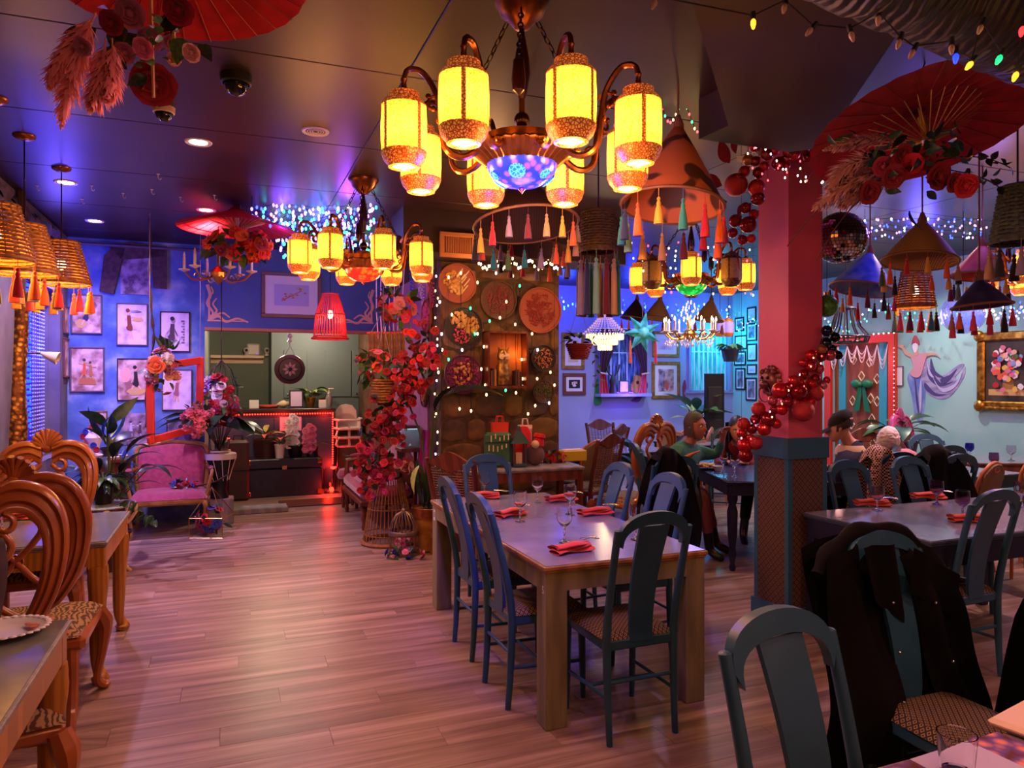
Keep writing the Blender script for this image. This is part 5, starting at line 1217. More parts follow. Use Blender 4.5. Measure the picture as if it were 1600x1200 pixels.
# trunk with plants
tr = thing('trunk', 'black travel trunk with metal corners in the reception niche', 'trunk', W(0, 10.6, 0), T)
ta0, ta1 = onb(384, 750, 10.4)[0], onb(503, 750, 10.4)[0]; tr.location = W((ta0+ta1)/2, 10.62, 0); tw = ta1-ta0
MB().box((0, 0, .19), (tw, .42, .38), b=.01).build('body', 'trunk', tr, False); MB().box((0, 0, .455), (tw+.01, .43, .13), b=.012).build('lid', 'trunk', tr, False)
for sx in (-1, 1):
    for z in (.05, .48): MB().box((sx*(tw/2-.03), -.2, z), (.07, .05, .07), b=.01).build('corner', 'bronze', tr, False)
MB().box((0, -.218, .4), (.06, .012, .05)).build('latch', 'brass', tr, False)
def on_tr(u, dy=0): return W(onb(u, 710, 10.6+dy)[0], 10.6+dy, .522)
fan_plant('brown-potted plant with orange tinted leaves on the trunk', on_tr(415, .05), .13, .15, .26, 'pot_brown', 9, .28, .3, ['leaf_dark', 'leaf_light', 'petal_orange'], 31, 1.6, .8, .12)
fan_plant('striped plant in a white pot on the trunk', on_tr(437, -.1), .055, .07, .19, 'pot_white', 9, .26, .32, ['leaf_dark', 'leaf_mid'], 32, 2.0, 1.2, .1)
for (u, dy, col, l, sd) in ((462, 0, 'petal_white', 'white orchid in a black bowl on the trunk', 1), (488, -.05, 'petal_pink', 'pink orchid in a dark bowl on the trunk', 2)):
    t = thing('orchid', l, 'plant', on_tr(u, dy)); pot(t, .08, .13 if sd == 1 else .08, .17 if sd == 1 else .13, 'pot_black')
    q = bez([(0, 0, .15), (.02, 0, .45), (.0, 0, .62), (.1, -.05, .5), (.04, -.1, .25)], 14); MB().tube(q[:9], .005, 5).build('stem', 'stem', t)
    for i in range(13):
        inst('flower', rose(col, i % 3), t, aimz(Vector((-.02+.05*math.sin(i*2.1), -.06-.02*(i % 3), (.56 if sd == 1 else .42)-.035*i*(1 if sd == 1 else .8))), (.5*math.sin(i*2), -1, .1), .06))
    for i in range(5): inst('leaf', leafm('leaf_dark', 1, .35, 1.0), t, aim((0, 0, .14), (math.cos(i*1.3), math.sin(i*1.3), .7), 0, .25))
sc2 = thing('suitcase', 'upright dark brown leather case beside the trunk', 'suitcase', W(onb(372, 740, 10.3)[0], 10.35, 0), T); MB().box((0, 0, .4), (.28, .22, .8), b=.03).build('body', 'pot_brown', sc2, False); MB().tube([(-.06, 0, .8), (-.05, 0, .86), (.05, 0, .86), (.06, 0, .8)], .01, 6).build('handle', 'black', sc2); MB().box((0, -.112, .4), (.285, .008, .02)).build('seam', 'black', sc2, False)
# cabinets
cb0 = onb(424, 600, 11.5)[0]; kb = thing('wall_cabinet', 'sage green built-in cabinet wall behind the reception counter', 'cabinet', W((cb0+AR)/2, 11.92, 0), T); kw = AR-.004-cb0
MB().box((0, 0, 1.24), (kw, .84, 2.48)).build('body', 'cabinet', kb, False)
for (u0, u1, v0, v1) in ((443, 480, 546, 622), (507, 549, 547, 620), (550, 592, 547, 620)):
    x0, z1 = onb(u0, v0, 11.5); x1, z0 = onb(u1, v1, 11.5); x0 -= (cb0+AR)/2; x1 -= (cb0+AR)/2
    d_ = MB().box(((x0+x1)/2, -.428, (z0+z1)/2), (x1-x0-.01, .02, z1-z0-.01), b=.004).build('door', 'cabinet', kb, False)
    MB().sph((x0+.06, -.45, z0+.06), .016, 8, 6).build('knob', 'steel', d_)
sh = thing('wall_shelf', 'narrow cream shelf at the back of the reception niche', 'shelf', W(0, 12.35, 0), T); s0, sz = onb(328, 557, 12.2); s1 = onb(412, 557, 12.2)[0]
MB().box(((s0+s1)/2, -.11, sz), (s1-s0, .22, .04)).build('board', 'cream', sh, False); MB().box(((s0+s1)/2, -.02, sz-.06), (s1-s0, .03, .08)).build('cleat', 'cream', sh, False)
o = thing('router', 'rounded cream wireless router on the niche shelf', 'router', W(onb(396, 550, 12.25)[0], 12.25, sz+.02), T); MB().box((0, 0, .1), (.2, .05, .19), b=.04).build('body', 'plastic', o); MB().sph((.05, -.027, .03), .006, 6, 4).build('status_light', 'led_blue', o)
for u, l in ((417, 'round white camera at the end of the niche shelf'), (385, 'small white camera beside the router')):
    o = thing('security_camera', l, 'camera', W(onb(u, 550, 12.25)[0], 12.25, sz+.02), T); MB().lathe([(0, 0), (.035, 0), (.03, .03), (.02, .04)], 12).build('base', 'plastic', o); MB().sph((0, 0, .085), .05, 12, 8).build('head', 'plastic', o); MB().lathe([(0, .052), (.022, .05), (.024, .04)], 10, TR(0, 0, .085) @ rotm(pi/2)).build('lens', 'black', o)
o = thing('spot_lamp', 'small lit spotlight under the niche ceiling', 'lamp', W(onb(418, 516, 10.2)[0], 10.2, 2.5)); MB().lathe([(0, 0), (.05, 0), (.06, -.06), (.05, -.06), (0, -.055)], 14).build('housing', 'plastic', o); MB().lathe([(0, -.062), (.048, -.062)], 12).build('lens', 'bulbglow', o)
lamp('niche_light', 'POINT', W(onb(418, 516, 10.2)[0], 10.1, 2.3), '#ffe6c0', 42, .06); lamp('niche_light', 'POINT', W(1.2, 10.9, 2.3), '#ffe0c8', 26, .1)
# gong
gg = thing('gong', 'dark hanging gong with a flower relief in the niche opening', 'gong', W(onb(453, 577, BB+.05)[0], BB+.05, onb(453, 577, BB+.05)[1]), T); D('gongmetal', '#3a2a2c', rough=.35, metal=.7); D('gongin', '#141018', rough=.3, metal=.5); D('gongflower', '#7a6468', rough=.4, metal=.5)
MB().lathe([(0, .02), (.05, .02), (.13, .012), (.135, .02), (.175, .015), (.18, -.02), (.165, -.02), (0, -.01)], 32, rotm(pi/2)).build('disc', 'gongmetal', gg); MB().lathe([(0, .026), (.125, .024), (.128, .018)], 28, rotm(pi/2)).build('inner_disc', 'gongin', gg)
for i in range(8): inst('petal', MB().add([(0, 0, .02), (.018, 0, .05), (0, 0, .09), (-.018, 0, .05)], [(0, 1, 2, 3)]).mesh('petal', 'gongflower', False), gg, TR(0, -.03, 0) @ rotm(0, 2*pi*i/8, 0))
MB().sph((0, -.03, 0), .022, 10, 6).build('boss', 'gongmetal', gg); MB().tube([(-.06, 0, .16), (0, 0, .28), (.06, 0, .16)], .004, 5).tube([(0, 0, .28), (0, 0, .56)], .003, 4).build('cord', 'cordm', gg); MB().sph((0, 0, .40), .028, 8, 6).lathe([(.035, -.03), (.01, .01)], 8, TR(0, 0, .36)).build('bell', 'plastic', gg)
# header picture and corner ornaments
def branchfig():
    f_ = []; r = random.Random(2)
    f_.append(([(.2, .25), (.5, .5), (.85, .8), (.86, .78), (.52, .46), (.22, .22)], 'petal_dusty'))
    for i in range(22):
        t = r.random(); f_.append((blob(.2+.62*t+r.uniform(-.1, .1), .28+.5*t+r.uniform(-.16, .16), .04, .035, 7, i), r.choice(['petal_dusty', 'petal_orange', 'petal_yellow', 'leaf_light'])))
    return f_
frame('framed_picture', 'framed embroidery of a blossoming branch on the blue header', 'picture', ('b', BB), 408, 426, 502, 497, 'frame_wood', .045, 'mat_lilac', .1, 'mat_white', figs=branchfig())
D('ornament', '#e0a88c', rough=.5)
for s, u, v, l in ((1, 324, 502, 'cream scrollwork ornament in the left corner of the blue header'), (-1, 583, 506, 'cream scrollwork ornament in the right corner of the blue header')):
    a, z = onb(u, v, BB); t = thing('corner_ornament', l, 'ornament', W(a, BB-.001, z), T)
    for (pl, w0) in (([(0, .42), (.03, .3), (.0, .2), (.06, .1), (.02, .02)], .02), ([(.02, .02), (.12, .06), (.2, .0), (.32, .04), (.44, .0)], .02), ([(.03, .05), (.1, .12), (.06, .2), (.1, .27)], .016), ([(.05, .05), (.16, .1), (.24, .05)], .016), ([(.03, .3), (.06, .34), (.04, .4)], .012), ([(.02, .0), (.02, .38)], .012), ([(0, .01), (.4, .01)], .012)):
        q = spline([(s*p_[0], 0, p_[1]) for p_ in pl], 6); m = MB().tube(q, [w0*(1-.5*i/len(q)) for i in range(len(q))], 6, flat=1)
        m.v = [(p_[0], p_[1]*.4-.006, p_[2]) for p_ in m.v]; m.build('scroll', 'ornament', t)
# stacked high chairs
hcx, hcy = W(onb(543, 700, 11.0)[0], 11.0, 0).x, W(onb(543, 700, 11.0)[0], 11.0, 0).y
hz = 0
for k in range(3):
    t = thing('high_chair', ['bottom cream high chair of the stack', 'middle cream high chair of the stack', 'top cream high chair of the stack with its rounded back'][k], 'high chair', (hcx, hcy, .62+.13*k-.62), T, 'stacked high chairs'); b0 = .62
    MB().box((0, 0, b0), (.34, .3, .03), b=.012).build('seat', 'plastic', t, False)
    o_ = [(-.13, 0), (-.16, .12), (-.15, .26), (-.09, .34), (0, .36), (.09, .34), (.15, .26), (.16, .12), (.13, 0)]
    MB().prism(o_, .03, TR(0, .13, b0)).build('backrest', 'plastic', t, False)
    MB().tube([(-.19, .12, b0+.14), (-.2, -.1, b0+.14), (-.15, -.2, b0+.13), (.15, -.2, b0+.13), (.2, -.1, b0+.14), (.19, .12, b0+.14)], .018, 8).build('tray_rail', 'plastic', t)
    MB().box((0, -.17, b0+.06), (.03, .03, .13)).build('crotch_post', 'plastic', t, False)
    for sx in (-1, 1):
        MB().box((sx*.17, 0, b0+.07), (.02, .28, .14), b=.006).build('side_panel', 'plastic', t, False)
        for sy in (-1, 1): MB().tube([(sx*.15, sy*.13, b0), (sx*(.2+.0*k), sy*.2, 0 if k == 0 else b0-.1)], .014, 8).build('leg', 'frame_black' if k == 0 else 'plastic', t)
# floor bits of the niche
mt = thing('door_mat', 'ribbed brown floor mat before the reception counter', 'mat', W(onb(505, 785, 9.75)[0], 9.75, .001), T)
MB().box((0, 0, .005), (1.1, .5, .01)).build('base', 'pot_brown', mt, False); rm_ = MB().box((0, 0, .012), (1.08, .012, .006)).mesh('rib', 'frame_wood', False)
for i in range(20): inst('rib', rm_, mt, TR(0, -.24+.48*i/19, 0))
bd = MB().box((0, 0, .03), (.8, .3, .06), b=.006).build('floor_board', 'greywood', None, False, loc=W(onb(395, 792, 9.35)[0], 9.35, 0), rz=T); tag(bd, 'grey wooden step board at the niche entrance', 'board')
vs = thing('glass_vase', 'clear glass vase glowing red beside the counter', 'vase', W(onb(518, 765, 10.5)[0], 10.5, 0)); MB().lathe([(0, .005), (.11, 0), (.115, .36), (.108, .36), (.1, .02), (0, .02)], 20).build('body', 'glass', vs); MB().sph((0, 0, .05), .035, 8, 6).build('red_bulb', 'led_red', vs); lamp('vase_red', 'POINT', (0, -.2, .12), '#ff2010', 7, .04, parent=vs)
# drum with a tall vase of dark leaves, roses below
dr = thing('hand_drum', 'black hand drum with white rope rim beside the niche', 'drum', P(342, 818, 8.0), 0); dr.location = W(onb(343, 800, 8.8)[0], 8.8, .28)
MB().lathe([(0, 0), (.1, 0), (.075, .1), (.09, .2), (.17, .42), (.175, .5), (0, .5)], 20).build('shell', 'black', dr); MB().lathe([(.178, .44), (.182, .47), (.178, .5), (.165, .505), (0, .505)], 20).build('skin_rim', 'white_paint', dr)
for i in range(12): th = i*pi/6; MB().tube([(.18*math.cos(th), .18*math.sin(th), .45), (.1*math.cos(th+.25), .1*math.sin(th+.25), .2)], .004, 4).build('rope', 'white_paint', dr)
ds = thing('drum_stand', 'pale wooden plinth under the hand drum', 'stand', (dr.location.x, dr.location.y, 0), T); MB().box((0, 0, .14), (.3, .26, .28), b=.01).build('block', 'greywood', ds, False)
gv = thing('leaf_vase', 'glass vase of large dark leaves standing on the hand drum', 'plant', dr.location+Vector((0, 0, .506))); MB().lathe([(0, .005), (.1, 0), (.11, .16), (.1, .16), (.09, .02), (0, .02)], 20).build('vase', 'glass', gv); MB().tube([(.11*math.cos(i*pi/8), .11*math.sin(i*pi/8), .02) for i in range(16)], .012, 6, closed=True).build('bead_ring', 'plastic', gv)
r = random.Random(3)
for i in range(13):
    th = i*2.4; d = Vector((math.cos(th)*.55, -abs(math.sin(th))*.4-.12, 1)); L_ = r.uniform(.3, .5); q = Vector((0, 0, .02))+d.normalized()*L_; MB().tube([(0, 0, .02), q], .006, 5).build('stem', 'stem', gv)
    inst('leaf', leafm(('leaf_black', 'leaf_dark')[i % 2], 1, .42, .9), gv, aim(q, (d.x*1.6, d.y*1.6, .25), r.uniform(-.5, .5), r.uniform(.32, .5)))
# hanging bird cage with flowers
hb = thing('hanging_planter', 'hanging wire cage crammed with red and lilac flowers', 'planter', P(346, 620, 7.9)); D('wire', '#2c2428', rough=.4, metal=.6)
for i in range(12): th = i*pi/6; MB().tube([(0, 0, .4), (.1*math.cos(th), .1*math.sin(th), .3), (.17*math.cos(th), .17*math.sin(th), .1), (.17*math.cos(th), .17*math.sin(th), -.25)], .003, 4).build('wire', 'wire', hb)
bunch(hb, (0, 0, -.02), (.22, .2, .3), 46, ['petal_red', 'petal_crimson', 'petal_lilac', 'petal_pink', 'petal_magenta', 'petal_white'], .055, 46, ['leaf_dark', 'leaf_mid', 'leaf_black'], .11, 14, 'mix', (0, -1, 0))
MB().tube([(0, 0, .4), (0, 0, CEIL-hb.location.z)], .006, 5).build('chain', 'chainmetal', hb)
wb = thing('wire_planter', 'low wire terrarium of red roses on the floor by the settee', 'planter', W(onz(331, 836, 0)[0], onz(331, 836, 0)[1], 0))
bunch(wb, (0, 0, .16), (.15, .13, .14), 16, ['petal_red', 'petal_red', 'petal_crimson', 'petal_blue'], .06, 18, ['leaf_dark', 'leaf_black'], .09, 15, 'rose', (0, -1, .3))
for (p0_, p1_) in (((-.17, -.15, 0), (.17, -.15, 0)), ((.17, -.15, 0), (.17, .15, 0)), ((-.17, .15, 0), (-.17, -.15, 0)), ((-.17, -.15, .2), (.17, -.15, .2)), ((-.17, .15, .2), (-.17, -.15, .2)), ((.17, .15, .2), (.17, -.15, .2)), ((-.17, -.15, .2), (0, 0, .5)), ((.17, -.15, .2), (0, 0, .5)), ((-.17, .15, .2), (0, 0, .5)), ((.17, .15, .2), (0, 0, .5)), ((-.17, -.15, 0), (-.17, -.15, .2)), ((.17, -.15, 0), (.17, -.15, .2))): MB().tube([p0_, p1_], .004, 4).build('wire', 'brass', wb)
# white candle chandelier
D('ivory', '#d8c4b4', rough=.35); D('candlelight', '#ffe8b0', es=6, sample=False)
def candle_chandelier(label, loc, R_, n, mat, lit, h=.12, crystals=0):
    t = thing('candle_chandelier', label, 'chandelier', loc, 0, 'candle chandeliers'); am = MB().tube(spline([(.05, 0, -.02), (R_*.4, 0, -.07), (R_*.75, 0, -.07), (R_, 0, .0)], 5), .009, 6).tube([(R_*.6+p_[0], 0, -.04+p_[1]) for p_ in scroll((0, 0), .035, .01, 0, 5, 10)], .005, 5).mesh('arm', mat)
    cup = MB().lathe([(0, -.01), (.02, 0), (.05, .012), (.048, .018), (.016, .01), (.014, .02), (.012, .02), (.012, .02+h*.7), (0, .02+h*.7)], 12).mesh('candle_cup', 'ivory'); fl_ = MB().lathe([(.006, 0), (.012, .012), (.009, .03), (0, .055)], 8, TR(0, 0, .02+h*.7)).mesh('flame_bulb', 'candlelight' if lit else 'ivory')
    MB().lathe([(0, -.12), (.015, -.1), (.04, -.08), (.08, -.05), (.085, -.01), (.05, .02), (.015, .05), (.012, .2), (0, .2)], 18).build('body', mat, t)
    for i in range(n):
        Z = rotm(0, 0, 2*pi*i/n+.2); inst('arm', am, t, Z); c_ = inst('candle_cup', cup, t, Z @ TR(R_, 0, 0)); inst('flame_bulb', fl_, c_)
    MB().tube([(0, 0, .2), (0, 0, CEIL-loc[2])], .005, 5).build('chain', 'chainmetal', t)
    if crystals:
        m = MB(); r = random.Random(1)
        for i in range(crystals):
            th = 2*pi*i/crystals*3.7; rr = R_*(.3+.72*((i*7) % crystals)/crystals); z = -.06-.10*r.random(); m.sph((rr*math.cos(th), rr*math.sin(th), z), .016, 4, 2, (.6, .6, 1.6))
        for i in range(40):
            th = i*2.4; rr = R_*.35*math.sin(pi*(i+1)/42); m.sph((rr*math.cos(th), rr*math.sin(th), .08+.3*i/40), .014, 4, 2, (.7, .7, 1.4))
        o = m.build('crystal_drops', 'crystal', t, False); o['kind'] = 'stuff'
    return t
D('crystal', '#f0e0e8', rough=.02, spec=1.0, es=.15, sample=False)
candle_chandelier('unlit ivory and brass candle chandelier below the flower arrangement', P(341, 425, 6.6), .29, 6, 'brass', False, .15)
# red wire bell lamp
rl = thing('cage_lamp', 'red bell-shaped cane cage lamp hanging before the niche', 'lamp', P(516, 460, 7.2)); D('redcane', '#d83a3a', rough=.5, transl=.2)
pr = [(.075, 0), (.11, -.1), (.14, -.2), (.155, -.33), (.16, -.42), (.175, -.44)]
rdm = MB().tube([(x, 0, z) for x, z in pr], .0042, 5).mesh('cane_rod', 'redcane')
for i in range(34): inst('cane_rod', rdm, rl, rotm(0, 0, 2*pi*i/34))
for (x, z, w_) in ((.078, 0, .008), (.142, -.2, .006), (.16, -.42, .007), (.176, -.44, .010)): MB().tube([(x*math.cos(2*pi*i/28), x*math.sin(2*pi*i/28), z) for i in range(28)], w_, 6, closed=True).build('hoop', 'redcane', rl)
MB().sph((0, 0, -.2), .028, 10, 8, (1, 1, 1.5)).build('bulb', 'bulbglow', rl); MB().tube([(0, 0, -.15), (0, 0, CEIL-rl.location.z)], .004, 5).build('cord', 'black', rl); lamp('cage_bulb', 'POINT', (0, 0, -.25), '#ff7050', 10, .03, parent=rl)
# ================================================================ stone partition: trays, shadow box, string of things beside it
FB = 6.74
D('tray_brown', '#4a2c20', c2='#5a3828', tex='wave', scale=18, detail=1, rough=.6); D('tray_dark', '#2c2020', rough=.5); D('tray_rust', '#8a4030', rough=.6); D('tray_purple', '#5a2048', rough=.5)
def spice_tray(label, u, v, rpx, tray, pieces, seed, wall='b', squash=1):
    r = random.Random(seed)
    if wall == 'b': a, z = onb(u, v, FB); loc = W(a, FB+.0, z); R_ = px(rpx, loc.y); rz = T
    else: b, z = ona(u, v, AR-.012); loc = W(AR-.012, b, z); R_ = px(rpx, loc.y); rz = T-pi/2
    t = thing('spice_tray', label, 'tray', loc, rz, 'round trays of dried spices'); Q = rotm(pi/2)
    MB().lathe([(0, .0), (R_*.97, 0), (R_, .012), (R_, .03), (R_*.94, .03), (R_*.93, .014), (0, .012)], 30, Q).build('tray', tray, t)
    for (mat, cx, cy, rr, n, kind) in pieces:
        for sub in range(1):
            m = MB()
            for i in range(n):
                q = math.sqrt(r.random())*rr*R_; th = r.uniform(0, 2*pi); x, z_ = cx*R_+q*math.cos(th), cy*R_+q*math.sin(th); h = -.02-.02*(1-q/(rr*R_))*r.random()
                if kind == 'pod': d = rv(r).normalized()*R_*.12; m.tube([(x-d.x, h, z_-d.z), (x, h-.006, z_), (x+d.x, h, z_+d.z)], [.002, .006, .001], 5)
                elif kind == 'stick': m.tube([(x-R_*.16, h, z_-R_*.2), (x+R_*.16, h, z_+R_*.2)], .007, 6)
                elif kind == 'nut': m.sph((x, h, z_), R_*.09, 7, 5)
                else: m.sph((x, h, z_), R_*.055, 5, 3)
            o = m.build('spice_heap', mat, t, True, 70); o['kind'] = 'stuff'
    return t
spice_tray('rust tray of nuts and cinnamon sticks, topmost on the stone partition', 714, 443, 31, 'tray_rust', [('spice_ochre', -.25, .15, .5, 50, 'nut'), ('spice_cream', .25, .15, .45, 9, 'stick'), ('spice_tan', -.05, -.3, .3, 30, 'nut')], 1)
spice_tray('brown tray of wine red pods beside the topmost tray', 778, 469, 30, 'tray_brown', [('spice_wine', 0, 0, .72, 150, 'pod')], 2)
spice_tray('largest tray, heaped with dried red chillies', 843, 485, 36, 'tray_rust', [('spice_red', 0, 0, .7, 170, 'pod')], 3)
spice_tray('dark tray of ginger and pink petals at the left edge of the stones', 724, 511, 31, 'tray_dark', [('spice_tan', -.25, .35, .4, 40, 'nut'), ('spice_ochre', .35, .1, .4, 60, 'nut'), ('spice_pink', -.1, -.4, .45, 70, 'seed')], 4)
spice_tray('purple tray with golden snail shells over magenta petals', 723, 585, 31, 'tray_purple', [('spice_magenta', 0, 0, .85, 140, 'seed'), ('spice_ochre', 0, .05, .62, 26, 'nut')], 5)
spice_tray('small dark tray of orange peel right of the owl', 848, 560, 21, 'tray_dark', [('spice_orange', 0, 0, .75, 90, 'pod')], 6)
spice_tray('small brown tray of green seeds, lowest on the stones', 848, 612, 18, 'tray_brown', [('spice_green', 0, 0, .85, 130, 'seed')], 7)
for (u, v, rp, tr_, mt, l) in ((669, 494, 27, 'tray_rust', 'spice_pink', 'tray of pink petals high on the pink partition side'), (668, 560, 34, 'tray_dark', 'spice_cream', 'tray of pale garlic heads on the pink partition side'), (665, 618, 18, 'tray_brown', 'spice_orange', 'small tray of orange spice low on the pink partition side')):
    spice_tray(l, u, v, rp, tr_, [(mt, 0, 0, .7, 60, 'nut')], u, 'a')
# shadow box with owl and books
D('box_orange', '#c07038', c2='#a85c2c', scale=4, rough=.6); D('owl_gold', '#a8844a', c2='#6a4a20', scale=22, rough=.3, metal=.5); D('book_a', '#6a3a2a', rough=.7); D('book_b', '#3a2a3a', rough=.7); D('book_c', '#a87040', rough=.7)
x0, z1 = onb(754, 518, FB); x1, z0 = onb(816, 606, FB); bx = thing('shadow_box', 'orange-lit open shadow box set on the stone partition', 'shelf', W((x0+x1)/2, FB, (z0+z1)/2), T); w_, h_ = x1-x0, z1-z0; dp = .16
MB().box((0, -.01, 0), (w_, .02, h_)).build('back_board', 'box_orange', bx, False)
for (x, z, sx, sz) in ((0, h_/2-.01, w_, .02), (0, -h_/2+.01, w_+.06, .025), (-w_/2+.01, 0, .02, h_), (w_/2-.01, 0, .02, h_)): MB().box((x, -dp/2, z), (sx, dp, sz)).build('side_board', 'mahogany', bx, False)
lamp('box_light', 'POINT', (w_*.3, -.1, h_*.1), '#ffa040', .9, .02, parent=bx)
ow = thing('owl_statue', 'golden owl statue in the shadow box', 'statue', W((x0+x1)/2-.03, FB-.09, z0+.025), T)
MB().lathe([(0, 0), (.06, 0), (.065, .03), (.075, .1), (.07, .17), (.05, .22), (.062, .27), (.058, .32), (.03, .355), (0, .36)], 16, Matrix.Diagonal((1, .75, 1, 1))).build('body', 'owl_gold', ow)
for s in (-1, 1):
    MB().lathe([(0, 0), (.028, .0), (.03, .01), (.014, .012), (0, .02)], 12, TR(s*.028, -.04, .285) @ rotm(pi/2)).build('eye', 'cream', ow); MB().tube([(s*.035, -.01, .33), (s*.06, -.02, .385)], [.018, .003], 6).build('ear_tuft', 'owl_gold', ow); MB().sph((s*.062, -.01, .13), .03, 8, 6, (.5, 1, 2.6)).build('wing', 'owl_gold', ow)
MB().tube([(0, -.05, .275), (0, -.065, .245)], [.012, .002], 6).build('beak', 'brass', ow); MB().box((0, 0, -.0), (.16, .1, .02)).build('plinth', 'black', ow, False)
for i, (x, hh, mt) in enumerate(((-.165, .15, 'book_a'), (-.145, .17, 'book_b'), (-.125, .16, 'book_c'), (.095, .15, 'book_b'), (.12, .16, 'book_a'), (.145, .14, 'book_b'))):
    k = thing('book', ['outer left book in the shadow box', 'dark book second from the left in the shadow box', 'tan book beside the owl in the shadow box', 'dark book right of the owl in the shadow box', 'brown book second from the right in the shadow box', 'outer right book in the shadow box'][i], 'book', W((x0+x1)/2+x, FB-.09, z0+.0225), T, 'books in the shadow box'); MB().box((0, 0, hh/2), (.018, .1, hh), b=.002).build('cover', mt, k, False); MB().box((0, .003, hh/2), (.013, .1, hh-.008)).build('pages', 'cream', k, False)
# console things
cz = .803
def con(u, v): a, b = onz(u, v, cz); return W(a, min(max(b, 6.12), 6.48), cz)
D('bag_red', '#e03a20', c2='#c83018', scale=6, rough=.6, bump=.3); D('bag_print', '#c87070', c2='#f0e0dc', scale=14, rough=.7); D('tin_green', '#24503a', c2='#2c5c44', scale=8, rough=.5); D('felt_red', '#c01820', rough=.9); D('lantern_teal', '#26404a', rough=.4); D('sack', '#6a4a44', rough=.9); D('box_yellow', '#c0a020', rough=.5)
def bag(label, loc, w_, h_, mat, rz):
    t = thing('gift_bag', label, 'bag', loc, rz); d = .1
    MB().grid(lambda i, j: ((w_/2-.01*math.sin(pi*j))*max(-1, min(1, 1.35*math.cos(2*pi*i+.785))), d/2*(1-.35*j)*max(-1, min(1, 1.35*math.sin(2*pi*i+.785)))+.006*math.sin(7*j+9*i), h_*j), 24, 6, wrap=True).build('body', mat, t, True, 50)
    for s in (-1, 1): MB().tube([(-w_*.2, s*d*.32, h_), (-w_*.15, s*d*.3, h_+.06), (w_*.15, s*d*.3, h_+.06), (w_*.2, s*d*.32, h_)], .005, 5).build('handle', mat, t)
bag('crumpled orange-red gift bag on the console', con(738, 712), .17, .4, 'bag_red', .25); bag('white and red printed gift bag behind the red one', con(758, 706), .14, .37, 'bag_print', .1)
o = thing('tin_box', 'upright dark green tin with peeling cream paint on the console', 'tin', W(onb(778, 708, 6.3)[0], 6.3, cz), .15); MB().box((0, 0, .16), (.25, .12, .32), b=.025).build('body', 'tin_green', o); MB().box((0, -.061, .23), (.25, .004, .008)).build('lid_seam', 'black', o, False)
r = random.Random(5)
for i in range(10): MB().box((-.09+.02*i, -.062, .29-r.uniform(.0, .03) if i % 2 else .2-r.uniform(0, .03)), (.01, .003, r.uniform(.03, .06))).build('paint_drip', 'cream', o, False)
o = thing('candle_lantern', 'dark teal metal lantern on the console', 'lantern', W(onb(811, 712, 6.25)[0], 6.25, cz), .2); MB().box((0, 0, .015), (.13, .13, .03), b=.005).build('base', 'lantern_teal', o, False); MB().lathe([(.13, .22), (.1, .25), (.03, .33), (.02, .37), (0, .38)], 4, rotm(0, 0, pi/4)).build('roof', 'lantern_teal', o, False); MB().lathe([(0, .03), (.03, .03), (.03, .13), (0, .13)], 10).build('candle', 'cream', o)
for sx in (-1, 1):
    for sy in (-1, 1): MB().box((sx*.055, sy*.055, .125), (.012, .012, .2)).build('post', 'lantern_teal', o, False)
o = thing('felt_hat', 'red felt hat slumped behind the teal lantern', 'hat', W(onb(812, 690, 6.5)[0], 6.5, cz)); MB().lathe([(.1, 0), (.11, .05), (.1, .2), (.08, .3), (.05, .36), (0, .375)], 14, rotm(0, .12, 0)).build('felt', 'felt_red', o)
o = thing('gnome_doll', 'small sack doll with a red cap on the console', 'doll', W(onb(836, 708, 6.3)[0], 6.3, cz)); MB().sph((0, 0, .1), .09, 12, 8, (1, .9, 1.15)).build('body', 'sack', o); MB().lathe([(.055, .19), (.05, .24), (.02, .29), (.05, .30), (.06, .27)], 12, rotm(0, .15, 0)).build('cap', 'felt_red', o); MB().sph((0, -.05, .2), .04, 10, 8).build('face', 'cream', o)
t = thing('flower_garland', 'red artificial flowers lying on the console', 'flowers', con(832, 716)); bunch(t, (0, -.02, .05), (.2, .06, .05), 18, ['petal_red', 'petal_coral', 'petal_crimson'], .04, 16, ['leaf_dark'], .07, 17)
o = thing('yellow_box', 'mustard yellow tissue box on the console', 'box', con(860, 712), T); MB().box((0, 0, .055), (.26, .13, .11), b=.01).build('body', 'box_yellow', o, False); MB().box((0, 0, .113), (.2, .08, .01), b=.003).build('tissue', 'paper', o, False)
o = thing('coiled_rope', 'pale coiled rope lying at the front of the console', 'rope', con(800, 718)); MB().tube(spline([(-.12, .02, .014), (-.04, -.05, .014), (.03, .02, .04), (-.03, .06, .05), (-.06, 0, .03), (.03, -.05, .014), (.12, -.02, .014), (.17, .02, .014)], 6), .013, 7).build('rope', 'cream', o)
for (u, l, m_) in ((768, 'small white bottle at the console edge', 'paper'), (776, 'small dark bottle at the console edge', 'pot_black')): o = thing('small_bottle', l, 'bottle', con(u, 717)); MB().lathe([(0, 0), (.02, 0), (.02, .06), (.01, .07), (.01, .08), (0, .08)], 12).build('body', m_, o); MB().lathe([(.012, .078), (.012, .095), (0, .095)], 10).build('cap', 'black', o)
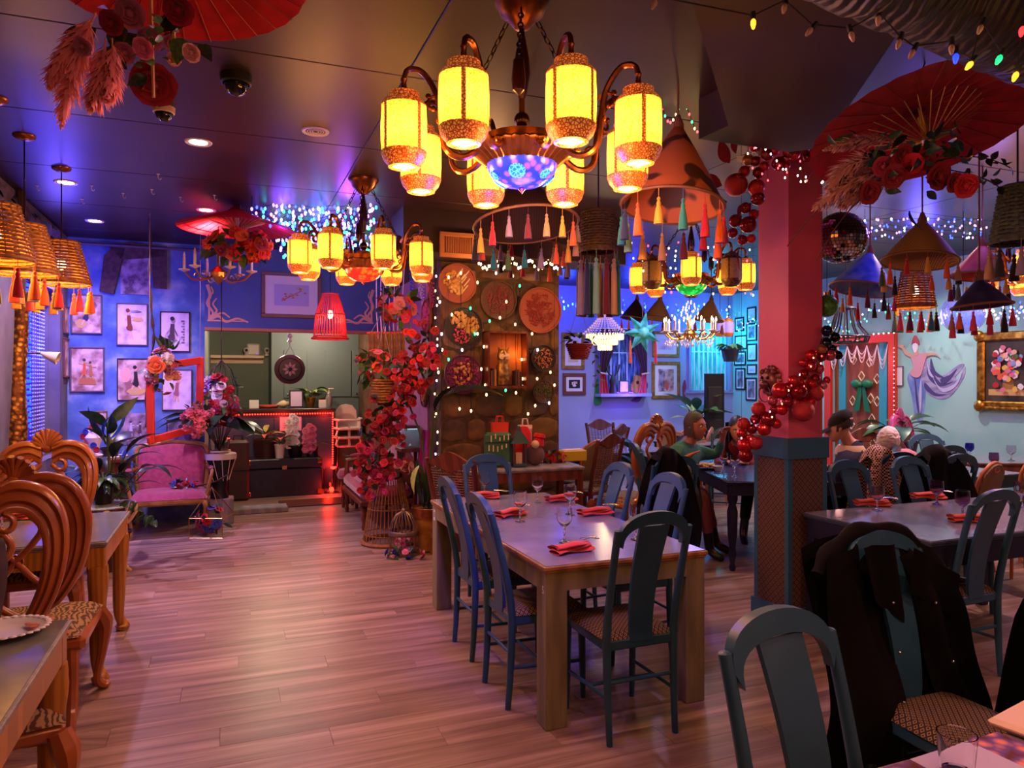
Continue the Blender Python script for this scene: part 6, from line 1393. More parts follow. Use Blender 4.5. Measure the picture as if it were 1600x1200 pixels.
# ================================================================ flowers, baskets and sofa left of the partition
o = thing('stick_bundle', 'hanging curtain of brown willow sticks left of the stones', 'ornament', P(604, 517, 6.9)); D('willow', '#6a4428', c2='#8a5c38', scale=12, rough=.8)
stm_ = MB().tube([(0, 0, 0), (.004, 0, -.17), (-.003, 0, -.34)], [.006, .0075, .006], 5).mesh('stick', 'willow')
for i in range(30): inst('stick', stm_, o, TR(-.17+.34*i/29, .02*math.sin(i*1.7), random.uniform(-.02, .01)))
MB().cyl((-.19, 0, -.02), (.19, 0, -.02), .009).build('top_bar', 'red_paint', o)
for s in (-1, 1): MB().tube([(s*.15, 0, -.02), (0, 0, .25), (0, 0, CEIL-o.location.z)], .003, 4).build('cord', 'cordm', o)
t = thing('flower_garland', 'garland of red flowers and leaves hung above the willow sticks', 'flowers', P(620, 482, 6.9)); bunch(t, (0, 0, 0), (.2, .12, .16), 22, ['petal_crimson', 'petal_red', 'petal_dusty'], .055, 34, ['leaf_dark', 'leaf_black', 'leaf_mid'], .11, 19, 'rose', (0, -1, 0))
MB().tube([(0, 0, .1), (0, 0, CEIL-t.location.z)], .003, 4).build('cord', 'cordm', t)
o = thing('hanging_basket', 'small wicker basket of leaves and pink flowers hanging left of the stones', 'basket', P(599, 628, 6.7)); o_ = weave(.13, .08, .2, 9, 12, .01); inst('woven_bowl', o_.mesh('woven_bowl', 'wicker'), o, TR(0, 0, .2)); bunch(o, (-.06, 0, .32), (.2, .1, .16), 16, ['petal_red', 'petal_pink', 'petal_coral'], .05, 40, ['leaf_dark', 'leaf_mid'], .12, 22, 'rose', (0, -1, 0))
for s in (-1, 1): MB().tube([(s*.12, 0, .2), (0, 0, .7), (0, 0, CEIL-o.location.z)], .003, 4).build('cord', 'cordm', o)
t = thing('bougainvillea', 'cascade of red bougainvillea blossoms left of the stones', 'flowers', P(610, 770, 6.9)); t.location.z = 0
path = [P(672, 540, 6.6), P(652, 580, 6.6), P(632, 610, 6.6), P(612, 650, 6.65), P(596, 690, 6.7), P(590, 730, 6.7), P(584, 745, 6.7)]
q = spline(path, 8); MB().tube([p_-t.location for p_ in q], .012, 6).build('stem', 'twig', t); MB().tube([q[0]-t.location, Vector((q[0].x, q[0].y, CEIL))-t.location], .005, 5).build('stem', 'twig', t)
r = random.Random(9)
for i in range(400):
    c = q[int(r.random()**.9*(len(q)-1))]+Vector((r.gauss(-.03, .1), r.gauss(0, .06), r.gauss(0, .1)))-t.location
    if i % 3 < 2: inst('flower', rose(r.choice(['petal_red', 'petal_crimson', 'petal_crimson', 'petal_magenta']), i % 3), t, aimz(c, (r.uniform(-.6, .6), -1, r.uniform(-.5, .6)), r.uniform(.026, .044)))
    else: inst('leaf', leafm(r.choice(['leaf_dark', 'leaf_black']), 1, .5, .5), t, aim(c, rv(r), i, .09))
# red sofa
sf = thing('sofa', 'carved red velvet settee behind the flower basket', 'sofa', W(1.6, 8.36, 0), T+pi/2)
MB().box((0, 0, .39), (1.28, .56, .16), b=.05).build('seat', 'red_velvet', sf); MB().box((0, 0, .29), (1.3, .58, .06), b=.01).build('seat_rail', 'mahogany', sf, False)
o_ = [(-.64, .45), (-.64, .72), (-.45, .78), (-.22, .86), (0, .93), (.22, .86), (.45, .78), (.64, .72), (.64, .45)]
MB().prism(o_, .05, TR(0, -.3, 0)).build('back_frame', 'mahogany', sf, False); MB().prism([(x*.9, .47+(z-.45)*.85) for x, z in o_], .04, TR(0, -.265, 0)).build('back_cushion', 'red_velvet', sf, False)
for sx in (-1, 1):
    MB().tube([(sx*.61, -.24, .66), (sx*.62, .0, .66), (sx*.62, .23, .62), (sx*.61, .24, .4)], .035, 8).build('arm', 'mahogany', sf); MB().sph((sx*.62, 0, .68), .05, 10, 6, (.8, 4.2, .7)).build('arm_pad', 'red_velvet', sf)
    for sy in (-1, 1): MB().lathe([(0, 0), (.02, 0), (.025, .04), (.018, .07), (.034, .13), (.022, .18), (.035, .22), (.035, .28)], 10, TR(sx*.58, sy*.24, 0)).build('leg', 'mahogany', sf)
st2 = thing('velvet_stool', 'round red velvet stool by the reception entrance', 'stool', W(1.5, 9.25, 0)); MB().lathe([(0, .36), (.2, .37), (.22, .42), (.19, .48), (0, .5)], 20).build('seat', 'red_velvet', st2)
for i in range(4): th = i*pi/2+.4; MB().lathe([(0, 0), (.018, 0), (.03, .1), (.018, .16), (.03, .24), (.03, .37)], 10, TR(.14*math.cos(th), .14*math.sin(th), 0)).build('leg', 'mahogany', st2)
# bell basket, bird cage, planter
bb = thing('cane_basket', 'tall bell-shaped cane basket standing on the floor', 'basket', W(*onz(607, 848, 0), 0)); pr = [(.25, 0), (.235, .1), (.2, .35), (.15, .55), (.12, .66)]
rdm = MB().tube([(x, 0, z) for x, z in pr], .006, 5).mesh('cane_rod', 'wicker')
for i in range(36): inst('cane_rod', rdm, bb, rotm(0, 0, 2*pi*i/36))
for (x, z, w_) in ((.255, .02, .022), (.235, .1, .006), (.2, .35, .006), (.122, .66, .014)): MB().tube([(x*math.cos(2*pi*i/30), x*math.sin(2*pi*i/30), z) for i in range(30)], w_, 6, closed=True).build('hoop', 'wicker', bb)
t = thing('flower_garland', 'bunch of pink and red roses resting on the bell-shaped basket', 'flowers', bb.location+Vector((0, 0, .67))); bunch(t, (0, -.02, .08), (.26, .14, .09), 26, ['petal_red', 'petal_magenta', 'petal_blush', 'petal_pink', 'petal_crimson'], .055, 34, ['leaf_dark', 'leaf_teal', 'leaf_black'], .1, 23, 'rose', (0, -1, .4))
bg = thing('bird_cage', 'small domed metal bird cage filled with pink flowers', 'bird cage', W(*onz(631, 866, 0), 0)); D('agedmetal', '#7a6458', rough=.4, metal=.6)
wm = MB().tube([(.13, 0, 0), (.13, 0, .2), (.115, 0, .3), (.07, 0, .37), (.015, 0, .4)], .004, 4).mesh('bar', 'agedmetal')
for i in range(20): inst('bar', wm, bg, rotm(0, 0, 2*pi*i/20))
MB().lathe([(.133, .18), (.14, .19), (.14, .215), (.133, .225)], 24).build('filigree_band', 'agedmetal', bg); MB().lathe([(0, 0), (.14, 0), (.145, .015), (0, .015)], 24).build('base', 'agedmetal', bg); MB().lathe([(.02, .39), (.025, .41), (.01, .43), (.014, .45), (0, .48)], 10).build('finial', 'agedmetal', bg)
bunch(bg, (0, 0, .11), (.09, .09, .07), 14, ['petal_pink', 'petal_blush', 'petal_magenta'], .045, 8, ['leaf_dark'], .06, 24)
t = thing('flower_spray', 'pink rose and blue blossoms lying in front of the bird cage', 'flowers', bg.location+Vector((.04, -.19, 0))); bunch(t, (0, 0, .05), (.2, .05, .035), 9, ['petal_pink', 'petal_blue', 'petal_blush'], .04, 18, ['leaf_dark', 'leaf_teal'], .07, 25)
gp = thing('potted_palm', 'bird-of-paradise plant with tall leaves in a gold planter', 'plant', W(1.76, 6.6, 0)); pot(gp, .14, .155, .42, 'pot_gold'); MB().lathe([(.162, .33), (.168, .36), (.168, .42), (.163, .425)], 24).build('collar', 'bronze', gp)
for (du, dv, lx, lz, L_) in ((-30, -190, -1, -.25, .5), (22, -200, .9, .2, .6), (10, -180, .3, .5, .45), (-12, -95, -.2, -.6, .3)):
    top_ = Vector((px(du, 6.6), -.05, .42+px(-dv, 6.6)-.15)); MB().tube(spline([(0, 0, .4), (top_.x*.3, -.02, .42+(top_.z-.42)*.6), top_], 6), .009, 6).build('stem', 'stem', gp); inst('leaf', leafm('leaf_black' if L_ > .4 else 'leaf_light', 1, .32, 1.0), gp, aim(top_, (lx, -.25, lz+.35), .3, L_))
for i in range(14): inst('leaf', leafm('leaf_dark', 1, .1, .6), gp, aim((.05*math.cos(i), .05*math.sin(i), .4), (.35*math.cos(i*2.4), .35*math.sin(i*2.4), 1), i, .5))
aq = thing('aquarium', 'small lit fish tank behind the tall plant', 'fish tank', W(1.79, 7.5, 0), T+pi/2); D('aqua', '#a8c8d0', rough=.05, trans=.6); D('aqualight', '#c0f0ff', es=2.5)
aq.location.z = .9; MB().box((0, 0, .1), (.2, .16, .2)).build('tank', 'aqua', aq, False); MB().box((0, 0, .215), (.21, .17, .03)).build('lid', 'mahogany', aq, False); MB().box((0, -.02, .196), (.16, .1, .006)).build('light_bar', 'aqualight', aq, False)
ast = thing('plant_stand', 'dark wooden stand under the fish tank', 'stand', (aq.location.x, aq.location.y, 0), T); MB().box((0, 0, .88), (.24, .3, .04), b=.005).build('top', 'mahogany', ast, False); MB().box((0, 0, .6), (.2, .26, .1)).build('apron', 'mahogany', ast, False)
for sx in (-1, 1):
    for sy in (-1, 1): MB().box((sx*.09, sy*.11, .43), (.035, .035, .86)).build('leg', 'mahogany', ast, False)
sv = thing('scarf', 'magenta knitted scarf draped over the cane chair', 'scarf', P(668, 672, 7.1)); D('scarf', '#8a2070', c2='#a03080', tex='wave', scale=30, detail=2, rough=.95)
MB().grid(lambda i, j: ((i-.5)*(.10+.06*j)-.02*j, .03*math.sin(i*9)+.02*math.sin(j*6), -.42*j), 10, 10).build('cloth', 'scarf', sv, True, 80)
# bead necklaces on the pink side
D('bead_blue', '#5060c0', rough=.3); D('bead_red', '#b83048', rough=.3); D('bead_white', '#c8b8d0', rough=.3)
for i, (u, mt, l) in enumerate(((648, 'bead_blue', 'blue bead necklaces hanging left on the pink wall'), (662, 'bead_white', 'pale bead necklaces hanging in the middle of the pink wall'), (677, 'bead_red', 'red bead necklaces hanging right on the pink wall'))):
    b, z = ona(u, 420, AR-.02); t = thing('bead_necklace', l, 'necklace', W(AR-.03, b, z), T-pi/2, 'necklaces on the pink wall')
    for k in range(4):
        m = MB(); n = 24
        for j in range(n):
            th = pi*j/(n-1); m.sph(((.05-.008*k)*math.cos(th)*1.2, -.012*k, -.38*math.sin(th)**.7+.05*k), .009, 5, 4)
        m.build('strand', mt, t)['kind'] = 'stuff'
# strands hanging under the red-bowl chandelier
bs = thing('bead_strands', 'pale bead strands hanging below the red-bowl chandelier', 'beads', P(606, 440, 7.6)); 
for i in range(7): MB().tube([(-.12+.05*i, 0, .3), (-.12+.045*i, .0, -.3-.06*(i % 3)), (-.1+.04*i, 0, -.6-.05*(i % 2))], .006, 5).build('strand', 'bead_white', bs)
MB().tube([(-.14, 0, .3), (.2, 0, .3)], .006, 5).tube([(0, 0, .3), (0, 0, CEIL-bs.location.z)], .003, 4).build('rail', 'black', bs)
# ================================================================ far room: window wall
FW = ('b', BF); RW = ('a', A1)
D('cityview', '#203058', c2='#4868a8', c3='#88a8d0', scale=5, rough=.3, es=.25, stretch=(6, 6, 1)); D('view_cyan', '#208a9a', c2='#50c0d0', scale=4, rough=.3, es=.5, stretch=(8, 8, 1)); D('curtain', '#3a1c30', c2='#4c2840', tex='wave', scale=16, detail=1, rough=.8); D('curtain_red', '#b83048', c2='#d04860', tex='wave', scale=16, detail=1, rough=.8); D('led_violet', '#7a3cff', es=5, sample=False); D('led_cyan', '#30e0ff', es=5, sample=False)
for n_, (a0, a1, z0, z1), gm, lm, lab in (('window_2', w2, 'cityview', 'led_violet', 'barred window glowing blue between dark curtains'), ('window_3', w3, 'view_cyan', 'led_cyan', 'window with vertical blinds glowing cyan')):
    t = thing(n_, lab, None, W((a0+a1)/2, BF, (z0+z1)/2), T); t['kind'] = 'structure'; ww, hh = a1-a0, z1-z0
    MB().box((0, .12, 0), (ww, .02, hh)).build('glass', gm, t, False)
    for (x, z, sx, sz) in ((0, hh/2, ww+.1, .05), (0, -hh/2, ww+.16, .05), (-ww/2, 0, .05, hh), (ww/2, 0, .05, hh)): MB().box((x, -.005, z), (sx, .05, sz)).build('window_frame', 'wall_far', t, False)
    nb = 5 if n_ == 'window_2' else 9
    for i in range(nb): MB().box((-ww/2+ww*(i+.5)/nb, .06, 0), (.018 if nb == 5 else .03, .01, hh)).build('window_bar' if nb == 5 else 'blind_slat', 'bar_white', t, False)
    m = MB().box((0, -.03, -hh/2+.04 if nb == 5 else hh/2+.01), (ww, .012, .014)); o = m.build('light_strip', lm, t, False)
    MB().box((0, .06, hh*.18), (ww, .012, .016)).build('cross_bar', 'bar_white', t, False)
lamp('cyan_strip', 'POINT', W((w3[0]+w3[1])/2, BF-.35, w3[3]-.1), '#30d8ff', 22, .1); lamp('violet_strip', 'POINT', W((w2[0]+w2[1])/2, BF-.35, w2[2]+.1), '#6a48ff', 14, .1)
ww = w2[1]-w2[0]; zt = w2[3]
for s, l in ((-1, 'dark curtain tied back at the left of the far window'), (1, 'dark curtain tied back at the right of the far window')):
    t = thing('curtain', l, 'curtain', W((w2[0]+w2[1])/2, BF-.08, zt+.05), T, 'window curtains'); H = zt+.05-w2[2]-.35
    MB().grid(lambda i, j, s=s, H=H: (s*(ww/2+.06-(1-i)*(ww*.5*(1-j**.7)+.1)), -.03*math.sin(i*22)*(1-.5*j)-.03, -H*j), 20, 8).build('panel', 'curtain', t, True, 80)
    MB().grid(lambda i, j, s=s, H=H: (s*(ww/2+.06-(1-i)*(.1+.08*j)), -.02*math.sin(i*18)-.03, -H-.36*j), 12, 4).build('tail', 'curtain_red', t, True, 80); MB().tube([(s*(ww/2-.06), -.06, -H), (s*(ww/2+.08), -.06, -H+.02)], .015, 6).build('tie', 'cream', t)
rd = thing('curtain_rod', 'thin white rod above the curtained far window', 'rod', W((w2[0]+w2[1])/2, BF-.09, zt+.06), T); MB().cyl((-ww/2-.2, 0, 0), (ww/2+.2, 0, 0), .012).build('rod', 'bar_white', rd)
for s in (-1, 1): MB().sph((s*(ww/2+.2), 0, 0), .022, 8, 6).build('finial', 'bar_white', rd)
gz = w2[2]+.03
g = thing('guitar', 'small golden guitar standing on the far window sill', 'guitar', W(*(onb(989, 615, BF)[0], BF-.1, gz)), T); MB().prism([(-.09, .0), (-.11, .08), (-.075, .16), (-.085, .22), (-.05, .27), (.05, .27), (.085, .22), (.075, .16), (.11, .08), (.09, 0), (0, -.03)], .05, TR(0, 0, .03) @ rotm(0, .25, 0)).build('body', 'oak', g, False); MB().lathe([(0, 0), (.03, 0)], 12, TR(.03, -.002, .18) @ rotm(pi/2)).build('sound_hole', 'black', g); MB().box((.1, .01, .4), (.03, .03, .25), rotm(0, 0, 0)).build('neck', 'mahogany', g, False)
g = thing('deer_figure', 'dark antlered figurine on the far window sill', 'figurine', W(onb(952, 615, BF)[0], BF-.12, gz), T); MB().lathe([(0, 0), (.07, 0), (.05, .12), (.06, .2), (.03, .28), (0, .32)], 10).build('body', 'tray_dark', g)
for s in (-1, 1): MB().tube([(s*.02, 0, .28), (s*.1, 0, .36), (s*.13, 0, .48)], .012, 6).tube([(s*.08, 0, .34), (s*.06, 0, .46)], .009, 5).build('antler', 'tray_dark', g)
g = thing('sill_photo', 'small framed photo on the far window sill', 'photo', W(onb(970, 616, BF)[0], BF-.1, gz), T); MB().box((0, 0, .11), (.18, .02, .2)).build('frame', 'frame_black', g, False); MB().box((0, -.011, .11), (.15, .004, .17)).build('print', 'print_violet', g, False)
ST = thing('window_sill_board', 'painted sill board under the far window', 'sill', W((w2[0]+w2[1])/2, BF-.1, w2[2]), T); MB().box((0, 0, .0), (ww+.2, .2, .05)).build('board', 'wall_far', ST, False)
def vasefig(c1, c2): return [(blob(.5, .3, .16, .14, seed=3), c1)]+[(blob(.5+.2*math.sin(i*2.1), .6+.13*math.cos(i*1.7), .09, .08, 8, i), c2[i % len(c2)]) for i in range(9)]
frame('framed_picture', 'gilt framed still life of flowers, upper picture by the stones', 'picture', FW, 877, 520, 913, 577, 'frame_gold', .06, 'cream', .06, 'mat_white', figs=vasefig('petal_orange', ['petal_coral', 'petal_blush']))
frame('framed_picture', 'dark framed still life of white roses below the gilt one', 'picture', FW, 879, 583, 915, 617, 'frame_wood', .06, 'ink', .05, 'mat_white', figs=vasefig('petal_white', ['petal_white', 'petal_blush']))
frame('framed_picture', 'gold framed floral picture above the street scene', 'picture', FW, 1019, 518, 1061, 558, 'frame_gold', .05, 'print_violet', .08, 'mat_white')
frame('framed_picture', 'gold framed painting of a figure in a sunlit street', 'picture', FW, 1018, 565, 1062, 623, 'frame_gold', .06, 'print_sepia', .07, 'mat_white', figs=[([(.05, .0), (.05, .95), (.45, .9), (.4, .45), (.3, .0)], 'print_grey'), (blob(.55, .25, .12, .2, seed=4), 'petal_coral')])
PHS = [(1149, 496, 1163, 518, 'black framed portrait, top left of the corner photos'), (1168, 480, 1182, 503, 'black framed photo, highest of the corner photos'), (1167, 505, 1183, 533, 'black framed photo second from the top in the corner'), (1149, 524, 1168, 546, 'black framed photo lit by cyan bars in the corner'),
       (1148, 549, 1166, 571, 'green tinted photo in the corner'), (1168, 537, 1183, 564, 'upright pale photo beside the green one'), (1150, 575, 1165, 609, 'dark full-length photo in the corner'), (1168, 569, 1183, 585, 'small landscape photo beside the pillar'), (1166, 590, 1183, 626, 'tall pale photo, lowest beside the pillar')]
for i, (u0, v0, u1, v1, l) in enumerate(PHS): frame('wall_photo', l, 'photo', RW, u0, v0, u1, v1, 'frame_black', .025, ('print_grey', 'print_violet')[i % 2], .03, 'mat_white', 'photos in the far corner')
# painted tendrils on the far wall
D('tendril_green', '#3c9a5a', rough=.8); D('tendril_violet', '#6a40a0', rough=.8); D('tendril_red', '#8a3a50', rough=.8)
for (pts_, m_, l) in (([(928, 632), (930, 600), (934, 592), (936, 610), (940, 630)], 'tendril_green', 'green flame painted on the far wall'), ([(985, 626), (1000, 622), (1012, 605), (1008, 592), (1006, 612), (998, 628)], 'tendril_violet', 'violet flourish painted on the far wall'), ([(1068, 625), (1066, 605), (1070, 593), (1072, 606), (1069, 615), (1074, 624)], 'tendril_red', 'red flourish painted beside the street picture')):
    t = thing('painted_flourish', l, 'mural', W(0, BF, 0), T); MB().prism(rnd([onb(u, v, BF) for u, v in pts_]), -.004, TR(0, 0, 0)).build('paint', m_, t, False)
# ---- lamps in the far room
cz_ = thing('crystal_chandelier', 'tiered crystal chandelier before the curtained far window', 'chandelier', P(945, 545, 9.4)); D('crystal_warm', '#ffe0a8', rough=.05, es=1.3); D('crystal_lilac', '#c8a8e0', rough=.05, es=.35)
for k, (r0, z0, n) in enumerate(((.085, .02, 18), (.16, .09, 30), (.235, .155, 40))):
    m = MB()
    for i in range(n): th = 2*pi*i/n; m.box((r0*math.cos(th), r0*math.sin(th), z0), (.02, .02, .075), b=.005)
    m.build('crystal_tier', 'crystal_warm', cz_, False)
m = MB()
for i in range(26):
    th = 2*pi*i/26
    for j in range(12): s_ = j/11; m.sph(((.235*(1-s_)**1.5+.05)*math.cos(th), (.235*(1-s_)**1.5+.05)*math.sin(th), .2+.3*s_), .011, 4, 2)
o = m.build('bead_swags', 'crystal_lilac', cz_, False); o['kind'] = 'stuff'
MB().lathe([(.05, .5), (.12, .53), (.13, .55), (.06, .57), (0, .57)], 16).build('crown', 'crystal_lilac', cz_); MB().tube([(0, 0, .56), (0, 0, CEIL-cz_.location.z)], .006, 5).build('chain', 'chainmetal', cz_); lamp('crystal_light', 'POINT', (0, 0, -.1), '#ffd090', 6, .08, parent=cz_)
candle_chandelier('lit candle chandelier with crystal drops left of the pink pillar', P(1078, 520, 8.6), .30, 12, 'brass', True, .16, 90); lamp('candle_light', 'POINT', P(1078, 500, 8.5), '#ffc070', 12, .1)
sl_ = thing('star_lantern', 'turquoise paper star lantern with tassels', 'lantern', P(1004, 520, 9.2)); D('star_teal', '#2a8a90', c2='#58c0b8', scale=8, rough=.5, es=.15)
for i in range(7):
    Z = rotm(0, 2*pi*i/7+.2, .25); inst('star_point', MB().add([(-.07, 0, .06), (0, -.06, .05), (.07, 0, .06), (0, .06, .05), (0, 0, .27)], [(0, 1, 4), (1, 2, 4), (2, 3, 4), (3, 0, 4), (3, 2, 1, 0)]).mesh('star_point', 'star_teal', False) if i == 0 else spm, sl_, Z); spm = sl_.children[0].data if i == 0 else spm
MB().sph((0, 0, 0), .09, 10, 7).build('core', 'star_teal', sl_)
MB().tube([(0, 0, .2), (0, 0, CEIL-sl_.location.z)], .003, 4).build('cord', 'cordm', sl_)
for s, c_ in ((-1, 'orange'), (1, 'red')): inst('tassel', tassel_mesh(c_, True), sl_, TR(s*.16, -.03, -.05) @ Matrix.Scale(1.1, 4))
hp = thing('hanging_basket', 'red hanging basket with a trailing vine before the far wall', 'basket', P(905, 552, 8.4)); inst('woven_bowl', weave(.15, .09, .16, 8, 12, .011).mesh('woven_bowl', 'redbasket') if D('redbasket', '#8a2420', rough=.6) is None else None, hp, TR(0, 0, .1)); bunch(hp, (-.02, 0, .15), (.12, .1, .06), 0, [], .05, 16, ['leaf_dark'], .12, 40)
for i in range(12): inst('leaf', leafm('leaf_mid', 1, .5, .6), hp, aim((.16+.02*math.sin(i*2)+.006*i, -.02, .25-.055*i), (math.cos(i*2.5), -.4, -.6), i, .07))
for s in (-1, 1): MB().tube([(s*.14, 0, .1), (0, 0, .6), (0, 0, CEIL-hp.location.z)], .003, 4).build('cord', 'cordm', hp)
# ---- far furniture
bq = make_banquet('banquet chair with a brown back at the far tables', 'banquet chairs'); bq.location = P(908, 690, 8.3); bq.location.z = 0; bq.rotation_euler = (0, 0, T+.2); bq['label'] = 'banquet chair with an oval crest before the far wall'
def bput(u, Y, rz, l, k=1): q = P(u, 600, Y); return dup(bq, (q.x, q.y, 0), T+rz, l, scale=k)
bput(1065, 8.9, pi-.3, 'brown banquet chair behind the woman in green'); bput(1100, 9.4, pi, 'tan banquet chair between the two women'); bput(1140, 10.0, .3, 'pale banquet chair behind the woman in red'); bput(1170, 10.4, .6, 'tan banquet chair half hidden by the pillar'); bput(1075, 10.2, .8, 'red-brown banquet chair near the palm by the cyan window')
bput(1487, 6.15, .25, 'dark-backed banquet chair behind the black coat'); bput(1592, 5.6, -.1, 'patterned banquet chair at the right edge, nearest of its kind'); bput(1600, 6.6, -.4, 'orange banquet chair peeking over the one at the right edge')
for (x, y, l, w_, d_) in ((1.25, 8.8, 'far table with a pale shiny top behind the carved chair', 1.3, .8), (2.75, 9.9, 'far table in front of the cyan window', 1.4, .8)): make_table('dining_table', l, 'table', 0, w_, 0, d_, 'tabletop', 'navy', 'navy', lw=.06, rz=T, loc=(x, y, 0))
make_table('dining_table', 'table with goblets below the gilt framed flower painting', 'table', 0, 1.5, 0, .75, 'tabletop', 'mahogany', 'mahogany', lw=.07, rz=T-.35, loc=(5.1, 7.75, 0)); make_table('dining_table', 'small table with tumblers between the banquet chairs', 'table', 0, .9, 0, .7, 'tabletop', 'navy', 'navy', lw=.06, rz=T, loc=(4.15, 6.75, 0))
dup(bq, (4.6, 8.5, 0), T+2.6, 'banquet chair hidden behind the goblet table') if 0 else None
pk = make_ornate('heart-backed chair with a pink painted frame below the mural', 'carved oak chairs', 'pinkframe', 'tapestry'); q = P(1458, 700, 8.0); pk.location = (q.x, q.y, 0); pk.rotation_euler = (0, 0, T+pi+.35)
MB().prism([(.05, .62), (.13, .69), (.18, .8), (.2, .92), (.17, 1.03), (.1, 1.08), (0, 1.06), (-.1, 1.08), (-.17, 1.03), (-.2, .92), (-.18, .8), (-.13, .69), (-.05, .62)], .02, TR(0, -.31, 0) @ Matrix.Shear('XZ', 4, (0, 0)) ).build('back_cushion', 'tapestry', pk, False)
xb = make_cane('dark red slat-back chair before the orange door', 'slat-back chairs'); q = P(1375, 700, 8.0); xb.location = (q.x, q.y, 0); xb.rotation_euler = (0, 0, T+pi-.3)
dup(xb, (P(955, 650, 9.9).x, 9.9, 0), T+pi, 'cross-backed wooden chair against the far wall'); dup(xb, (P(935, 650, 9.3).x, 9.3, 0), T+.6, 'wooden chair angled beside the far banquet chair')
tg = (1540, 690); D('darkpot', '#3a1418', rough=.5)
def gob(root, u, v, Y, l, z=.762): q = P(u, v, Y); return dup(root, (q.x, q.y, z), 0, l)
gbl = make_goblet('blue goblet standing on the table under the painting', 'far goblets', .045, .17, 'glass_blue'); q = P(1515, 672, 7.75); gbl.location = (q.x, q.y, .762)
gob(g2, 1580, 668, 7.6, 'clear goblet on the table under the painting'); gob(gb, 1490, 690, 6.6, 'left of two water glasses by the banquet chairs'); gob(gb, 1508, 690, 6.75, 'right of two water glasses by the banquet chairs'); gob(g3, 1553, 700, 6.8, 'amber tumbler on the small table by the banquet chairs')
gob(gbl, 1058, 660, 8.7, 'blue goblet behind the woman in green')
for (u, Y, l) in ((1130, 6.6, 'stemmed water glass left on the diners table'), (1148, 6.35, 'stemmed water glass right on the diners table')): gob(gb, u, 735, Y, l)
# plate of food for the diner
def plate(label, loc, R_=.125, food=None, rim='white_paint', cat='plate'):
    t = thing('dinner_plate', label, cat, loc); MB().lathe([(0, .004), (R_*.6, .003), (R_*.66, .008), (R_*.97, .02), (R_, .022), (R_*.99, .018), (R_*.68, .003), (R_*.5, 0), (0, 0)], 32).build('plate', rim, t)
    if food:
        r = random.Random(1); m = MB()
        for i in range(70): q_ = math.sqrt(r.random())*R_*.6; th = r.uniform(0, 6.3); m.sph((q_*math.cos(th), q_*math.sin(th), .02+r.uniform(0, .03)), r.uniform(.008, .016), 5, 4, (1.4, 1, .7))
        o = m.build('food', food, t); o['kind'] = 'stuff'
    return t
D('rice', '#d8b070', c2='#c87840', scale=30, rough=.7); D('plate_gold', '#c8a878', rough=.3)
q = P(1103, 718, 6.9); plate('plate of rice and noodles before the woman in green', (q.x, q.y, .762), .13, 'rice', 'pot_black'); q = P(1122, 725, 6.75)
o = thing('sauce_bowl', 'small white sauce bowl next to the rice plate', 'bowl', (q.x, q.y, .762)); MB().lathe([(0, 0), (.03, 0), (.05, .045), (.046, .045), (.028, .008), (0, .008)], 16).build('bowl', 'white_paint', o); MB().lathe([(0, .03), (.04, .03)], 12).build('sauce', 'sack', o)
# used plate on the nearest left table
a, b = onz(8, 990, .762); pt = plate('used white plate with a scalloped rim and sauce streaks on the near left table', W(a, b, .762), .125)
for (x, y, s_) in ((.06, .05, .02), (.075, .03, .014), (.04, .06, .012), (.09, .01, .008)): MB().sph((x, y, .014), s_, 8, 4, (1.3, .8, .15)).build('sauce_smear', 'petal_red' if s_ < .013 else 'spice_orange', pt)
for i in range(32): inst('scallop', MB().sph((0, 0, 0), .012, 6, 4, (1, 1, .3)).mesh('scallop', 'white_paint') if i == 0 else sm_, pt, TR(.124*math.cos(i*pi/16), .124*math.sin(i*pi/16), .02)); sm_ = pt.children[-1].data if i == 0 else sm_
# placemat, glass and napkin on the bottom right table
D('placemat', '#e08a70', c2='#6a4a98', c3='#5a2420', tex='voronoi', scale=26, rough=.7, lo=.2, hi=.5)
a, b = onz(1500, 1195, .762); pm_ = thing('placemat', 'floral paper placemat on the bottom right table', 'placemat', W(a+.02, b-.09, .762), T+.05); MB().box((0, 0, .001), (.42, .3, .002)).build('sheet', 'placemat', pm_, False); MB().box((0, 0, .0022), (.2, .3, .001)).build('centre_band', 'mat_lilac', pm_, False)
tb2 = thing('water_tumbler', 'clear tumbler standing on the floral placemat', 'glass', W(a-.05, b-.03, .765)); MB().lathe([(0, 0), (.032, 0), (.04, .09), (.037, .09), (.03, .012), (0, .01)], 20).build('body', 'glass', tb2)
nq = thing('paper_napkin', 'cream folded napkin at the right edge of the bottom right table', 'napkin', W(*onz(1598, 1142, .762), .762), T+.2); MB().box((0.05, 0, .012), (.2, .12, .024), b=.01).build('fold', 'cream', nq)
# ================================================================ right wall: door, mural, painting
dm = (db0+db1)/2; dwid = db1-db0
D('door_brown', '#8a4a28', c2='#7a3e20', tex='wave', scale=2, detail=4, rough=.5); D('door_teal', '#3a9ab0', rough=.5); D('door_cream', '#d8c8a8', rough=.6); D('bow_green', '#1c6a40', rough=.4); D('lace', '#d8c8d8', rough=.8)
dr_ = thing('door_1', 'brown door with cream diamonds in a coral frame', None, W(A1, dm, 0), T-pi/2); dr_['kind'] = 'structure'
MB().box((0, .08, dz1/2), (dwid*.98, .05, dz1)).build('door_leaf', 'door_brown', dr_, False)
for s in (-1, 1): MB().box((s*(dwid/2-.16), .05, dz1/2), (.13, .03, dz1)).build('teal_strip', 'door_teal', dr_, False)
for s in (-1, 1): MB().box((s*(dwid/2+.05), -.02, dz1/2), (.12, .06, dz1+.02), b=.005).build('door_frame', 'red_paint', dr_, False)
MB().box((0, -.02, dz1+.06), (dwid+.22, .06, .12), b=.005).build('door_frame', 'red_paint', dr_, False)
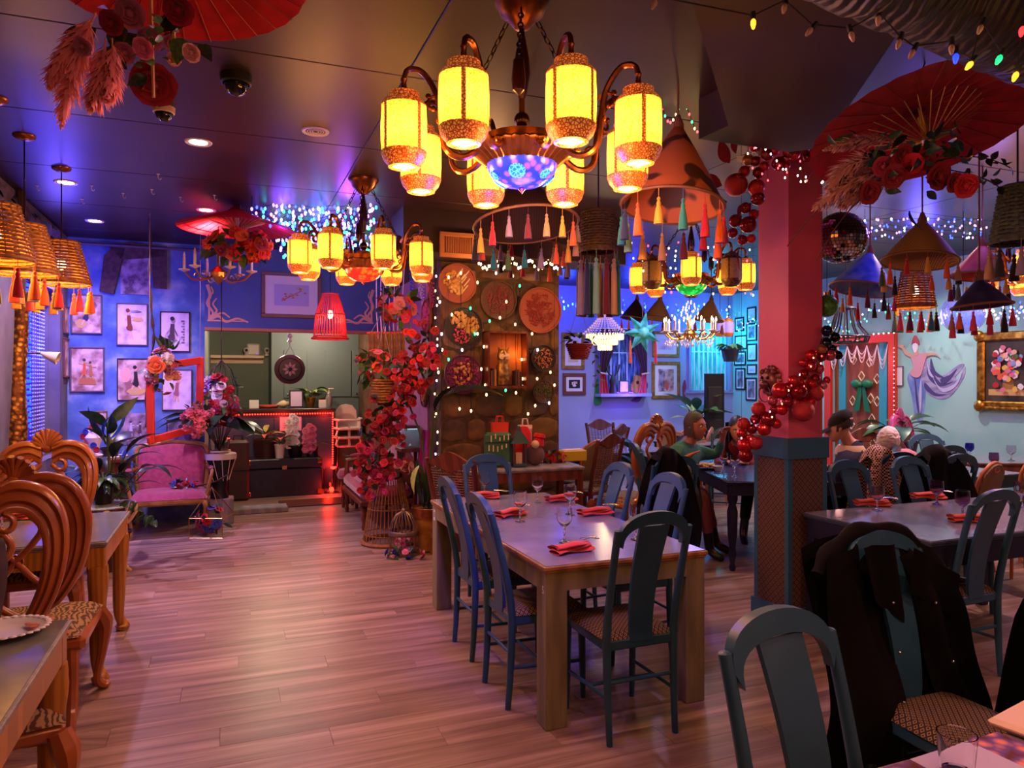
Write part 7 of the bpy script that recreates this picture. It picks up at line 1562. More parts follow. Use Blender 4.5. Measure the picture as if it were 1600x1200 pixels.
for (x, z) in ((-.16, 1.9), (.12, 1.86), (-.02, 1.66), (.25, 1.62), (-.18, 1.3), (.14, 1.34), (-.2, .95), (.16, 1.05), (-.1, .7), (.18, .7), (.25, 1.3)):
    m = MB()
    for k in range(4):
        th = k*pi/2; m.tube([(x+.055*math.cos(th), .05, z+.07*math.sin(th)), (x+.055*math.cos(th+pi/2), .05, z+.07*math.sin(th+pi/2))], .009, 4)
    m.build('diamond', 'door_cream', dr_)
o = thing('door_bow', 'green ribbon bow fixed to the brown door', 'bow', W(A1+.04, dm-.02, 1.52), T-pi/2)
for s in (-1, 1): MB().sph((s*.1, -.03, .03), .07, 10, 8, (1.4, .5, .9)).build('loop', 'bow_green', o); MB().add([(0, -.03, 0), (s*.06, -.04, -.02), (s*.16, -.03, -.38), (s*.04, -.03, -.36)], [(0, 1, 2, 3)]).build('tail', 'bow_green', o, False)
MB().sph((0, -.05, .02), .035, 8, 6).build('knot', 'bow_green', o)
o = thing('lace_valance', 'white lace swag across the top of the coral door frame', 'valance', W(A1-.06, dm, dz1-.02), T-pi/2)
for i in range(6):
    x0 = -dwid/2+dwid*i/6; x1 = x0+dwid/6
    for k in range(3): MB().tube([(x0+(x1-x0)*j/8, 0, -(.1+.06*k+.12*abs(i-2.5)/2.5)*math.sin(pi*j/8)-.01) for j in range(9)], .006, 4).build('strand', 'lace', o)
m = MB(); D('led_white', '#ffc8c8', es=3, sample=False)
for i in range(30): m.sph((dwid/2+.1, 0, .3+i*.06), .007, 5, 4)
for i in range(16): m.sph((-dwid/2-.1+i*(dwid+.2)/15, 0, dz1+.12), .012, 5, 4)
t = thing('door_light_string', 'string of tiny white lights edging the coral door frame', 'light string', W(A1-.06, dm, 0), T-pi/2); o = m.build('bulbs', 'led_white', t); o['kind'] = 'stuff'; MB().tube([(dwid/2+.1, .01, .3), (dwid/2+.1, .01, dz1+.12), (-dwid/2-.1, .01, dz1+.12)], .004, 4).build('wire', 'black', t); lamp('door_light', 'POINT', (.1, -.4, 1.9), '#ffb0a8', 7, .1, parent=t)
frame('wall_notice', 'white notice on the turquoise wall beside the door', 'notice', RW, 1396, 572, 1412, 603, 'frame_grey', .01, 'mat_white', 0)
# mural of a dancing figure with a billowing cape
D('mur_skin', '#c89888', rough=.8); D('mur_white', '#e8e0e8', rough=.8); D('mur_blouse', '#c890a0', rough=.8); D('mur_skirt', '#5a74b8', c2='#8a9cd0', scale=6, stretch=(1, 3, .5), rough=.8); D('mur_cape', '#8078a4', c2='#a89cc4', scale=5, stretch=(1, 1, 3), rough=.8); D('mur_dark', '#4a4078', rough=.8); D('mur_red', '#a84858', rough=.8)
mu = thing('wall_mural', 'mural of a pale-faced dancer with a billowing lilac cape', 'mural', W(A1, 0, 0), T-pi/2)
def mp(u, v): b, z = ona(u, v, A1); return (-b, z)
for k, (nm, m_, pl) in enumerate((('painted_skirt', 'mur_skirt', [(1424, 580), (1444, 584), (1446, 625), (1440, 660), (1430, 650), (1424, 615), (1418, 592)]),
    ('painted_cape', 'mur_cape', [(1447, 552), (1452, 570), (1470, 588), (1498, 570), (1507, 571), (1494, 588), (1498, 592), (1508, 573), (1507, 588), (1492, 612), (1478, 623), (1462, 622), (1448, 612), (1440, 590)]),
    ('painted_fold', 'mur_dark', [(1450, 572), (1470, 598), (1490, 596), (1470, 604), (1452, 592)]), ('painted_fold', 'mur_dark', [(1446, 598), (1462, 614), (1480, 616), (1462, 619), (1446, 608)]), ('painted_fold', 'mur_dark', [(1470, 592), (1484, 586), (1496, 576), (1486, 592), (1474, 600)]),
    ('painted_fold', 'mur_dark', [(1455, 560), (1462, 580), (1476, 590), (1464, 588), (1455, 578)]), ('painted_highlight', 'mat_lilac', [(1456, 585), (1470, 606), (1492, 600), (1504, 582), (1494, 604), (1472, 612)]), ('painted_highlight', 'mat_lilac', [(1449, 560), (1454, 580), (1460, 590), (1452, 584)]), ('painted_fold', 'mur_dark', [(1430, 592), (1434, 620), (1436, 645), (1432, 625)]), ('painted_highlight', 'mat_lilac', [(1440, 592), (1441, 620), (1439, 645), (1437, 618)]),
    ('painted_blouse', 'mur_blouse', [(1424, 556), (1432, 553), (1440, 552), (1450, 552), (1446, 566), (1440, 586), (1432, 590), (1423, 584), (1428, 572)]),
    ('painted_arm', 'mur_skin', [(1425, 558), (1415, 553), (1411, 544), (1412, 541), (1416, 548), (1427, 554)]), ('painted_hand', 'mur_skin', [(1411, 545), (1403, 541), (1411, 538), (1414, 541)]), ('painted_arm', 'mur_skin', [(1448, 554), (1460, 551), (1470, 560), (1466, 556), (1457, 555), (1449, 557)]),
    ('painted_neck', 'mur_skin', [(1430, 555), (1430, 545), (1434, 545), (1436, 554)]), ('painted_face', 'mur_white', [(1428, 545), (1427, 539), (1431, 536), (1436, 539), (1435, 546), (1431, 551)]), ('painted_headdress', 'mur_red', [(1426, 539), (1427, 532), (1431, 524), (1436, 532), (1437, 539), (1431, 535)]))):
    MB().prism(rnd([mp(*q) for q in pl]) if nm not in ('painted_hand',) else [mp(*q) for q in pl], -.003-.0012*k).build(nm, m_, mu, False)
# flower painting in a carved gilt frame
D('canvas_dark', '#241c18', c2='#4a3c30', scale=3, rough=.6)
r = random.Random(8); fg_ = [([(.08, .1), (.08, .2), (.9, .2), (.9, .1)], 'spice_tan'), ([(.4, .2), (.42, .34), (.5, .38), (.6, .38), (.66, .34), (.68, .2)], 'giltwood')]
for i in range(80):
    q_ = math.sqrt(r.random())*.31; th = r.uniform(0, 6.3); fg_.append((blob(.5+q_*math.cos(th)*1.1, .62+q_*math.sin(th)*.85, .065, .045, 9, i), r.choice(['petal_white', 'petal_white', 'petal_red', 'petal_blush', 'petal_yellow', 'petal_coral', 'mur_skirt', 'leaf_mid', 'petal_pink'])))
for (x, y, c_) in ((.28, .27, 'petal_red'), (.72, .2, 'petal_yellow'), (.85, .25, 'petal_white'), (.45, .19, 'petal_pink')): fg_.append((blob(x, y, .07, .05, 9, int(x*99)), c_))
pf = frame('gilt_painting', 'large flower painting in a carved gilt frame on the right wall', 'painting', RW, 1530, 518, 1625, 641, 'gold', .1, 'canvas_dark', 0, depth=.06, figs=fg_)
for ch_ in [c_ for c_ in pf.children if c_.name.startswith('frame_bar')][:4]: pass
w_, h_ = ona(1530, 580, A1)[0]-ona(1625, 580, A1)[0], ona(1577, 518, A1)[1]-ona(1577, 641, A1)[1]
for sx in (-1, 1):
    for sz in (-1, 1): MB().sph((sx*(w_/2-.04), -.06, sz*(h_/2-.04)), .07, 8, 6, (1, .5, 1)).build('corner_leaf', 'gold', pf)
for i in range(14): MB().sph((-w_/2+w_*(i+.5)/14, -.06, -h_/2+.02), .03, 6, 4, (1.3, .5, .7)).build('carved_knob', 'gold', pf)
# ---- plants of the right side
fan_plant('broad-leaved plant in a dark red pot below the mural', (P(1403, 640, 8.4).x, 8.4, .62), .16, .21, .28, 'darkpot', 14, .36, .5, ['leaf_dark', 'leaf_teal', 'leaf_mid'], 41, 1.2, .9, .32); o = thing('plant_stand', 'dark stool under the broad-leaved plant', 'stand', (P(1403, 640, 8.4).x, 8.4, 0)); MB().lathe([(0, .58), (.24, .58), (.25, .6), (.24, .62), (0, .62)], 20).build('top', 'mahogany', o)
for i in range(4): th = i*pi/2+.3; MB().tube([(.18*math.cos(th), .18*math.sin(th), .58), (.2*math.cos(th), .2*math.sin(th), 0)], .02, 8).build('leg', 'mahogany', o)
pq = fan_plant('tall dark plant with long upright leaves behind the carved chair', (P(1018, 700, 8.0).x, 8.0, 0), .14, .18, .35, 'pot_black', 22, .55, .26, ['leaf_black', 'leaf_dark', 'leaf_dark'], 43, 2.0, .6, .45); inst('flower', rose('petal_coral', 1), pq, aimz((.02, -.2, .75), (0, -1, .2), .07))
fan_plant('variegated plant lit cyan by the far window', (P(1090, 640, 11.2).x, 11.2, .5), .15, .18, .25, 'pot_black', 18, .42, .45, ['leaf_light', 'leaf_mid', 'leaf_teal'], 45, 2.2, .7, .5); o = thing('plant_stand', 'black stand under the variegated plant', 'stand', (P(1090, 640, 11.2).x, 11.2, 0)); MB().box((0, 0, .25), (.36, .36, .5), b=.01).build('block', 'black', o, False)
o = thing('folding_screen', 'tall black carved panel by the cyan window', 'screen', (P(1116, 640, 11.0).x, 11.0, 0), T); MB().box((0, 0, .85), (.34, .04, 1.7)).build('panel', 'black', o, False)
for z in (.3, .8, 1.3): MB().box((0, -.022, z), (.26, .01, .4), b=.004).build('relief', 'tray_dark', o, False)
fan_plant('trailing plant in a hanging grey pot in the far corner', P(1141, 565, 11.2), .1, .14, .2, 'bluegrey_frame', 22, .22, .5, ['leaf_mid', 'leaf_teal'], 47, .7, 1.0, .1)
# ---- globe, cage and lantern pendants to the right of the pillar
gl = thing('globe_lamp', 'translucent globe lamp full of blue fairy lights', 'lamp', P(1505, 490, 6.6)); D('globe', '#8090ff', rough=.1, trans=.7, alpha=.5)
MB().sph((0, 0, 0), .185, 24, 16).build('globe', 'globe', gl); m = MB(); r = random.Random(6)
for i in range(60): q_ = rv(r)*.16; m.sph(q_, .006, 4, 3)
o = m.build('fairy_lights', 'led_blue', gl); o['kind'] = 'stuff'; MB().tube([(0, 0, .18), (0, 0, CEIL-gl.location.z)], .004, 5).build('cord', 'black', gl); lamp('globe_light', 'POINT', (0, -.3, -.1), '#4050ff', 7, .1, parent=gl)
cg = thing('cage_lamp', 'slim bell-shaped metal cage pendant beside the pillar', 'lamp', P(1322, 482, 6.4)); rdm = MB().tube([(.08, 0, .0), (.085, 0, -.04), (.12, 0, -.16), (.19, 0, -.25), (.17, 0, -.3)], .008, 5).mesh('cage_rib', 'bluegrey_frame')
for i in range(12): inst('cage_rib', rdm, cg, rotm(0, 0, 2*pi*i/12))
for (x, z) in ((.08, 0), (.19, -.25), (.17, -.3)): MB().tube([(x*math.cos(2*pi*i/24), x*math.sin(2*pi*i/24), z) for i in range(24)], .008, 5, closed=True).build('hoop', 'bluegrey_frame', cg)
MB().tube([(0, 0, 0), (0, 0, CEIL-cg.location.z)], .004, 5).build('cord', 'black', cg)
for k, (u, v, Y, rr, m_, l) in enumerate(((1292, 478, 4.9, .075, 'bauble_green', 'large glittery green bauble right of the pillar'),)):
    D('bauble_green', '#3a7a30', c2='#5a9a40', scale=60, rough=.35, metal=.4); t = thing('bauble', l, 'bauble', P(u, v, Y)); MB().sph((0, 0, 0), rr, 20, 14).build('ball', m_, t); MB().lathe([(.018, rr-.004), (.018, rr+.02), (0, rr+.022)], 10).build('cap', 'brass', t); MB().tube([(0, 0, rr), (0, 0, CEIL-t.location.z)], .002, 4).build('thread', 'black', t)
# lion-head knocker
lk = thing('lion_knocker', 'dark bronze lion head with a ring on the pink pillar', 'knocker', W(PA, *(lambda q: (q[0], q[1]))(ona(1206, 595, PA))), T-pi/2); D('lion', '#6a3430', c2='#8a5048', scale=18, rough=.4, metal=.5, bump=.5)
MB().sph((0, -.02, 0), .07, 14, 10, (1, .6, 1.1)).build('head', 'lion', lk); MB().sph((0, -.065, -.025), .035, 10, 8, (1.1, .7, .8)).build('muzzle', 'lion', lk)
for i in range(14): th = 2*pi*i/14; MB().sph((.078*math.cos(th), -.01, .082*math.sin(th)), .026, 7, 5, (1, .6, 1)).build('mane_curl', 'lion', lk)
for s in (-1, 1): MB().sph((s*.026, -.06, .02), .011, 8, 6).build('eye', 'black', lk); MB().sph((s*.055, -.03, .06), .02, 8, 6).build('ear', 'lion', lk)
MB().tube([(.055*math.cos(t_), -.06, -.085+.055*math.sin(t_)) for t_ in [2*pi*i/20 for i in range(20)]], .005, 6, closed=True).build('ring', 'lion', lk)
# ================================================================ people
D('skin_tan', '#a86850', rough=.55, subsurf=0); D('skin_pale', '#d09880', rough=.55); D('hair_grey', '#2c2020', c2='#4a3c3a', scale=40, stretch=(6, 6, 1), detail=3, rough=.6); D('hair_black', '#140c0c', rough=.5); D('hair_white', '#f0dcd8', c2='#fff0ec', scale=30, rough=.8, bump=.5); D('sweater', '#2c5a54', c2='#346860', scale=50, rough=.9); D('trousers_pink', '#8a4a5c', rough=.9); D('boots', '#120c10', rough=.4); D('top_black', '#0c0a0e', rough=.9); D('cardigan', '#6a1424', rough=.9); D('jacket_navy', '#1a1838', rough=.85); D('cap', '#120e12', rough=.8); D('lips', '#a83840', rough=.5); D('shirt_pink', '#b87078', c2='#c88a90', scale=20, rough=.9); D('coat_black', '#080607', c2='#0c090a', scale=6, rough=.85, spec=.15); D('jacket_plum', '#2a1620', c2='#38202c', scale=8, rough=.85); D('houndstooth', '#120c0c', c2='#d8a898', tex='checker', scale=75, rough=.9); D('olive', '#3a3428', rough=.8)
def skin(name, mat, V, E, parent, sub=1):
    ks = list(V); me = bpy.data.meshes.new(name); me.from_pydata([tuple(V[k][0]) for k in ks], [(ks.index(a), ks.index(b)) for a, b in E], []); o = bpy.data.objects.new(name, me)
    md = o.modifiers.new('skin', 'SKIN'); md.use_smooth_shade = True; o.modifiers.new('sub', 'SUBSURF').levels = sub
    for i, k in enumerate(ks): d = me.skin_vertices[0].data[i]; d.radius = (V[k][1], V[k][2] if len(V[k]) > 2 else V[k][1]); d.use_root = i == 0
    q = baked(o)
    q.materials.clear(); q.materials.append(MT(mat)); q.polygons.foreach_set('use_smooth', [True]*len(q.polygons)); r_ = inst(name, q, parent); r_.name = name; return r_
def V3(p): return Vector(p)
D('eyewhite', '#e8dcd4', rough=.3)
def headp(th, ph, feat=1):                       # head surface, x right, y forward, z up
    x, y, z = math.sin(ph)*math.cos(th), math.sin(ph)*math.sin(th), math.cos(ph); g = lambda u, c, w: math.exp(-((u-c)/w)**2)
    X, Y, Z = x*.078, y*.094, z*.118
    if z < 0: X *= 1-.34*(-z)**1.6; Y = Y*(1-.12*(-z)) + (.018*(-z) if y > 0 else .03*(-z)**2)
    if y < 0: Y *= 1.06; Z += .006*(z > 0)*z
    if feat and y > 0:
        Y += .026*g(x, 0, .13)*g(z, -.13, .15)+.008*g(x, 0, .12)*g(z, .05, .18) - .011*(g(x, .38, .2)+g(x, -.38, .2))*g(z, .13, .13) + .006*g(z, .3, .12) + .007*g(x, 0, .3)*g(z, -.47, .1) + .009*g(x, 0, .3)*g(z, -.8, .16)
    return (X, Y, Z+.005)
def person(label, base, J, skinm, top, legs, hairm, hair, face=True, shoes='boots', sleeve=None, extra=None):
    """J: world joints pel, chest, neck, head, fwd (unit), sL eL hL sR eR hR [kL fL kR fR]"""
    t = thing('person', label, 'person', base); b = Vector(base); L_ = lambda k: Vector(J[k])-b; f = Vector(J['fwd']).normalized(); up = Vector((0, 0, 1)); sd = f.cross(up).normalized()
    h = L_('head'); V = {'pel': (L_('pel'), .12, .10), 'chest': (L_('chest'), .13, .10), 'neck': (L_('neck'), .05), 'head': (h-f*.02-up*.02, .05)}
    E = [('pel', 'chest'), ('chest', 'neck'), ('neck', 'head')]; cl = {k: V[k] for k in ()}; CE = []
    CV = {'pel': (L_('pel'), .16, .12), 'mid': ((L_('pel')+L_('chest'))/2, .155, .12), 'chest': (L_('chest'), .2, .15), 'neck': (L_('chest').lerp(L_('neck'), .92), .068)}; CE = [('pel', 'mid'), ('mid', 'chest'), ('chest', 'neck')]
    for s in 'LR':
        if 's'+s in J:
            S, El, H = L_('s'+s), L_('e'+s), L_('h'+s); V['s'+s] = (S, .05); V['e'+s] = (El, .038); V['w'+s] = (El.lerp(H, .82), .026); V['h'+s] = (H, .032, .02); E += [('chest', 's'+s), ('s'+s, 'e'+s), ('e'+s, 'w'+s), ('w'+s, 'h'+s)]
            d = (H-El).normalized(); n = d.cross(up).normalized() if abs(d.z) < .9 else f
            for i in range(4):
                kn = H+d*.05+n*(i-1.5)*.017; tp = kn+d*(.035-.006*abs(i-1.3))+(-up*.02 if d.z < .5 else f*.025); V[f'k{s}{i}'] = (kn, .0095); V[f't{s}{i}'] = (tp, .008); E += [('h'+s, f'k{s}{i}'), (f'k{s}{i}', f't{s}{i}')]
            V['th'+s] = (H+n*.042+d*.012, .011); V['tt'+s] = (H+n*.055+d*.045, .009); E += [('h'+s, 'th'+s), ('th'+s, 'tt'+s)]
            CV['s'+s] = (S, .085); CV['e'+s] = (El, .052); CV['w'+s] = (El.lerp(H, .74), .036); CE += [('chest', 's'+s), ('s'+s, 'e'+s), ('e'+s, 'w'+s)]
        if 'k'+s in J:
            V['hp'+s] = (L_('pel')+(sd if s == 'R' else -sd)*.09-up*.02, .075); V['kn'+s] = (L_('k'+s), .052); V['an'+s] = (L_('f'+s)+up*.08, .036); V['to'+s] = (L_('f'+s)+f*.12+up*.03, .03); E += [('pel', 'hp'+s), ('hp'+s, 'kn'+s), ('kn'+s, 'an'+s), ('an'+s, 'to'+s)]
    skin('body', skinm, V, E, t); skin('sweater' if top == 'sweater' else 'jacket', top, CV, CE, t)
    if 'kL' in J:
        skin('trousers', legs, {'pel': (L_('pel')-up*.02, .15, .12), **{k+s: (V[k+s][0], r_) for s in 'LR' for k, r_ in (('hp', .095), ('kn', .068))}, **{'sh'+s: (V['kn'+s][0].lerp(V['an'+s][0], .75), .055) for s in 'LR'}}, [(a+s, c+s) if a != 'pel' else ('pel', c+s) for s in 'LR' for a, c in (('pel', 'hp'), ('hp', 'kn'), ('kn', 'sh'))], t)
        for s in 'LR': skin('shoe', shoes, {'a': (V['kn'+s][0].lerp(V['an'+s][0], .55), .05), 'b': (L_('f'+s)+up*.06, .045), 'c': (L_('f'+s)+f*.15+up*.035, .035)}, [('a', 'b'), ('b', 'c')], t)
    Q = TR(h) @ Matrix((sd, f, up)).transposed().to_4x4()
    bd = [c_ for c_ in t.children if c_.name.startswith('body')][0]          # sculpted head joined into the body mesh
    hm = MB().grid(lambda i, j: headp(2*pi*i, pi*j), 44, 32, Q, wrap=True); me = bd.data; n0 = [tuple(v.co) for v in me.vertices]; f0 = [tuple(p_.vertices) for p_ in me.polygons]
    mm = MB(); mm.v = n0; mm.f = f0; mm.add(hm.v, hm.f); bd.data = mm.mesh('body', skinm, True, 80)
    if face:
        for s in (-1, 1):
            e = MB().sph((s*.031, .078, .014), .0115, 10, 8, (1.25, .6, .75), Q).build('eye', 'eyewhite', t); MB().sph((s*.031, .0845, .014), .006, 8, 6, (1, .5, 1), Q).build('iris', 'hair_black', e)
            MB().tube([Q @ Vector((s*x, .088-.2*(x-.03)**2*20, .036+.006*math.sin((x-.012)*70))) for x in (.012, .022, .032, .044, .052)], [.002, .0035, .0035, .003, .001], 5).build('eyebrow', hairm, t); MB().sph((s*.079, -.005, .0), .024, 8, 6, (.35, .75, 1.25), Q).build('ear', skinm, t)
        MB().sph((0, .088, -.051), .013, 10, 5, (1.7, .55, .45), Q).build('mouth', 'lips', t)
    low, brow, fl = hair.get('low', -.3), hair.get('brow', .5), hair.get('fluff', 0); rr = random.Random(2); hb = MB(); NU, NV = 40, 26
    for j in range(NV+1):
        for i in range(NU):
            th, ph = 2*pi*i/NU, math.acos(max(-.999, min(.999, 1-(1-low)*j/NV)))
            q_ = Vector(headp(th, ph, 0)); k_ = 1.12+fl*rr.uniform(-.06, .1)+.012*math.sin(th*14)
            if math.cos(ph) < -.15 and hair.get('bob'): b_ = Vector(headp(th, math.acos(-.15), 0)); q_ = Vector((b_.x*1.02, b_.y*1.0, q_.z*hair['bob']))
            hb.v.append(tuple(Q @ Vector((q_.x*k_, q_.y*k_-.006, q_.z*1.08+.008))))
    for j in range(NV):
        for i in range(NU):
            th = 2*pi*(i+.5)/NU; z = 1-(1-low)*(j+.5)/NV; az = abs((th-pi/2+pi) % (2*pi)-pi)
            if az < (1.25 if z < .25 else .95) and z < brow-.25*az*(az > .5): continue
            hb.f.append((j*NU+i, j*NU+(i+1) % NU, (j+1)*NU+(i+1) % NU, (j+1)*NU+i))
    hb.build('hair', hairm, t, True, 80)
    if extra: extra(t, Q, L_)
    return t
p = P
person('woman in a green sweater eating at the dark blue table, hand raised', (1.45, 6.55, 0), dict(pel=p(1052, 770, 6.55), chest=p(1068, 718, 6.55), neck=p(1080, 690, 6.52), head=p(1087, 667, 6.48), fwd=(.66, -.75, -.08), sR=p(1056, 708, 6.40), eR=p(1048, 731, 6.28), hR=p(1078, 712, 6.22), sL=p(1086, 706, 6.70), eL=p(1121, 711, 6.72), hL=p(1131, 678, 6.62), kR=p(1098, 772, 6.5), fR=(1.78, 6.5, 0), kL=p(1098, 768, 6.75), fL=(1.92, 6.8, 0)), 'skin_tan', 'sweater', 'trousers_pink', 'hair_grey', dict(low=-.62, brow=.62, bob=1.25))
def longhair(t, Q, L_): MB().grid(lambda i, j: ((i-.5)*.22, -.07-.03*math.cos((i-.5)*3), .05-.36*j), 8, 6, Q).build('long_hair', 'hair_black', t, True, 80); MB().grid(lambda i, j: (-.095+.02*j, -.05+.1*i, .05-.3*j), 4, 5, Q).build('long_hair', 'hair_black', t, True, 80)
person('woman with long black hair in red and black behind the red baubles', (2.47, 7.85, 0), dict(pel=(2.44, 7.8, .55), chest=p(1148, 706, 7.6), neck=p(1152, 690, 7.5), head=p(1152, 672, 7.42), fwd=(-.15, -1, -.35), sL=p(1128, 700, 7.6), eL=p(1122, 725, 7.45), hL=p(1138, 722, 7.2), sR=p(1172, 700, 7.6), eR=p(1176, 725, 7.4), hR=p(1162, 722, 7.2), kL=(2.4, 7.35, .48), fL=(2.3, 7.2, 0), kR=(2.65, 7.35, .48), fR=(2.6, 7.25, 0)), 'skin_tan', 'cardigan', 'top_black', 'hair_black', dict(low=-.7, brow=.68, bob=1.5), extra=longhair)
def capx(t, Q, L_):
    MB().lathe([(.094, .035), (.097, .06), (.092, .1), (.06, .138), (0, .148)], 20, Q @ TR(0, -.004, 0) @ Matrix.Diagonal((.92, 1.1, 1, 1))).build('cap', 'cap', t); MB().grid(lambda i, j: ((i-.5)*.15*(1-.3*j), .085+.085*j, .04-.015*j-.03*(i-.5)**2*4), 8, 3, Q).build('cap_brim', 'cap', t, True, 80); MB().tube([Q @ Vector((.06*math.cos(a_), -.085-.02*math.sin(a_), .045)) for a_ in [pi*i/8 for i in range(9)]], .008, 5).build('cap_strap', 'skin_pale', t)
    MB().lathe([(.13, -.05), (.12, .0), (.1, .03), (.085, .03)], 14, TR(L_('neck')+Vector((.02, 0, -.06)))).build('collar', 'cream', t)
person('man in a black cap and navy jacket seen from behind by the pillar', (3.02, 6.35, 0), dict(pel=(3.08, 6.4, .5), chest=p(1338, 712, 6.3), neck=p(1325, 690, 6.25), head=p(1312, 668, 6.2), fwd=(-.8, .35, -.35), sR=p(1345, 712, 6.5), eR=p(1330, 745, 6.75), hR=(2.9, 6.9, .82), sL=p(1318, 722, 6.1), eL=p(1306, 755, 6.1), hL=(2.75, 6.6, .8), kL=(2.85, 6.75, .5), fL=(2.8, 6.9, 0), kR=(3.1, 6.85, .5), fR=(3.05, 7.0, 0)), 'skin_pale', 'jacket_navy', 'top_black', 'hair_grey', dict(low=-.3, brow=.5), extra=capx)
person('white-haired person in pink seen from behind at the right', (3.72, 6.5, 0), dict(pel=(3.72, 6.45, .5), chest=p(1398, 722, 6.35), neck=p(1392, 708, 6.32), head=p(1387, 692, 6.3), fwd=(.1, 1, -.2), sL=p(1372, 718, 6.4), eL=p(1368, 745, 6.6), hL=(3.6, 6.95, .8), sR=p(1418, 714, 6.4), eR=p(1424, 742, 6.6), hR=(3.85, 6.95, .8), kL=(3.62, 6.95, .5), fL=(3.6, 7.0, 0), kR=(3.82, 6.95, .5), fR=(3.8, 7.0, 0)), 'skin_pale', 'shirt_pink', 'top_black', 'hair_white', dict(low=-.55, brow=.5, fluff=1))
cb = W(-.84, 2.98, 0); fw = W(0, -1, 0)
def cp(a, b, z): return W(-.88+a, 3.16+b, z)
person('person in a dark plum jacket at the near left table, mostly out of frame', (cb.x, cb.y, 0), dict(pel=cp(-.12, -.02, .54), chest=cp(-.12, -.1, .92), neck=cp(-.12, -.14, 1.1), head=cp(-.14, -.18, 1.24), fwd=tuple(fw), sL=cp(.06, -.1, .98), eL=cp(.11, -.2, .76), hL=cp(-.02, -.42, .80), sR=cp(-.3, -.1, .98), eR=cp(-.34, -.2, .78), hR=cp(-.2, -.42, .80), kL=cp(-.02, -.42, .5), fL=cp(0, -.46, 0), kR=cp(-.24, -.42, .5), fR=cp(-.24, -.46, 0)), 'skin_tan', 'jacket_plum', 'top_black', 'hair_black', dict(low=-.3, brow=.5))
# ================================================================ coats and bags on chairs
def drape(name, label, cat, loc, rz, w_, top, front, back, mat, dep=.05, seed=0, taper=.62, nm='cloth', parts=(), tilt=0):
    t = thing(name, label, cat, loc, rz); r = random.Random(seed); ph = [r.uniform(0, 6) for _ in range(4)]
    def fn(i, j):
        x = (i-.5)*2; L1, L2 = back, front; s_ = j*(L1+L2+.12)
        if s_ < L1: q, y, z = (L1-s_)/L1, -dep, top-.05-(L1-s_)
        elif s_ < L1+.12: th = pi*(s_-L1)/.12; q, y, z = 0, -dep*math.cos(th), top-.05+.05*math.sin(th)
        else: q, y, z = (s_-L1-.12)/L2, dep, top-.05-(s_-L1-.12)
        ww = w_/2*(taper+(1-taper)*min(1, q*1.7)**.6); z -= (.09*abs(x)**2.2)*(1-q)
        y += (.018+.02*q)*math.sin(x*6+ph[0]+q*2)*(1 if y > 0 else -1)+.012*math.sin(x*15+ph[1])*q+(.04*q if y > 0 else -.04*q)
        return (x*ww+.015*math.sin(q*8+ph[2])*q, y-tilt*(z-.45), z)
    MB().grid(fn, 26, 26).build(nm, mat, t, True, 80)
    return t
# foreground coat hanging open on its chair (two front panels, collar, hood)
fx, fy, fr_ = 1.50, 2.44, pi+.36
q0 = [o for o in bpy.data.objects if o.get('label', '').startswith('blue chair with a black coat slung')][0]; q0.location = (fx, fy, 0); q0.rotation_euler = (0, 0, fr_)
ct_ = thing('winter_coat', 'black winter coat slung over the foreground chair', 'coat', (fx, fy, 0), fr_); ct_.scale = (1.12, 1.1, 1)
yb2 = lambda z: -.19-.11*(max(0, z-.46)/.5)**1.3
def flap(x0, x1, xb0, xb1, z0, z1, y0, ph):
    def fn(i, j): z = z1+(z0-z1)*j; a_ = x0+(x1-x0)*i; b_ = xb0+(xb1-xb0)*i; x = a_+(b_-a_)*j**.8; return (x, yb2(z)+y0+.03*j+.018*math.sin(i*9+ph+j*3)+.02*math.sin(j*7+ph), z-.05*abs(i-.5)*(1-j)*2)
    return fn
MB().grid(flap(-.235, -.06, -.30, -.10, .38, 1.0, .045, 0), 14, 16).build('front_panel', 'coat_black', ct_, True, 80); MB().grid(flap(.04, .24, .06, .33, .30, 1.02, .045, 2), 14, 16).build('front_panel', 'coat_black', ct_, True, 80)
MB().grid(flap(-.25, .25, -.3, .33, .12, 1.03, -.05, 4), 24, 18).build('back_panel', 'coat_black', ct_, True, 80)
MB().tube(spline([(-.24, yb2(.95)+.0, .88), (-.15, yb2(1)+.0, 1.0), (0, yb2(1.05), 1.04), (.15, yb2(1), 1.0), (.25, yb2(.95), .9)], 6), [.034+.008*math.sin(i) for i in range(25)], 10).build('collar', 'coat_black', ct_)
MB().grid(lambda i, j: (.03+.14*i-.05*j, yb2(.9)+.085+.01*math.sin(i*8), 1.02-.2*j-.1*(1-i)*j), 8, 8).build('lapel', 'coat_black', ct_, True, 80); MB().grid(lambda i, j: (-.05-.2*i+.02*j, yb2(.9)+.09+.01*math.sin(i*8), 1.0-.12*i-.16*j), 8, 8).build('lapel', 'coat_black', ct_, True, 80)
for (x, z) in ((.07, .82), (.085, .66), (.1, .5), (-.11, .8), (-.13, .6)): MB().sph((x, yb2(z)+.095, z), .006, 8, 5).build('snap_button', 'steel', ct_)
drape('winter_coat', 'black coat filling the right edge of the foreground', 'coat', (1.95, 2.5, 0), T+pi, .56, .98, .75, .7, 'coat_black', .07, 2, .75); dup(ch, (2.056, 2.23, 0), T+pi, 'blue chair hidden under the black coat at the right edge')
drape('winter_coat', 'hooded black coat over a chair beside the middle table', 'coat', (1.17, 5.45, 0), .25, .42, 1.12, .8, .75, 'coat_black', .08, 4, .5)
drape('backpack', 'olive bag hanging on the chair beside the black coat', 'bag', (1.42, 5.95, 0), -.4, .26, .92, .5, .3, 'olive', .09, 5, .8)
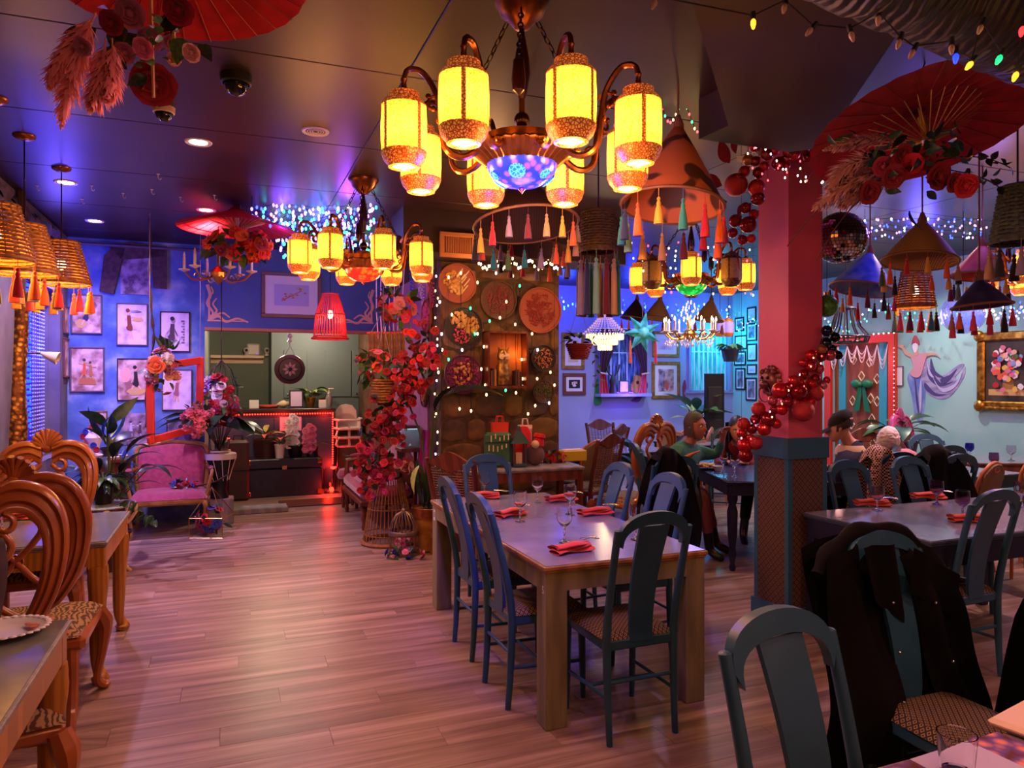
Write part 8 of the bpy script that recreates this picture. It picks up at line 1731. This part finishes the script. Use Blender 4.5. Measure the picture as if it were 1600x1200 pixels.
drape('winter_coat', 'black and pink houndstooth coat on a chair behind the right-hand table', 'coat', (P(1372, 700, 5.75).x, 5.75, 0), .3, .42, 1.1, .62, .6, 'houndstooth', .08, 6, .5); drape('winter_coat', 'black coat over a chair behind the right-hand table', 'coat', (P(1462, 700, 5.6).x, 5.6, 0), .2, .56, 1.12, .7, .6, 'coat_black', .08, 7, .5)
for (u, Y, l) in ((1372, 5.9, 'blue chair under the houndstooth coat'), (1462, 5.75, 'blue chair under the black coat behind the right-hand table')): dup(ch, (P(u, 700, Y).x, Y+.12, 0), .25, l)
# ================================================================ bauble garlands on the pillar
for n_, c_, r_ in (('bb_red', '#c01820', .28), ('bb_crimson', '#8a0c18', .2), ('bb_glit', '#a81820', .4), ('bb_rose', '#c05060', .25), ('bb_navy', '#101430', .2), ('bb_black', '#0c0a10', .15), ('bb_pink', '#c87080', .3), ('bb_gold', '#a86030', .3)): D(n_, c_, rough=r_, metal=.55, coat=.3, **(dict(c2='#d84040', scale=90, bump=.4) if n_ == 'bb_glit' else {}))
BMM = {}
def bauble_mesh(m_):
    if m_ not in BMM: BMM[m_] = MB().sph((0, 0, 0), 1, 18, 12).lathe([(.2, .97), (.2, 1.16), (0, 1.18)], 8).mesh('bauble', m_)
    return BMM[m_]
def garland(label, c, L_, fn):
    t = thing('bauble_garland', label, 'garland', c, 0, 'bauble garlands'); r = random.Random(3)
    for (u, v, rp, m_) in L_: Y = fn(u, rp); inst('bauble', bauble_mesh(m_), t, TR(P(u, v, Y)-Vector(c)) @ rotm(r.uniform(-1, 1), r.uniform(-1, 1), 0) @ Matrix.Scale(px(rp, Y), 4))
    return t
R_, X_, G_, O_, N_, K_, I_ = 'bb_red', 'bb_crimson', 'bb_glit', 'bb_rose', 'bb_navy', 'bb_black', 'bb_pink'
low = [(1219, 610, 13, R_), (1185, 639, 11, G_), (1162, 662, 10, G_), (1201, 655, 12, X_), (1194, 670, 11, R_), (1164, 696, 12, R_), (1181, 692, 11, G_), (1255, 642, 17, G_), (1247, 612, 14, X_), (1275, 615, 12, G_), (1240, 595, 9, R_), (1256, 585, 8, X_), (1266, 572, 9, R_), (1280, 576, 8, O_), (1255, 567, 7, R_), (1267, 555, 9, R_), (1284, 546, 8, 'bb_gold'), (1284, 557, 8, X_), (1297, 555, 9, O_), (1291, 536, 9, N_), (1292, 517, 9, N_), (1305, 527, 8, K_), (1310, 555, 7, K_), (1286, 602, 7, I_), (1292, 594, 6, R_), (1274, 592, 8, X_), (1207, 626, 8, O_), (1210, 640, 8, X_), (1159, 677, 8, R_), (1175, 670, 8, X_), (1165, 712, 11, X_), (1230, 628, 9, X_), (1265, 628, 10, R_), (1222, 640, 9, R_), (1240, 630, 8, O_), (1213, 662, 8, R_), (1180, 655, 8, X_), (1172, 684, 7, R_), (1268, 600, 8, R_), (1250, 598, 8, R_), (1300, 545, 7, N_), (1232, 605, 8, X_), (1195, 650, 8, X_)]
fy_ = lambda u, rp: 4.64+.10*abs(u-1232)/50-px(rp, 4.6)
garland('lower garland of red and navy baubles winding around the pink pillar', P(1225, 630, 4.6), low, fy_)
up_ = [(1180, 227, 11, R_), (1200, 221, 10, R_), (1225, 219, 13, R_), (1254, 207, 10, R_), (1281, 211, 13, R_), (1150, 289, 18, G_), (1182, 293, 13, R_), (1169, 250, 9, 'bb_gold'), (1194, 260, 8, R_), (1217, 256, 11, X_), (1199, 241, 10, X_), (1241, 240, 10, R_), (1273, 226, 10, X_), (1184, 310, 11, X_), (1169, 351, 13, X_), (1149, 345, 10, X_), (1174, 373, 7, R_), (1295, 256, 7, R_), (1145, 364, 8, X_), (1232, 238, 9, X_), (1210, 235, 8, R_), (1258, 228, 9, R_), (1262, 245, 8, X_), (1185, 270, 9, X_), (1163, 268, 9, R_), (1165, 325, 9, X_), (1178, 335, 8, R_), (1160, 375, 8, X_), (1180, 252, 8, X_), (1228, 258, 7, R_)]
t = garland('upper garland of red baubles with velvet leaves at the top of the pillar', P(1200, 260, 4.5), up_, lambda u, rp: 4.5+.1*abs(u-1232)/50-px(rp, 4.5)); D('velvet_leaf', '#8a1020', rough=.9)
for (u, v, a_, s_) in ((1140, 255, .6, .17), (1128, 290, 1.3, .18), (1136, 315, 2.0, .16), (1150, 240, .2, .15), (1155, 390, 2.9, .15), (1162, 320, 2.6, .14)): inst('velvet_leaf', leafm('velvet_leaf', 1, .5, .4), t, aim(P(u, v, 4.5)-P(1200, 260, 4.5), (-math.sin(a_), -.3, math.cos(a_)), 1.2, s_))
o = MB().box((0, 0, 0), (.028, .002, .036)).build('price_tag', 'paper', t, False); o.location = P(1155, 249, 4.42)-P(1200, 260, 4.5)
# ================================================================ fairy lights
for n_, c_, e_ in (('fl_blue', '#2840ff', 9), ('fl_violet', '#9060ff', 9), ('fl_white', '#f0e8ff', 9), ('fl_warm', '#ffc880', 9), ('fl_green', '#30ff90', 7), ('fl_red', '#ff4048', 7), ('fl_pink', '#ff80c0', 7), ('fl_cyan', '#40d0ff', 9)): D(n_, c_, es=e_*.8, sample=False, rough=.4)
D('cable', '#0c0a0a', rough=.6)
def fairy(label, pts, cols, size, seed=0, wire=.0022, group='fairy lights', hang=1):
    if 'between' in label or 'scattered' in label: pts = sorted(pts, key=lambda p_: p_[0]/p_[1])
    t = thing('fairy_light_string', label, 'light string', pts[0], 0, group); r = random.Random(seed); ms = {}; c0 = Vector(pts[0])
    for p_ in pts: ms.setdefault(r.choice(cols), []).append(Vector(p_)-c0)
    for k, L_ in ms.items():
        m = MB()
        for q_ in L_: m.sph(q_-Vector((0, 0, size)), size, 5, 4, (1, 1, 1.5))
        o = m.build('bulbs', k, t, False); o['kind'] = 'stuff'
    L_ = [Vector(p_)-c0 for p_ in pts]
    if hang: L_ = [Vector((L_[0].x, L_[0].y, CEIL-c0.z))]+L_+[Vector((L_[-1].x, L_[-1].y, CEIL-c0.z))]
    MB().tube(L_, wire, 4).build('wire', 'cable', t); return t
r = random.Random(12)
def ceilpts(n, u0, u1, v0, v1, drop, sd, cols=6):
    r = random.Random(sd); out = []
    for i in range(n):
        k = i/n; row = int(k*cols); f_ = k*cols-row; u = u0+(u1-u0)*(f_ if row % 2 == 0 else 1-f_)+r.uniform(-9, 9); v = v0+(v1-v0)*(row+.5+r.uniform(-.45, .45))/cols
        dz = r.uniform(.02, drop); a, b = onz(u, v, CEIL-dz); k_ = min(1, 8.88/b); out.append(W(a*k_, b*k_, HC+(CEIL-dz-HC)*k_) if u < 900 else W(a, b, CEIL-dz))
    return out
M6 = ['fl_blue', 'fl_blue', 'fl_violet', 'fl_white', 'fl_cyan', 'fl_green', 'fl_pink', 'fl_violet']
fairy('net of multicoloured fairy lights under the ceiling, nearest rows', ceilpts(130, 400, 585, 318, 350, .12, 1, 4), M6, .011, 1); fairy('net of multicoloured fairy lights under the ceiling, middle rows', ceilpts(140, 425, 590, 345, 375, .2, 2, 4), M6, .012, 2); fairy('net of multicoloured fairy lights under the ceiling by the blue header', ceilpts(120, 440, 600, 368, 402, .3, 3, 4), M6, .013, 3)
for (u, v, c_, e_) in ((440, 345, '#7040ff', 12), (500, 365, '#4050ff', 12), (545, 335, '#a040ff', 9)): a, b = onz(u, v, CEIL-.1); lamp('fairy_and_fill_glow', 'POINT', W(a, min(b, 8.6), CEIL-.16), c_, e_, .08)
pts = [W(3.3+5.1*i/150, 10.45+.1*math.sin(i), 2.93-.12*abs(math.sin(i*1.9))-.05*(i % 3)) for i in range(150)]
fairy('dense string of blue lights along the top of the far wall', pts, ['fl_blue', 'fl_blue', 'fl_blue', 'fl_cyan', 'fl_white'], .012, 4)
for a in (3.8, 5.0, 6.2, 7.4): lamp('blue_glow', 'POINT', W(a, 10.3, 2.85), '#2840ff', 16, .1)
S3 = [(687, 470), (700, 432), (720, 425), (745, 440), (775, 425), (800, 430), (812, 445), (790, 470), (765, 500), (745, 520), (722, 545), (700, 560), (690, 520), (705, 490), (735, 480), (780, 495), (805, 505), (830, 520), (840, 545), (820, 535), (815, 560), (805, 580), (818, 600), (838, 590), (860, 580), (865, 600), (858, 628), (835, 632), (825, 645), (805, 612), (760, 615), (735, 640), (718, 637), (700, 605), (685, 580), (690, 545), (742, 520), (755, 540), (752, 575), (757, 600), (790, 608), (815, 590)]
fairy('warm fairy lights wound between the trays on the stones', [W(onb(u, v, FB-.06)[0], FB-.06-.02*(i % 2), onb(u, v, FB-.06)[1]) for i, (u, v) in enumerate(S3)], ['fl_warm', 'fl_warm', 'fl_white', 'fl_green', 'fl_warm'], .011, 5)
fairy('warm fairy lights running down the edge of the stones', [W(AR-.03, FB+.04+r.uniform(0, .14), 2.62-.1*i+r.uniform(-.04, .04)) for i in range(22)], ['fl_warm', 'fl_warm', 'fl_white'], .009, 6)
fairy('warm fairy lights draped under the dark soffit', [P(745+3.1*i, 402+14*abs(math.sin(i*.35))+3*(i % 2), 5.9) for i in range(45)], ['fl_warm', 'fl_white'], .009, 7)
fairy('white fairy lights scattered among the hanging hats', [P(985+r.uniform(0, 195), 375+r.uniform(0, 85), 6+r.uniform(0, 2)) for i in range(60)], ['fl_warm', 'fl_white', 'fl_red'], .008, 8, .001)
fairy('fairy lights climbing from the big orange hat to the pillar', [P(1035+i*4.2, 168+18*math.sin(i*.6)+i*1.4, 4.1) for i in range(30)], ['fl_warm', 'fl_red', 'fl_green'], .006, 9)
fairy('blue fairy lights under the right parasol', ceilpts(90, 1350, 1540, 340, 372, .15, 10, 4), ['fl_blue', 'fl_blue', 'fl_violet', 'fl_pink', 'fl_white'], .008, 10)
fairy('string of white and green fairy lights swagged across the right wall', [W(8.2, 10.2-i*.034, 2.52+.13*math.sin(i*.16)-.05*(i % 3)+.03*math.sin(i*5)) for i in range(150)], ['fl_white', 'fl_blue', 'fl_cyan', 'fl_green', 'fl_violet'], .009, 11)
fairy('fairy lights along the right edge above the painting', [P(1540+1.2*i, 490+9*math.sin(i*.5)+r.uniform(-6, 6), 7.4) for i in range(55)], ['fl_blue', 'fl_white', 'fl_pink'], .008, 12)
fairy('tiny white lights between the upper pillar baubles', [P(1165+r.uniform(0, 125), 225+r.uniform(0, 60), 4.32) for i in range(26)], ['fl_white', 'fl_warm', 'fl_red'], .005, 13, .0012); fairy('tiny white lights between the lower pillar baubles', [P(1160+i*8+r.uniform(-6, 6), 690-i*8.5+r.uniform(-16, 16), 4.5) for i in range(17)], ['fl_white', 'fl_warm', 'fl_red'], .004, 14, .0012)
for (u, v, Y, c_, e_) in ((1440, 400, 7.5, '#6058ff', 20), (1440, 340, 5.2, '#8060ff', 6), (1550, 330, 5.2, '#a070ff', 5), (1350, 500, 8.5, '#a0a0ff', 14), (1560, 480, 7.0, '#9080ff', 9)): lamp('fairy_and_fill_glow', 'POINT', P(u, v, Y), c_, e_, .12)  # the two nearest are added in front to brighten the hats
# big cone bulbs along the duct
D('cone_off', '#b8987c', rough=.3); D('cone_amber', '#ff9020', es=3, sample=False); D('cone_blue', '#1830ff', es=3, sample=False); D('cone_green', '#10e060', es=3, sample=False); D('cone_red', '#e02020', es=5, sample=False)
cb_ = thing('cone_light_string', 'string of large cone bulbs fixed along the dark duct', 'light string', P(1176, 28, 2.2)); cm = {}
CB = [(1025, 8, 'cone_off', .4), (1177, 38, 'cone_amber', 0), (1227, 14, 'cone_off', .2), (1269, 52, 'cone_off', .7), (1329, 58, 'cone_off', -.3), (1373, 33, 'cone_off', .1), (1406, 70, 'cone_off', .3), (1428, 86, 'cone_off', .5), (1487, 78, 'cone_off', 0), (1494, 92, 'cone_blue', .1), (1519, 105, 'cone_amber', .7), (1564, 95, 'cone_green', .5), (1589, 121, 'cone_amber', .4), (1534, 47, 'cone_off', .4), (1598, 50, 'cone_red', .2)]
for (u, v, m_, a_) in CB:
    if m_ not in cm: cm[m_] = MB().lathe([(.004, 0), (.008, -.006), (.0085, -.014), (.0045, -.028), (0, -.032)], 10).mesh('bulb', m_)
    b_ = inst('bulb', cm[m_], cb_, TR(P(u, v-8, 2.15)-P(1176, 28, 2.2)) @ rotm(0, a_, 0)); inst('socket', cm.setdefault('s', MB().lathe([(0, .022), (.007, .022), (.008, 0), (.006, 0)], 8).mesh('socket', 'cable')), b_)
MB().tube([P(u, v-14, 2.17)-P(1176, 28, 2.2) for u, v, _, _ in sorted(CB)], .0025, 4).build('wire', 'cable', cb_); lamp('cone_green', 'POINT', P(1562, 92, 2.1), '#20e070', .08, .02); lamp('cone_amber', 'POINT', P(1590, 112, 2.1), '#ffa030', .3, .02)
# ================================================================ ceiling fittings
D('can_lens', '#fff0e0', es=14, sample=False); D('can_trim', '#d8c8c8', rough=.4)
for i, (u, v, k_) in enumerate(CANS):
    a, b = onz(u, v, CEIL); t = thing('downlight', ['largest lit downlight left of the big chandelier', 'lit downlight above the wicker pendants', 'lit downlight beside the middle parasol', 'lit downlight nearest the blue wall'][i], 'downlight', W(a, b, CEIL), 0, 'recessed downlights')
    MB().lathe([(.055, -.002), (.08, -.008), (.085, 0)], 20).build('trim_ring', 'can_trim', t); MB().lathe([(0, -.003), (.056, -.003)], 16).build('lens', 'can_lens', t)
for (u, v, l) in ((493, 205, 'unlit round ceiling speaker left of the big chandelier'), (700, 353, 'unlit downlight in front of the air vent')):
    a, b = onz(u, v, CEIL); t = thing('ceiling_speaker', l, 'ceiling fitting', W(a, b, CEIL)); MB().lathe([(.06, -.003), (.08, -.008), (.085, 0)], 20).build('trim_ring', 'can_trim', t)
    for q_ in (.015, .03, .045): MB().lathe([(q_, -.004), (q_+.006, -.006), (q_+.008, -.003)], 16).build('grille_ring', 'can_trim', t)
D('dome', '#08080c', rough=.03, spec=.8)
for (u, v, l, m_, s_) in ((369, 118, 'black dome security camera on the ceiling', 'black', 1.3), (256, 168, 'white-rimmed dome security camera on the ceiling', 'cream', 1.0)):
    a, b = onz(u, v, CEIL); t = thing('dome_camera', l, 'camera', W(a, b, CEIL)); MB().lathe([(0, 0), (.06*s_, 0), (.058*s_, -.03*s_), (.05*s_, -.035*s_)], 20).build('housing', m_, t); MB().sph((0, 0, -.034*s_), .046*s_, 18, 10).build('dome', 'dome', t)
hk = MB().tube([(0, 0, 0), (0, 0, -.025), (.008, 0, -.04), (.018, 0, -.042), (.024, 0, -.03)], .003, 5).lathe([(0, 0), (.012, 0), (.012, -.004), (0, -.004)], 8).mesh('ceiling_hook', 'can_trim')
for i, (u, v) in enumerate(((247, 272), (143, 290), (58, 290), (128, 311), (192, 302), (282, 308), (335, 305), (40, 325), (237, 296))):
    a, b = onz(u, v, CEIL); o = inst('ceiling_hook', hk, None, TR(W(a, b, CEIL))); tag(o, 'small white hook screwed into the dark ceiling', 'hook', 'ceiling hooks')

bpy.data.scenes.remove(TMP)
